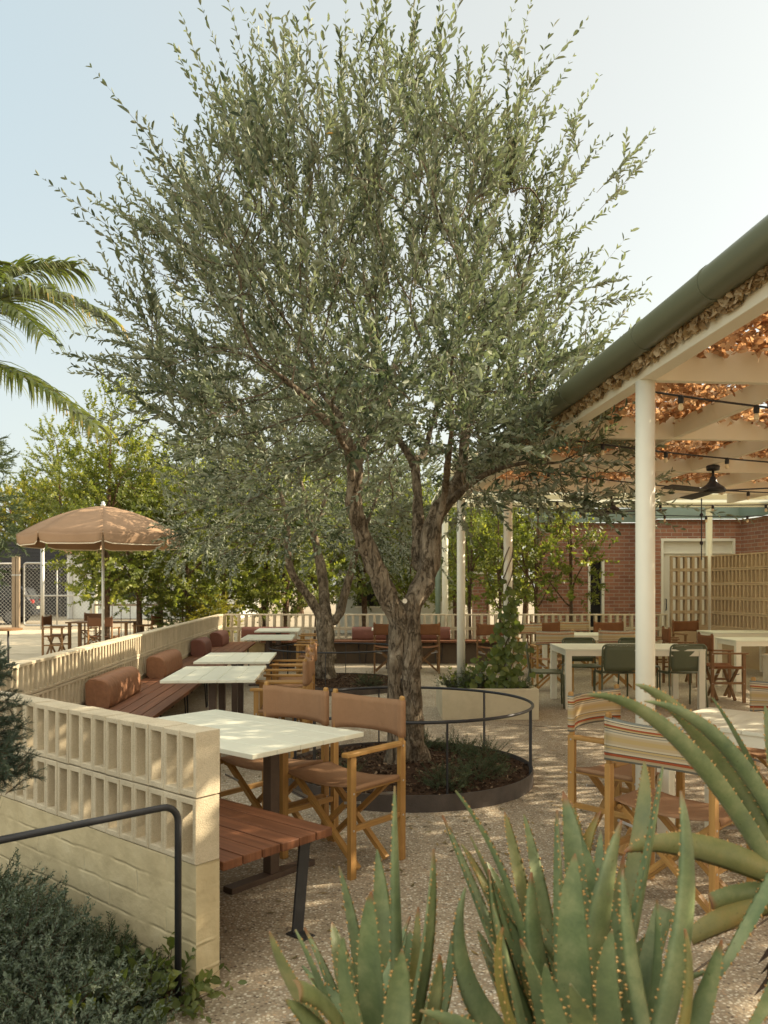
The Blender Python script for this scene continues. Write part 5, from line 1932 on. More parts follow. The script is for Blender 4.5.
place(tB, False, 205, 27.0, 3.3, (1.1, 1.1, 1.25), 'bushy green tree farthest back behind the left wall', None)
place(tB, False, 150, 50, 1.0, (2.1, 2.0, 2.1), 'big dark tree far behind the white workshop', 'dark_leaf')
place(tB, False, 235, 48, 3.7, (2.1, 2.0, 2.2), 'big green tree far behind the workshop, at its right end', None)
place(tB, False, 300, 46, 5.1, (2.0, 2.0, 1.9), 'big dark tree far behind the rear olive', 'dark_leaf')
for px_, Y_, s_, lab_, lm_ in ((395, 31, 1.25, 'bushy green tree right behind the fork of the front olive', None), (440, 29, 1.2, 'bushy green tree behind the cream round post', 'dark_leaf'),
                             (487, 26, 1.1, 'bushy green tree behind the brick pier and the vine', None), (525, 24.5, 1.0, 'bushy green tree filling the gap left of the brick building', None),
                             (285, 21, .95, 'bushy green tree close behind the back wall, left of the rear olive', None)):
    place(tB, False, px_, Y_, px_ * .7, s_, lab_, lm_)
place(tA, False, 410, 24.5, 2.4, (.9, .9, .8), 'bright green tree seen through the fork of the front olive')
place(tA, False, 455, 23.5, .9, (.9, .9, .75), 'bright green tree behind the sage green post')

# shrubs of the planting strip along the outside of the left wall
for k, (px_, Y_, s_, lab_, lm_) in enumerate(((184, 18.8, .40, 'low round shrub outside the left wall, nearer the umbrella', 'dark_leaf'),
                                    (208, 19.0, .42, 'low round yellow green shrub outside the left wall, near its far corner', 'yellow_leaf'))):
    o_ = dup(tB, ((px_ - CX) * Y_ / FPX, Y_, -.12), k * 1.7, lab_, 'low shrubs outside the left wall', (s_ * 1.1, s_ * 1.1, s_ * .85))
    o_.name = 'shrub'; o_['category'] = 'shrub'
    if lm_:
        recolor(o_, lm_)
# dark casuarina like tree at the left edge
tD = make_tree('casuarina_tree', 'dark feathery tree at the left edge below the palm', 'tree', ((-22 - CX) * 26 / FPX, 26, 0),
               [([((x + (-22 - CX) * 26 / FPX, y + 26, z), r) for x, y, z, r in ((0, 0, 0, .16), (0, 0, 2, .13), (.1, 0, 4, .09), (.1, 0, 6.4, .03))], None, 0)],
               blob_att(420, [(((-22 - CX) * 26 / FPX, 26, 3.6), (1.25, 1.2, 2.0)), (((-22 - CX) * 26 / FPX, 26, 5.6), (.85, .8, 1.5))], r1), step=.2, infl=1.1, kill=.33, iters=50,
               shoot_n=22, shoot_len=.5, leaf=(.16, .034), ang=.5, leafm='rosemary_leaf', bark='young_bark', per=1.3, upb=-.1, seed=19, shoot_r=.03, tip=.006)


# ---------------------------------------------------------------- palm
def palm(label, base, top, fronds):
    root = thing('palm_tree', label, 'tree', tuple(base))
    b = MB()
    P = [Vector(base).lerp(Vector(top), k / 14) for k in range(15)]
    b.tube(P, [.17 - .03 * k / 14 + (.012 if k % 2 else 0) for k in range(15)], 14)
    b.build('trunk', M['young_bark'], root, smooth=True, world=True)
    rg = np.random.default_rng(8)
    for pts, ll, tipcol in fronds:
        pts = [Vector(p) for p in pts]
        n = 44
        C_ = []
        for k in range(n + 1):                            # quadratic through three points
            t = k / n
            a, m_, c = pts
            C_.append(a * (2 * (t - .5) * (t - 1)) + m_ * (-4 * t * (t - 1)) + c * (2 * t * (t - .5)))
        b = MB(); b.tube(C_, [.022 * (1 - .85 * k / n) for k in range(n + 1)], 8)
        f0 = b.build('frond', M['palm_stem'], root, smooth=True, world=True)
        Vs, Fs, Rs = [], [], []
        for k in range(2, n + 1):
            t = k / n
            for sub in (0, .5):
                p = C_[k - 1].lerp(C_[k], sub)
                tan = (C_[k] - C_[k - 1]).normalized()
                side = tan.cross(Vector((0, 0, 1))).normalized()
                up = side.cross(tan)
                L = 1.22 * ll * (math.sin(min(1, t * 1.15 + .12) * PI * .8 + .25) * .8 + .3) * rg.uniform(.85, 1.1)
                for s in (-1, 1):
                    d = (side * s * .72 + tan * .62 + up * .12 + Vector(rg.normal(0, .07, 3))).normalized()
                    w = .034 * rg.uniform(.85, 1.1)
                    prev = None
                    q = p.copy(); dd = d.copy()
                    o = sum(len(v) for v in Vs)
                    seg = 5
                    vv = []
                    for i in range(seg + 1):
                        ww = w * (1 - (i / seg) ** 1.6) + .001
                        wv = dd.cross(Vector((0, 0, 1)))
                        wv = wv.normalized() if wv.length > 1e-3 else side
                        vv += [q + wv * ww + up * 0, q - wv * ww]
                        q = q + dd * (L / seg)
                        dd = (dd + Vector((0, 0, -.20 - .12 * i))).normalized()
                    Vs.append(np.array([tuple(x - root.location) for x in vv]))
                    Fs += [(o + 2 * i, o + 2 * i + 1, o + 2 * i + 3, o + 2 * i + 2) for i in range(seg)]
                    val = min(1, max(0, rg.random() * .75 + (tipcol * max(0, t - .5))))
                    Rs += [val * .8, val * .85, val * .9, min(1, val + .08), min(1, val + .2)]
        arrmesh('leaflets', np.concatenate(Vs), np.array(Fs), M['palm_leaf'], f0, {'rnd': ('FACE', np.array(Rs))})
    return root


M['palm_stem'] = mat('palm frond rib', (.20, .21, .05), .5, .15, 5)
YP = 14.0
ptop = AT(-70, 352, YP)
fr = []
for (mx, my, ex_, ey, dy, ll, tc_) in ((12, 296, 100, 312, -.3, 1.15, .5), (0, 284, 74, 268, .6, 1.1, .1), (14, 372, 96, 425, -.5, .85, .3), (-20, 300, 45, 335, -.9, .8, .0),
                                    (-120, 240, -190, 300, .5, .8, .2), (-100, 200, -120, 120, -.2, .8, .1), (-60, 210, -40, 110, 1, .8, .1), (-30, 285, 2, 262, -1.2, .6, .1), (-130, 330, -210, 420, 0, .8, .3), (-80, 380, -90, 480, -1., .7, .4)):
    fr.append(((ptop, AT(mx, my, YP + dy), AT(ex_, ey, YP + dy * 1.8)), ll, tc_))
palm('palm with arching fronds reaching in at the left edge against the sky', (ptop.x, ptop.y, 0), ptop, fr)

# ================================================================ aloes
def aloe_mat():
    m, nt, b, out = newmat('aloe leaf')
    tc = N(nt, 'ShaderNodeTexCoord')
    sp = N(nt, 'ShaderNodeSeparateXYZ'); nt.links.new(tc.outputs['UV'], sp.inputs[0])
    at = N(nt, 'ShaderNodeAttribute', attribute_name='hue')
    no = N(nt, 'ShaderNodeTexNoise'); no.inputs['Scale'].default_value = 9; no.inputs['Detail'].default_value = 8; no.inputs['Roughness'].default_value = .72
    nt.links.new(tc.outputs['Object'], no.inputs['Vector'])
    g1 = ramp(nt, [(.3, (.082, .125, .056)), (.5, (.165, .215, .092)), (.68, (.29, .32, .15))])
    g2 = ramp(nt, [(.3, (.16, .155, .045)), (.5, (.25, .21, .055)), (.75, (.36, .20, .05))])
    nt.links.new(no.outputs['Fac'], g1.inputs[0]); nt.links.new(no.outputs['Fac'], g2.inputs[0])
    mx = N(nt, 'ShaderNodeMixRGB'); nt.links.new(at.outputs['Fac'], mx.inputs['Fac'])
    nt.links.new(g1.outputs[0], mx.inputs['Color1']); nt.links.new(g2.outputs[0], mx.inputs['Color2'])
    # reddened, dried tip
    tr = ramp(nt, [(.91, (0, 0, 0)), (.985, (1, 1, 1))])
    ad = N(nt, 'ShaderNodeMath', operation='MULTIPLY_ADD'); ad.inputs[1].default_value = .12
    nt.links.new(no.outputs['Fac'], ad.inputs[0]); nt.links.new(sp.outputs['X'], ad.inputs[2])
    sb = N(nt, 'ShaderNodeMath', operation='SUBTRACT'); nt.links.new(ad.outputs[0], sb.inputs[0])
    dy = N(nt, 'ShaderNodeAttribute', attribute_name='dry'); nt.links.new(dy.outputs['Fac'], sb.inputs[1])
    nt.links.new(sb.outputs[0], tr.inputs[0])
    m2 = N(nt, 'ShaderNodeMixRGB'); nt.links.new(tr.outputs[0], m2.inputs['Fac'])
    nt.links.new(mx.outputs[0], m2.inputs['Color1']); m2.inputs['Color2'].default_value = (.27, .12, .05, 1)
    # faint freckles and scars
    vo = N(nt, 'ShaderNodeTexNoise'); vo.inputs['Scale'].default_value = 90; vo.inputs['Detail'].default_value = 3
    nt.links.new(tc.outputs['Object'], vo.inputs['Vector'])
    vr = ramp(nt, [(.24, (.55, .5, .4)), (.33, (1, 1, 1))]); nt.links.new(vo.outputs['Fac'], vr.inputs[0])
    # brown scars and dusty bloom
    s1 = N(nt, 'ShaderNodeTexNoise'); s1.inputs['Scale'].default_value = 22; s1.inputs['Detail'].default_value = 6; s1.inputs['Roughness'].default_value = .7
    nt.links.new(tc.outputs['Object'], s1.inputs['Vector'])
    sr = ramp(nt, [(.66, (0, 0, 0)), (.74, (1, 1, 1))]); nt.links.new(s1.outputs['Fac'], sr.inputs[0])
    ms_ = N(nt, 'ShaderNodeMixRGB'); nt.links.new(sr.outputs[0], ms_.inputs['Fac']); nt.links.new(m2.outputs[0], ms_.inputs['Color1']); ms_.inputs['Color2'].default_value = (.20, .13, .07, 1)
    s2 = N(nt, 'ShaderNodeTexNoise'); s2.inputs['Scale'].default_value = 5; s2.inputs['Detail'].default_value = 5
    nt.links.new(tc.outputs['Object'], s2.inputs['Vector'])
    s2r = ramp(nt, [(.45, (0, 0, 0)), (.75, (.22, .22, .22))]); nt.links.new(s2.outputs['Fac'], s2r.inputs[0])
    md_ = N(nt, 'ShaderNodeMixRGB'); nt.links.new(s2r.outputs[0], md_.inputs['Fac']); nt.links.new(ms_.outputs[0], md_.inputs['Color1']); md_.inputs['Color2'].default_value = (.34, .36, .26, 1)
    m2 = md_
    m3 = N(nt, 'ShaderNodeMixRGB', blend_type='MULTIPLY'); m3.inputs['Fac'].default_value = .8
    nt.links.new(m2.outputs[0], m3.inputs['Color1']); nt.links.new(vr.outputs[0], m3.inputs['Color2'])
    nt.links.new(m3.outputs[0], b.inputs['Base Color'])
    b.inputs['Roughness'].default_value = .48; b.inputs['Specular IOR Level'].default_value = .4
    b.inputs['Subsurface Weight'].default_value = 0.0
    bp = N(nt, 'ShaderNodeBump'); bp.inputs['Strength'].default_value = .25; bp.inputs['Distance'].default_value = .004
    nt.links.new(no.outputs['Fac'], bp.inputs['Height']); nt.links.new(bp.outputs[0], b.inputs['Normal'])
    return m


M['aloe'] = aloe_mat()
M['aloe_teeth'] = mat('aloe teeth', (.52, .30, .10), .5, .25, 60)
M['aloe_stem'] = mat('dead aloe leaf bases', (.085, .05, .03), .95, .5, 25, 1.0, 40, fine=.4)


def aloe(label, base, leaves, stem_r, facing_y=-1):
    """leaves: (base point, control point, tip point, half width, thickness, hue 0..1, roll, curl, cut)"""
    root = thing('aloe_plant', label, 'aloe', tuple(base), 0, 'aloes in the foreground')
    b = MB(); hues = []; drys = []
    teeth = b
    for (P0, P1, P2, hw, th, hue, roll, cut) in leaves:
        P0, P1, P2 = Vector(P0), Vector(P1), Vector(P2)
        n = 26
        ctl = P1 * 2 - (P0 + P2) * .5
        pts = []
        for k in range(n + 1):
            t = k / n
            pts.append(P0 * (1 - t) ** 2 + ctl * (2 * t * (1 - t)) + P2 * t * t)
        bend = (P0 + P2) * .5 - P1
        tan0 = (P2 - P0).normalized()
        # upper (channelled) side looks to the plant axis unless rolled
        axis = Vector((base[0], base[1], P1.z + .25)) - P1
        up = axis - tan0 * axis.dot(tan0)
        if up.length < 1e-3:
            up = Vector((0, -1, 0))
        up.normalize()
        up = (Matrix.Rotation(roll, 3, tan0) @ up).normalized()
        o = len(b.v)
        rows = []
        seed = random.random() * 50
        Lt = sum((pts[i + 1] - pts[i]).length for i in range(n))
        ntooth = int(Lt / .019)
        edge = []
        for k in range(n + 1):
            t = k / n
            tan = (pts[min(k + 1, n)] - pts[max(k - 1, 0)]).normalized()
            u = up - tan * up.dot(tan); u.normalize()
            s = tan.cross(u)
            tt = t * (1 - cut)                                  # a cut leaf ends blunt
            wv = hw * (1 - tt ** 2.6) ** .85 * (.88 + .22 * math.sin(min(1, tt * 2.2) * PI / 2)) + .0016
            wv *= 1 + .05 * mnoise.noise(Vector((t * 5, seed, 0)))
            tv = th * (1 - .75 * tt) + .001
            ch = .34 * wv * (1 - .5 * tt)                         # channel depth
            ring = []
            m_ = 7
            for q in range(m_):                                  # upper side, left to right
                f = -1 + 2 * q / (m_ - 1)
                ring.append(pts[k] + s * (wv * f) + u * (ch * f * f - ch * .3))
            for q in range(m_ - 2, 0, -1):                        # lower side, right to left
                f = -1 + 2 * q / (m_ - 1)
                ring.append(pts[k] + s * (wv * f * .99) + u * (ch * f * f - ch * .3 - tv * (1 - f * f) ** .6))
            rows.append(ring + [ring[0]])
            edge.append((ring[0], ring[m_ - 1], s, tan, u))
        nf0 = len(b.f)
        b.grid(rows, [[(k / n, q / (len(rows[0]) - 1)) for q in range(len(rows[0]))] for k in range(n + 1)])
        b.poly(rows[-1][:-1], [tuple(range(len(rows[-1]) - 1))], [[(1, .5)] * (len(rows[-1]) - 1)])
        hues += [hue] * (len(b.f) - nf0)
        drys += [random.choice((.05, .08, .10, .12, .13))] * (len(b.f) - nf0)
        for side in (0, 1):
            sg = -1 if side == 0 else 1
            for q in range(1, ntooth):
                f = (q + random.uniform(-.42, .42)) / ntooth * n * .97
                k = int(f)
                if k >= n:
                    continue
                fr_ = f - k
                p = edge[k][side].lerp(edge[k + 1][side], fr_)
                s, tan, u = edge[k][2], edge[k][3], edge[k][4]
                h = .0062 * (1 - .35 * k / n) * random.uniform(.5, 1.25)
                w_ = .0034
                ap = p + s * sg * h + tan * h * .55 + u * .001
                teeth.poly([p - tan * w_ - s * sg * .001, p + tan * w_ - s * sg * .001, p + u * w_ * .7 - s * sg * .001, p - u * w_ * .7 - s * sg * .001, ap],
                           [(0, 2, 4), (2, 1, 4), (1, 3, 4), (3, 0, 4)], mi=1)
        hues += [0.] * (len(b.f) - len(hues)); drys += [.1] * (len(b.f) - len(drys))
    lo = b.build('leaves', [M['aloe'], M['aloe_teeth']], root, smooth=True, world=True)
    a = lo.data.attributes.new('hue', 'FLOAT', 'FACE'); a.data.foreach_set('value', hues)
    a = lo.data.attributes.new('dry', 'FLOAT', 'FACE'); a.data.foreach_set('value', drys)
    s = MB()
    zc = leaves[0][0][2]
    top = Vector((base[0], base[1], 0)) * 0
    zc = sum(l[0][2] for l in leaves) / len(leaves)
    pts = [Vector((base[0], base[1], -.01)).lerp(Vector((base[0], base[1], zc)), k / 10) for k in range(11)]
    k0 = len(s.v)
    s.tube(pts, [stem_r * (1 + .12 * math.sin(k * 2.3)) for k in range(11)], 18)
    for k in range(k0, len(s.v)):
        p = Vector(s.v[k]); d = p - Vector((base[0], base[1], p.z))
        s.v[k] = tuple(p + d * .35 * mnoise.noise(p * 28))
    # ragged dead leaf bases
    for k in range(46):
        z = random.uniform(.04, max(.1, zc - .02)); a_ = random.random() * 2 * PI
        d = Vector((math.cos(a_), math.sin(a_), 0)); q = Vector((base[0], base[1], z)) + d * stem_r * .8
        l = random.uniform(.03, .08)
        s.poly([q - Vector((0, 0, .015)) + d.cross(Vector((0, 0, 1))) * .025, q - Vector((0, 0, .015)) - d.cross(Vector((0, 0, 1))) * .025, q + d * l * .6 - Vector((0, 0, l)) , q + Vector((0, 0, .01))],
               [(0, 1, 3), (0, 2, 1), (0, 3, 2), (1, 2, 3)])
    s.build('stem', M['aloe_stem'], root, smooth=False, world=True)
    return root


def lf(b, m, t, Yb, Yt, wpx, hue=0., roll=0., cut=0., th=.013):
    """base, middle and tip of a leaf given where they stand; width in photo pixels at the middle"""
    Ym = (Yb + Yt) / 2
    P0, P1, P2 = AT(b[0], b[1], Yb), AT(m[0], m[1], Ym), AT(t[0], t[1], Yt)
    return (P0, P1, P2, wpx * Ym / FPX / 2 * 1.10, th, hue, roll, cut)


Y1_ = 1.78
l1 = [lf((345, 1062), (297, 993), (270, 931), 1.78, 1.70, 22, .45, .5), lf((352, 1062), (322, 985), (296, 929), 1.80, 1.84, 17, .05, .5), lf((360, 1062), (333, 990), (305, 927), 1.84, 1.95, 15, .0, .4),
      lf((366, 1060), (346, 982), (332, 922), 1.90, 2.05, 25, .25, .2), lf((368, 1064), (358, 960), (339, 866), 1.86, 1.98, 17, .0, .3), lf((380, 1070), (371, 965), (371, 892), 1.66, 1.62, 25, .0, 2.9),
      lf((388, 1062), (384, 945), (377, 849), 1.88, 2.0, 21, .12, .1), lf((400, 1066), (396, 920), (394, 786), 1.78, 1.80, 22, .0, -.2), lf((400, 1070), (424, 965), (434, 849), 1.68, 1.62, 26, .0, -2.6),
      lf((412, 1060), (416, 975), (418, 907), 1.90, 1.98, 13, .7, -.3), lf((360, 1072), (330, 1012), (297, 989), 1.66, 1.55, 22, .35, 2.4, .5), lf((420, 1064), (445, 1000), (452, 930), 1.92, 2.05, 18, .05, -.5),
      lf((385, 1066), (405, 990), (410, 930), 1.98, 2.1, 20, .0, 0), lf((340, 1080), (315, 1050), (285, 1035), 1.70, 1.60, 22, .1, 1.0), lf((430, 1080), (450, 1040), (480, 1010), 1.80, 1.72, 20, .1, -1.0),
      lf((372, 1075), (350, 1000), (343, 938), 1.60, 1.56, 24, .05, 2.8), lf((395, 1080), (398, 1010), (402, 950), 1.54, 1.50, 26, .0, 3.1), lf((350, 1080), (318, 1030), (285, 1000), 1.62, 1.54, 24, .25, 2.0), lf((418, 1080), (432, 1010), (440, 955), 1.58, 1.54, 22, .1, -2.8)]
l2 = [lf((540, 1075), (470, 985), (465, 887), 1.72, 1.66, 26, .0, 2.2), lf((545, 1070), (490, 930), (443, 815), 1.85, 2.0, 24, .0, .4), lf((548, 1070), (516, 905), (456, 790), 1.80, 1.88, 27, .04, .5),
      lf((552, 1060), (502, 925), (462, 844), 1.90, 2.05, 24, .75, .5), lf((540, 1090), (503, 1000), (502, 928), 1.50, 1.46, 16, 1.0, 2.6), lf((560, 1050), (522, 890), (505, 812), 2.0, 2.15, 16, .5, .3),
      lf((566, 1055), (543, 910), (524, 814), 1.95, 2.12, 17, .1, .3), lf((565, 1070), (560, 930), (556, 810), 1.72, 1.72, 28, .0, 2.9), lf((585, 1065), (580, 900), (563, 791), 1.84, 1.95, 27, .05, .1),
      lf((585, 1085), (574, 950), (575, 854), 1.60, 1.58, 31, .0, 3.1), lf((590, 1085), (596, 950), (621, 820), 1.62, 1.70, 34, .18, -.4), lf((590, 1050), (596, 920), (601, 830), 1.98, 2.1, 15, .0, 0),
      lf((600, 1080), (638, 900), (662, 766), 1.74, 1.80, 30, .0, -.5), lf((655, 1090), (632, 960), (622, 870), 1.55, 1.60, 20, .0, .5), lf((640, 1100), (684, 930), (680, 791), 1.58, 1.62, 37, .0, -.3),
      lf((630, 1080), (646, 985), (667, 908), 1.85, 1.92, 30, .1, -.5, .55), lf((660, 1100), (686, 1005), (684, 929), 1.46, 1.44, 15, .75, .4), lf((590, 1040), (583, 885), (570, 800), 2.08, 2.2, 14, .8, .2),
      lf((600, 1050), (638, 860), (644, 761), 1.98, 2.1, 20, .5, -.2), lf((590, 1050), (578, 900), (601, 811), 2.1, 2.2, 15, 1.0, 0), lf((520, 1090), (480, 1040), (420, 1010), 1.62, 1.5, 24, .0, 1.0),
      lf((540, 1080), (500, 985), (478, 930), 1.95, 2.08, 24, .05, .5), lf((610, 1080), (660, 1000), (715, 970), 1.85, 1.8, 22, .05, -1.0), lf((560, 1100), (548, 1020), (520, 940), 1.56, 1.5, 28, .0, 2.8),
      lf((620, 1100), (608, 1000), (612, 930), 1.5, 1.46, 22, .02, 3.0), lf((575, 1060), (530, 950), (487, 862), 2.02, 2.2, 22, .1, .4), lf((600, 1060), (622, 930), (634, 850), 2.0, 2.15, 24, .03, -.3),
      lf((530, 1085), (515, 1000), (492, 905), 1.64, 1.6, 27, .03, 2.5), lf((580, 1100), (560, 1030), (545, 965), 1.46, 1.40, 26, .0, 3.0), lf((640, 1095), (655, 1000), (658, 900), 1.64, 1.66, 30, .05, -2.8),
      lf((560, 1075), (538, 960), (531, 872), 1.78, 1.80, 27, .06, 2.7), lf((620, 1085), (612, 960), (598, 868), 1.74, 1.78, 30, .02, 3.1), lf((600, 1100), (590, 1040), (570, 985), 1.40, 1.34, 28, .2, 3.0), lf((670, 1090), (700, 1010), (722, 940), 1.66, 1.62, 22, .05, -2.2)]
rgl = np.random.default_rng(9)
for k in range(18):
    bx, tx, ty = rgl.uniform(500, 650), rgl.uniform(455, 700), rgl.uniform(835, 965)
    bx = .5 * bx + .5 * tx if rgl.random() < .6 else bx
    Yb_ = rgl.uniform(1.66, 2.0)
    l2.append(lf((bx, 1072), ((bx + tx) / 2 + rgl.normal(0, 8), (1072 + ty) / 2), (tx, ty), Yb_, Yb_ + rgl.uniform(.0, .18), rgl.uniform(17, 26), rgl.choice((0., .03, .1, .35)), rgl.normal(0, .8), rgl.choice((0, 0, 0, .3))))
for k in range(8):
    bx, tx, ty = rgl.uniform(350, 430), rgl.uniform(290, 450), rgl.uniform(885, 985)
    Yb_ = rgl.uniform(1.74, 1.95)
    l1.append(lf((bx, 1070), ((bx + tx) / 2 + rgl.normal(0, 6), (1070 + ty) / 2), (tx, ty), Yb_, Yb_ + rgl.uniform(.05, .2), rgl.uniform(15, 22), rgl.choice((0., .05, .3)), rgl.normal(0, .6)))
aloe('spiky grey green aloe in the foreground, shortest one, left of the others', tuple(AT(388, 1075, 1.80).xy) + (0,), l1, .05)
aloe('spiky grey green aloe in the foreground, fullest one, in the middle', tuple(AT(585, 1080, 1.74).xy) + (0,), l2, .06)
cx3 = (775, 868)
l3 = [lf((778, 880), (676, 738), (581, 695), 1.95, 1.85, 26, .12, .8), lf((782, 872), (701, 738), (635, 684), 2.0, 2.05, 30, .35, 1.0), lf((790, 850), (722, 743), (644, 701), 1.98, 1.9, 22, .0, 1.0),
      lf((790, 850), (748, 756), (712, 697), 2.05, 2.15, 24, .15, .6), lf((785, 880), (690, 846), (624, 852), 1.94, 1.86, 36, .5, 1.5), lf((785, 890), (745, 893), (710, 903), 1.98, 1.95, 26, .2, 1.5, .5),
      lf((790, 895), (735, 915), (690, 938), 1.98, 1.92, 34, .85, 1.8, .25), lf((795, 835), (748, 925), (702, 1000), 1.72, 1.64, 18, .05, -2.4), lf((790, 850), (775, 770), (765, 705), 2.0, 2.1, 26, .1, 0),
      lf((800, 860), (850, 760), (900, 700), 2.0, 1.95, 28, .1, -.8), lf((800, 870), (880, 830), (950, 840), 2.0, 1.9, 30, .2, -1.2), lf((795, 860), (820, 740), (830, 650), 2.1, 2.2, 28, .0, 0), lf((800, 880), (830, 930), (870, 960), 1.9, 1.8, 26, .3, -1.5),
      lf((790, 870), (760, 850), (735, 800), 2.1, 2.25, 26, .0, .5), lf((805, 900), (775, 985), (740, 1040), 1.78, 1.62, 20, .1, -2.4)]
l3 = [(p0, p1, p2, w_ * .64, th * .8, hu, ro, cu) for p0, p1, p2, w_, th, hu, ro, cu in l3]
aloe('tall stemmed aloe at the right edge with long arching leaves', tuple(AT(797, 900, 1.98).xy) + (0,), l3, .062)


# ================================================================ shrubs and small plants
def shrub(name, label, cat, loc, n, R, h, ll, lw, m, shoot=.16, nl=22, seed=1, group=None, ang=.7, arrange='alt', upb=.6, stem_r=.006, flat=.9, jit=.25):
    rg = np.random.default_rng(seed)
    root = thing(name, label, cat, loc, 0, group)
    # shoot bases spread through a mound
    a = rg.random(n) * 2 * PI; rr = np.sqrt(rg.random(n)); zz = rg.random(n) ** .6
    lump = np.array([mnoise.noise(Vector((math.cos(q) * 1.7, math.sin(q) * 1.7, seed * 3.1))) for q in a])
    rad = R * (1 + .35 * lump)
    z = h * zz * np.sqrt(np.clip(1 - rr ** 2 * flat, 0.03, 1)) * (1 + .25 * rg.normal(size=n)).clip(.5, 1.5)
    base = np.stack([rad * rr * np.cos(a), rad * rr * np.sin(a), np.maximum(z - shoot * .5, .0)], 1)
    D = nrm(np.stack([np.cos(a) * rr * .8, np.sin(a) * rr * .8, np.full(n, upb)], 1) + rg.normal(0, .35, (n, 3)))
    L = shoot * (1 + rg.normal(0, .3, n)).clip(.4, 1.8)
    V, F, Rn = leafy(base, D, L, nl, ll, lw, ang=ang, rng=rg, arrange=arrange, fold=.2, jit=jit, start=.05)
    arrmesh('foliage', V, F, M[m], root, {'rnd': ('FACE', Rn)})
    tv, tf = twigs(base, D, L, .0018, rng=rg)
    # stems from the ground up to the shoots
    k = rg.choice(n, size=min(n, 90), replace=False)
    o = np.stack([base[k, 0] * .15, base[k, 1] * .15, np.zeros(len(k))], 1)
    d = base[k] - o
    sv, sf = twigs(o, d, np.linalg.norm(d, axis=1) + 1e-4, stem_r, rng=rg)
    V, F = merge_arr([(tv, tf), (sv, sf)])
    arrmesh('stems', V, F, M['young_bark'], root)
    return root


gsb = 'grey green shrubs below the block wall'
shr = [((-1.42, 3.02), .36, .42, 'grey_leaf', 'tallest grey green shrub, against the block wall in the bottom left corner'),
       ((-1.78, 3.42), .34, .40, 'grey_leaf', 'grey green shrub at the left edge under the block wall'),
       ((-1.12, 2.72), .30, .30, 'grey_leaf', 'silvery low shrub in front of the handrail foot'),
       ((-1.50, 2.58), .34, .34, 'rosemary_leaf', 'dark green low shrub at the bottom left corner'),
       ((-.92, 2.40), .26, .20, 'grey_leaf', 'silvery low shrub at the bottom edge, rightmost of its bed'),
       ((-1.22, 2.36), .28, .24, 'grey_leaf', 'silvery low shrub at the bottom edge, between its neighbours'),
       ((-1.95, 2.95), .36, .40, 'rosemary_leaf', 'dark green shrub at the left edge under the pipe rail'),
       ((-1.12, 3.10), .22, .22, 'rosemary_leaf', 'small dark shrub against the wall base behind the silvery ones')]
for i, ((x, y), R, h, m, lab) in enumerate(shr):
    shrub('shrub', lab, 'shrub', (x, y, .004), int(950 * (R / .32) ** 2), R, h * .68, .016 if m == 'grey_leaf' else .020, .0062 if m == 'grey_leaf' else .0042, m, .10, 26, 40 + i, gsb, ang=.8)
shrub('groundcover_plant', 'small broad leaved plant at the foot of the pipe rail', 'plant', (-.80, 2.93, .004), 40, .10, .16, .045, .022, 'dark_leaf', .14, 9, 61, None, ang=.9)
shrub('groundcover_plant', 'small broad leaved plant between silvery shrubs near the wall end', 'plant', (-.95, 2.78, .004), 40, .10, .14, .04, .02, 'dark_leaf', .12, 9, 62, None, ang=.9)
# conifer like branch plant at the left edge
jr = shrub('juniper', 'feathery grey green juniper leaning in at the left edge before the wall', 'shrub', (-1.42, 2.55, .004), 10, .1, .3, .02, .002, 'juniper_leaf', .15, 20, 63)
rg = np.random.default_rng(77)
bs, ds, ls = [], [], []
for k in range(95):
    z0 = rg.uniform(.82, 1.28)
    px = rg.uniform(-48, 2) + 8 * math.sin(z0 * 9)
    Yj = 2.62 + rg.normal(0, .10)
    x = (px - CX) * Yj / FPX
    bs.append((x + 1.42, Yj - 2.55, z0)); d = (rg.uniform(.0, 1.0), rg.normal(0, .4), rg.uniform(-.1, .8)); ds.append(d); ls.append(rg.uniform(.05, .11))
bs, ds, ls = np.array(bs), np.array(ds), np.array(ls)
b2, d2, l2_ = [bs], [ds], [ls]
for r_ in range(7):
    f = rg.random((len(bs), 1))
    b2.append(bs + nrm(ds) * ls[:, None] * f); d2.append(nrm(ds) + rg.normal(0, .55, ds.shape)); l2_.append(ls * .55)
B_, D_, L_ = np.concatenate(b2), np.concatenate(d2), np.concatenate(l2_)
V, F, R = leafy(B_, D_, L_, 34, .014, .0017, ang=.6, rng=rg, arrange='alt', start=.03)
arrmesh('foliage', V, F, M['juniper_leaf'], jr, {'rnd': ('FACE', R)})
o_ = np.stack([np.full(len(bs), -.12) + rg.normal(0, .03, len(bs)), rg.normal(0, .03, len(bs)), np.zeros(len(bs))], 1)
tv, tf = twigs(B_, D_, L_, .0016, rng=rg)
sv, sf = twigs(o_, bs - o_, np.linalg.norm(bs - o_, axis=1), .006, rng=rg)
V, F = merge_arr([(tv, tf), (sv, sf)])
arrmesh('branches', V, F, M['young_bark'], jr)

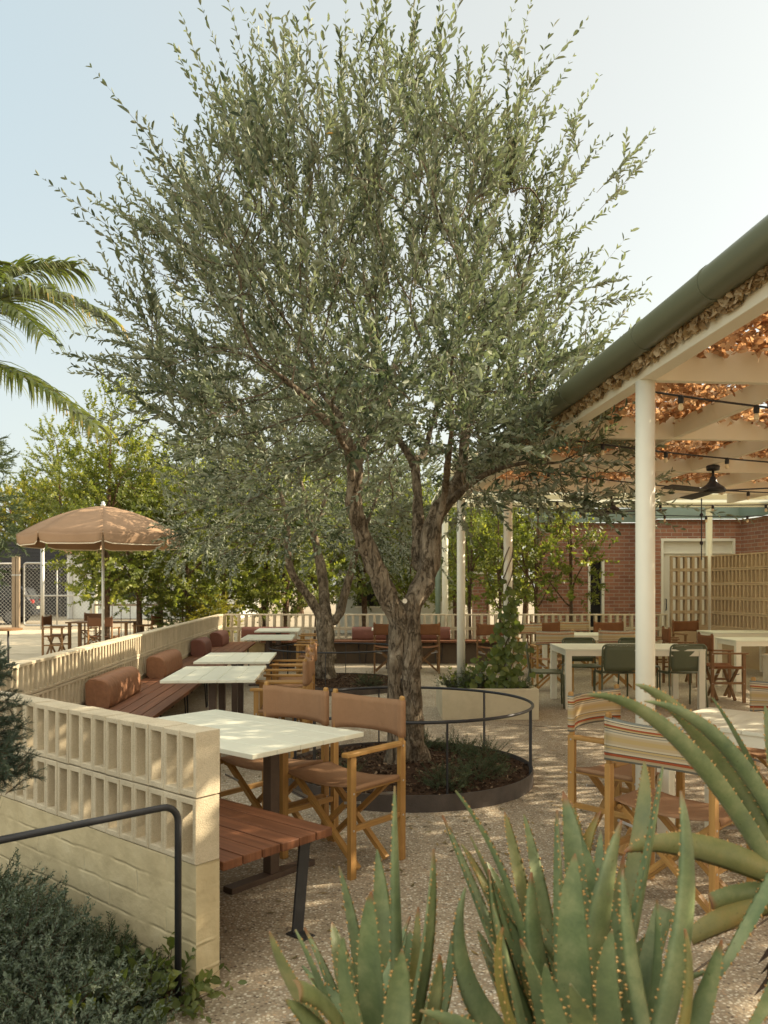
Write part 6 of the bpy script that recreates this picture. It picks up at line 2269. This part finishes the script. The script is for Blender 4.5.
# rosemary clumps on the rings
gro = 'rosemary clumps on the tree ring mulch'
for i, (x, y, R, h, lab) in enumerate([(.80, 6.62, .17, .15, 'rosemary clump on the near ring by its right hand post'), (.72, 6.02, .16, .18, 'rosemary clump on the near ring, front right'),
                                       (.46, 5.72, .15, .17, 'rosemary clump on the near ring, closest to the front post'), (.63, 6.92, .15, .13, 'rosemary clump on the near ring, far right behind the trunk'),
                                       (.36, 7.08, .12, .14, 'rosemary clump on the near ring, just behind the trunk'), (-.35, 6.0, .14, .15, 'rosemary clump on the near ring behind the tan chair'),
                                       (-.22, 11.7, .17, .16, 'rosemary clump on the rear ring, right side'), (-1.2, 11.8, .15, .14, 'rosemary clump on the rear ring, left side')]):
    shrub('rosemary_plant', lab, 'plant', (x, y, .095), 110, R * .9, h, .020, .0032, 'rosemary_leaf', .11, 26, 80 + i, gro, ang=.7)
# planter herbs
shrub('rosemary_plant', 'spreading herb in the cream planter at the foot of the slim posts', 'plant', (1.02, 9.72, .30), 230, .28, .20, .026, .0040, 'rosemary_leaf', .15, 26, 95, None, ang=.7)
shrub('rosemary_plant', 'herb in the cream planter right of the vine', 'plant', (1.58, 9.60, .30), 90, .14, .14, .026, .0040, 'rosemary_leaf', .13, 24, 96, None, ang=.7)

# climbing vine
vn = thing('climbing_vine', 'leafy green vine climbing the slim post in the planter', 'vine', (1.455, 9.50, .30))
rg = np.random.default_rng(5)
m_ = 210
z = rg.beta(1.0, 2.0, m_) * 1.45
spread = np.interp(z, [0, .35, .8, 1.2, 1.75], [.26, .24, .13, .09, .07])
a = rg.random(m_) * 2 * PI
ctr = np.stack([spread * rg.normal(0, .62, m_) - np.interp(z, [0, .5, 1.0], [.16, .05, 0]), -np.abs(spread * np.sin(a)) * .6 - .03, z], 1)
nn_ = nrm(np.stack([rg.normal(0, .5, m_), -np.ones(m_), rg.normal(.35, .4, m_)], 1))
dn = nrm(np.stack([rg.normal(0, .45, m_), rg.normal(-.2, .2, m_), -np.ones(m_)], 1)); dn = nrm(dn - nn_ * (dn * nn_).sum(1, keepdims=True))
sd_ = np.cross(dn, nn_)
shape = np.array([(0, 0), (-.32, -.10), (-.52, .18), (-.40, .52), (-.15, .75), (0, 1.0), (.15, .75), (.40, .52), (.52, .18), (.32, -.10)])
sz = .055 + .055 * rg.random(m_)
V = ctr[:, None, :] + sd_[:, None, :] * (shape[None, :, 0] * sz[:, None])[:, :, None] + dn[:, None, :] * (shape[None, :, 1] * sz[:, None])[:, :, None] - nn_[:, None, :] * (np.abs(shape[None, :, 0]) * sz[:, None] * .25)[:, :, None]
k = len(shape)
tri = np.array([(0, i, i + 1) for i in range(1, k - 1)])
F = (np.arange(m_)[:, None, None] * k + tri[None]).reshape(-1, 3)
arrmesh('foliage', V.reshape(-1, 3), F, M['vine_leaf'] if 'vine_leaf' in M else M['dark_leaf'], vn, {'rnd': ('FACE', np.repeat(rg.random(m_) * .8, k - 2))})
b = MB()
for s_ in range(4):
    b.tube([(.062 * math.cos(q * .9 + s_ * 1.6), .062 * math.sin(q * .9 + s_ * 1.6) + .05, q * .12) for q in range(15)], .006, 6)
for q in range(26):
    j = rg.integers(0, m_)
    b.tube([(0, 0, max(0, ctr[j][2] - .15)), tuple(ctr[j] * np.array([.6, .6, 1])), tuple(ctr[j])], .003, 5)
b.build('stems', M['young_bark'], vn, smooth=True)
shrub('bushy_plant', 'light green leafy plant at the planter, left of the vine', 'plant', (1.05, 9.9, .30), 22, .18, .28, .06, .045, 'hedge_leaf', .24, 8, 97, None, ang=.9)

# fallen olive leaves on the paving and the mulch
rg = np.random.default_rng(123); m_ = 900
a = rg.random(m_) * 2 * PI; r = np.abs(rg.normal(0, 1.5, m_)) + .5
x, y = .22 + r * np.cos(a), 6.4 + r * np.sin(a)
keep = np.hypot(x - RC1[0], y - RC1[1]) > RR1 + .03
x, y = x[keep], y[keep]; m_ = len(x)
th_ = rg.random(m_) * 2 * PI
u = np.stack([np.cos(th_), np.sin(th_), rg.normal(0, .08, m_)], 1); v = np.stack([-np.sin(th_), np.cos(th_), rg.normal(0, .15, m_)], 1)
c = np.stack([x, y, np.full(m_, .006)], 1); l = .024 + .01 * rg.random((m_, 1)); wd = .006 + .003 * rg.random((m_, 1))
V = np.stack([c - u * l, c + v * wd, c + u * l, c - v * wd], 1); V[:, :, 2] = np.abs(V[:, :, 2] - .006) + .004
fl_ = arrmesh('fallen_leaves', V.reshape(-1, 3), np.arange(m_ * 4).reshape(-1, 4), leafmat('fallen leaves', [(0, (.10, .075, .035)), (.5, (.17, .14, .06)), (1, (.30, .21, .08))], transl=.1, rough=.7), None, {'rnd': ('FACE', rg.random(m_))})
tag(fl_, 'dry fallen olive leaves scattered on the paving round the near ring', 'leaves', None, 'stuff')

# ================================================================ brick building at the back right
bb = thing('brick_building', 'red brick building with white doors and sage fascia behind the back wall', 'building', (7.5, 19, 0))


def wall_quad(b, p0, p1, z0, z1, th=.2):
    p0, p1 = Vector(p0), Vector(p1); L = (p1 - p0).length
    d = (p1 - p0).normalized(); n = Vector((d.y, -d.x, 0))
    a = [p0, p1, p1 - n * th, p0 - n * th]
    for i in range(4):
        q0, q1 = a[i], a[(i + 1) % 4]
        l = (q1 - q0).length
        b.poly([q0 + Vector((0, 0, z0)), q1 + Vector((0, 0, z0)), q1 + Vector((0, 0, z1)), q0 + Vector((0, 0, z1))], [(0, 1, 2, 3)], [[(0, z0), (l, z0), (l, z1), (0, z1)]])
    b.poly([q + Vector((0, 0, z1)) for q in a], [(0, 1, 2, 3)], [[(0, 0), (L, 0), (L, th), (0, th)]])


zt = 3.05
b = MB()
Xd0, Xd1 = (588 - CX) * 19.4 / FPX, (604 - CX) * 19.4 / FPX
Xc = (655 - CX) * 18.4 / FPX
wall_quad(b, (Xd1, 19.4, 0), (Xc - .001, 19.4, 0), 0, zt)
wall_quad(b, (Xd0 - 1.2, 19.4, 0), (Xd0, 19.4, 0), 0, zt)
wall_quad(b, (Xd0, 19.4, 0), (Xd1, 19.4, 0), 2.15, zt)
wall_quad(b, (Xc, 19.398, 0), (Xc, 18.4, 0), 0, zt, (661 - CX) * 18.4 / FPX - Xc)
xa, xb_ = (661 - CX) * 18.4 / FPX, (735 - CX) * 18.4 / FPX
wall_quad(b, (xa, 18.4, 0), (xb_, 18.4, 0), 2.62, zt)
wall_quad(b, (xb_, 18.4, 0), (xb_ + .15, 18.4, 0), 0, zt)
wall_quad(b, (xb_ + .15, 18.4, 0), (xb_ + .75, 14.6, 0), 0, zt)
b.build('wall', M['brick'], bb, world=True)
b = MB(); b.box(Xd0 + .02, Xd1 - .02, 19.50, 19.54, 0, 2.15); b.build('door', M['dark_hole'], bb, world=True)  # near-black sheet standing for the unlit room behind the open doorway
b = MB(); b.box(Xd1 - .06, Xd1, 19.36, 19.46, 0, 2.15); b.box(Xd0, Xd0 + .05, 19.37, 19.46, 0, 2.15); b.build('door_frame', M['cream_col'], bb, world=True)
d0 = MB(); d0.box(xa + .04, xb_ - .04, 18.47, 18.52, 0, 2.58)
do = d0.build('door', M['door_white'], bb, world=True)
f_ = MB(); f_.box(xa, xa + .05, 18.38, 18.48, 0, 2.62); f_.box(xb_ - .05, xb_, 18.38, 18.48, 0, 2.62); f_.box(xa + .052, xb_ - .052, 18.38, 18.48, 2.56, 2.62)
f_.box(xa + 1.02, xa + 1.07, 18.42, 18.468, 0, 2.555); f_.box(xa + .052, xb_ - .052, 18.43, 18.467, 2.28, 2.32)
f_.build('door_frame', M['cream_col'], bb, world=True)
h = MB(); h.tube([(xa + .12, 18.44, 1.0), (xa + .12, 18.40, 1.0), (xa + .12, 18.40, 1.25), (xa + .12, 18.44, 1.25)], .012, 8); h.build('handle', M['black'], bb, world=True)
b = MB(); b.box(xb_ + .30, xb_ + .34, 15.6, 16.9, 2.10, 2.52)
b = MB(); b.obox((xb_ + .30, 16.6, 2.28), Vector((.15, -.95, 0)).normalized() * .35, Vector((-.99, -.156, 0)) * .10, Vector((0, 0, .2))); b.build('meter_box', M['grey_box'], bb, world=True, bevel=.01)
b = MB(); wall_quad(b, (Xd0 - 1.4, 19.2, 0), (Xc - .02, 19.2, 0), zt + .002, zt + .32, .04); wall_quad(b, (Xc - .2, 18.2, 0), (xb_ + .0, 18.2, 0), zt + .002, zt + .36, .04)
wall_quad(b, (xb_ + .0, 18.2, 0), (xb_ + .62, 14.6, 0), zt + .002, zt + .36, .04)
b.build('fascia', M['green_trim'], bb, world=True)
b = MB()
b.poly([(Xd0 - 1.5, 19.15, zt + .34), (Xc, 19.15, zt + .34), (Xc, 24, zt + 1.5), (Xd0 - 1.5, 24, zt + 1.5)], [(0, 1, 2, 3)])
b.poly([(Xc - .2, 18.15, zt + .385), (14, 18.15, zt + .385), (14, 24, zt + 1.6), (Xc - .2, 24, zt + 1.6)], [(0, 1, 2, 3)])
b.poly([(xb_ + .02, 18.1, zt + .375), (xb_ + .62, 14.5, zt + .375), (14, 14.5, zt + 1.3), (14, 18.1, zt + 1.3)], [(0, 1, 2, 3)])
b.build('roof', M['roof_metal'], bb, world=True, solid=.03)
# brick pier further left
t = thing('brick_pier', 'red brick pier seen through foliage left of the vine', 'pier', ((480 - CX) * 21 / FPX, 21, 0))
b = MB(); wall_quad(b, (-.17, 0, 0), (.17, 0, 0), 0, 1.85, .34); b.build('shaft', M['brick'], t)
b = MB(); b.box(-.2, .2, -.03, .37, 1.852, 1.92); b.build('cap', M['cream'], t)

# white rendered house behind the trunks
hw_ = thing('white_house', 'pale rendered house glimpsed through the trees behind the front olive', 'building', (.8, 27, 0))
b = MB(); wall_quad(b, (-1.6, 27, 0), (2.4, 27, 0), 0, 2.7, 4.5); b.build('wall', M['white_bldg'], hw_, world=True)
b = MB(); b.poly([(-1.9, 26.6, 2.7), (2.7, 26.6, 2.7), (2.7, 29.2, 4.0), (-1.9, 29.2, 4.0)], [(0, 1, 2, 3)]); b.poly([(-1.9, 31.8, 2.7), (2.7, 31.8, 2.7), (2.7, 29.2, 4.0), (-1.9, 29.2, 4.0)], [(0, 3, 2, 1)])
b.build('roof', M['roof_metal'], hw_, world=True, solid=.04)
b = MB(); b.box(-.9, .1, 26.95, 26.99, .9, 2.1); w_ = b.build('window', M['dark_hole'], hw_, world=True)
b = MB()
for x0, x1, z0, z1 in ((-.95, -.9, .85, 2.15), (.1, .15, .85, 2.15), (-.899, .099, 2.1, 2.15), (-.899, .099, .85, .9)):
    b.box(x0, x1, 26.93, 26.995, z0, z1)
fr_ = b.build('frame', M['cream_col'], w_); fr_.data.transform(Matrix.Translation(-Vector(hw_.location)))

# left background: white workshop, dark clad shed, gate, fence, car
wk = thing('white_workshop', 'white rendered workshop behind the chain link gate', 'building', ((80 - CX) * 40 / FPX, 40, 0))
xw0, xw1 = (67 - CX) * 40 / FPX, (240 - CX) * 40 / FPX
b = MB(); wall_quad(b, (xw0, 40, 0), (xw1, 40, 0), 0, 3.2, 6); b.build('wall', M['white_bldg'], wk, world=True)
b = MB(); b.box(xw0 - .2, xw1 + .2, 39.7, 46.3, 3.2, 3.36); b.build('roof', mat('terracotta roof edge', (.42, .24, .14), .8, .15, 3), wk, world=True)
b = MB(); b.box(xw0 + .15, xw0 + .3, 39.88, 39.99, 0, 3.15); b.build('downpipe', M['galv'], wk, world=True)
b = MB(); b.box(xw0 + 2.2, xw0 + 3.4, 39.94, 39.99, 1.0, 2.2); b.build('window', M['dark_hole'], wk, world=True)
sh = thing('dark_shed', 'dark clad shed with an open front behind the parked car', 'building', ((30 - CX) * 43 / FPX, 43, 0))
xs0, xs1 = (-120 - CX) * 43 / FPX, (66 - CX) * 43 / FPX
b = MB()
for k in range(7):
    b.box(xs0, xs1, 42.9 + .01 * (k % 2), 43.1, 2.55 + k * .2, 2.55 + k * .2 + .19)
b.build('cladding', M['dark_clad'], sh, world=True)
b = MB(); b.box(xs0, xs1, 46, 46.2, 0, 2.6); b.box(xs0, xs0 + .2, 43.1, 46, 0, 2.6); b.box(xs1 - .2, xs1, 43.1, 46, 0, 2.54); b.build('wall', M['dark_clad'], sh, world=True)
b = MB(); b.box(xs0, xs1, 43.1, 46.2, 3.9, 4.0); b.build('roof', M['dark_clad'], sh, world=True)
b = MB()
for x in (xs0 + .2, (xs0 + xs1) / 2, xs1 - .35):
    b.box(x, x + .15, 42.92, 43.07, 0, 2.549)
b.build('post', M['dark_clad'], sh, world=True)


def mesh_panel(b, x0, x1, z0, z1, Y, s=.14, r=.006):
    """chain link: diagonal wires clipped to the panel"""
    Wd, Hd = x1 - x0, z1 - z0
    for sg in (1, -1):
        c = -Hd
        while c < Wd:
            a0, a1 = max(0, c), min(Wd, c + Hd)
            if a1 - a0 > .02:
                z_a, z_b = (a0 - c), (a1 - c)
                xa_, xb2 = (a0, a1) if sg > 0 else (Wd - a0, Wd - a1)
                b.bar((x0 + xa_, Y, z0 + z_a), (x0 + xb2, Y, z0 + z_b), r, r, up=(0, 1, 0))
            c += s


YG = 30.0


def gx(px):
    return (px - CX) * YG / FPX


gte = thing('chain_link_gate', 'galvanised chain link gate with tube frame at the far left', 'gate', (gx(57), YG, 0))
b = MB(); x0, x1, z0, z1 = gx(24), gx(91), .12, 2.42
rr = .10
loop = []
for cx_, cz_, a0 in ((x0 + rr, z0 + rr, PI), (x1 - rr, z0 + rr, 1.5 * PI), (x1 - rr, z1 - rr, 0), (x0 + rr, z1 - rr, .5 * PI)):
    for k in range(5):
        a = a0 + k / 4 * PI / 2
        loop.append((cx_ + rr * math.cos(a), YG, cz_ + rr * math.sin(a)))
b.tube(loop, .035, 8, closed=True)
b.tube([(x0, YG, 1.22), (x1, YG, 1.22)], .028, 8); b.tube([(gx(57), YG, z0), (gx(57), YG, z1)], .028, 8)
b.build('frame', M['galv'], gte, world=True, smooth=True)
b = MB(); mesh_panel(b, x0, x1, z0, z1, YG + .03); b.build('mesh', M['galv'], gte, world=True)
t = thing('gate_post', 'tall pale gate post standing before the chain link gate', 'post', (gx(47), YG - .4, 0)); b = MB(); b.tube([(0, 0, 0), (0, 0, 2.95)], .07, 12); b.build('shaft', M['galv'], t, smooth=True)
b = MB(); b.lathe([(.075, 2.94), (.075, 2.97), (.03, 3.0)], 12); b.build('cap', M['galv'], t)
for px, lab in ((16.5, 'weathered timber gate post, left of the pair'), (20.5, 'weathered timber gate post, right of the pair')):
    t = thing('timber_post', lab, 'post', (gx(px), YG - .2, 0), 0, 'pair of timber gate posts')
    b = MB(); b.box(-.06, .06, -.06, .06, 0, 2.66); b.build('shaft', M['oldwood'], t, bevel=.008)
    b = MB(); b.box(-.067, .067, -.067, .067, 1.95, 2.0); b.build('strap', M['galv'], t)
fen = thing('chain_link_fence', 'chain link fence running left of the timber posts in front of the car', 'fence', (gx(0), YG, 0))
b = MB(); b.tube([(gx(-120), YG, 2.4), (gx(14), YG, 2.4)], .03, 8); b.tube([(gx(-60), YG, 0), (gx(-60), YG, 2.45)], .04, 8); b.build('frame', M['galv'], fen, world=True, smooth=True)
b = MB(); mesh_panel(b, gx(-120), gx(14), .08, 2.4, YG + .03); b.build('mesh', M['galv'], fen, world=True)
fen2 = thing('railing_fence', 'dark low railing beyond the trees right of the umbrella pole', 'fence', ((130 - CX) * 23.5 / FPX, 23.5, 0))
xr0, xr1 = (94 - CX) * 23.5 / FPX, (235 - CX) * 23.5 / FPX
b = MB(); b.box(xr0, xr1, 23.48, 23.54, .98, 1.04); b.build('top_rail', M['oldwood'], fen2, world=True)
b = MB(); k = xr0
while k < xr1:
    b.tube([(k, 23.51, 0), (k, 23.51, .98)], .012, 6); k += .26
b.build('balusters', M['tableleg'], fen2, world=True)
for i, px in enumerate((92, 97)):
    t = thing('gate_post', ('slim galvanised post at the right end of the chain link gate', 'white post just right of the chain link gate')[i], 'post', (gx(px), YG - .1, 0))
    b = MB(); b.tube([(0, 0, 0), (0, 0, 2.25 - .2 * i)], .05, 10); b.build('shaft', M['galv'] if i == 0 else M['cream'], t, smooth=True)
    b = MB(); b.lathe([(.055, 2.24 - .2 * i), (.055, 2.27 - .2 * i), (.02, 2.29 - .2 * i)], 12); b.build('cap', M['galv'], t)

# ---------------------------------------------------------------- parked car
M['car_paint'] = mat('dark car paint', (.012, .013, .016), .45, .05, 3, spec=.18)
M['car_glass'] = mat('car window glass', (.02, .023, .027), .3, .1, 1, spec=.25)
M['tyre'] = mat('tyre rubber', (.02, .02, .02), .85, .2, 20)
M['alloy'] = mat('alloy wheel', (.10, .10, .10), .45, .05, 8, metal=.5)
M['tail_red'] = mat('red tail lamp', (.36, .02, .015), .2, .1, 8, spec=.6)
M['plate'] = mat('pale number plate', (.36, .35, .28), .5, .03, 8)
car = thing('parked_car', 'dark estate car parked behind the chain link fence, tail to the right', 'car', (-16.85, 34.1, 0), .16)
# side profile, tail at +x
low = [(-2.2, .32), (2.1, .32), (2.22, .55), (2.22, .85), (2.15, 1.0), (1.2, 1.03), (-.9, 1.0), (-1.9, .86), (-2.22, .68), (-2.28, .45)]
upp = [(2.12, 1.0), (1.88, 1.50), (1.3, 1.60), (.0, 1.62), (-.45, 1.55), (-1.15, 1.0)]


def slab(b, prof, ys):
    rows = []
    n = len(prof)
    for (y, s, zc) in ys:
        rows.append([(x * s, y, zc + (z - zc) * s) for x, z in prof] + [(prof[0][0] * s, y, zc + (prof[0][1] - zc) * s)])
    b.grid(rows)
    b.poly(rows[0][:-1], [tuple(range(n))]); b.poly(rows[-1][:-1], [tuple(range(n))[::-1]])


b = MB(); slab(b, low, [(-.90, .965, .6), (-.87, .99, .6), (-.6, 1.0, .6), (.6, 1.0, .6), (.87, .99, .6), (.90, .965, .6)])
b.build('body', M['car_paint'], car, smooth=False, bevel=.03, seg=3, angle=25)
b = MB(); slab(b, upp, [(-.72, .95, 1.0), (-.62, .995, 1.0), (.62, .995, 1.0), (.72, .95, 1.0)])
b.build('cabin', M['car_paint'], car, bevel=.03, seg=2, angle=25)
b = MB()
for sy in (-1, 1):
    for xs_ in ((-.95, -.08), (-.0, .82), (.9, 1.62)):
        x0_, x1_ = xs_
        top0 = 1.50 if x0_ > -.5 else 1.08
        P = [(x0_, sy * .745, 1.06), (x1_, sy * .745, 1.06), (x1_ - (.12 if x1_ > 1.5 else 0), sy * .728, 1.47), (x0_ + (.55 if x0_ < -.5 else 0), sy * .728, 1.47)]
        b.poly(P + [(p[0], p[1] - sy * .02, p[2]) for p in P], [(0, 1, 2, 3), (4, 7, 6, 5), (0, 4, 5, 1), (1, 5, 6, 2), (2, 6, 7, 3), (3, 7, 4, 0)])
P = [(2.125, -.6, 1.05), (2.125, .6, 1.05), (1.935, .54, 1.46), (1.935, -.54, 1.46)]
b.poly(P + [(p[0] - .03, p[1], p[2]) for p in P], [(0, 1, 2, 3), (4, 7, 6, 5), (0, 4, 5, 1), (1, 5, 6, 2), (2, 6, 7, 3), (3, 7, 4, 0)])
b.build('windows', M['car_glass'], car)
for sy in (-1, 1):
    b = MB(); b.box(2.10, 2.245, sy * .72 - .13, sy * .72 + .13, .86, 1.02); b.build('tail_light', M['tail_red'], car, bevel=.02)
    for x in (-1.38, 1.38):
        b = MB(); b.tube([(x, sy * .72, .33), (x, sy * .915, .33)], .33, 24); wh = b.build('wheel', M['tyre'], car, smooth=False, bevel=.03, angle=60)
        b = MB(); b.tube([(x, sy * .90, .33), (x, sy * .925, .33)], .21, 20); b.build('rim', M['alloy'], wh)
b = MB(); b.box(2.2, 2.245, -.26, .26, .62, .74); b.build('number_plate', M['plate'], car)
b = MB(); b.box(2.05, 2.27, -.84, .84, .36, .54); b.build('bumper', M['car_paint'], car, bevel=.03)
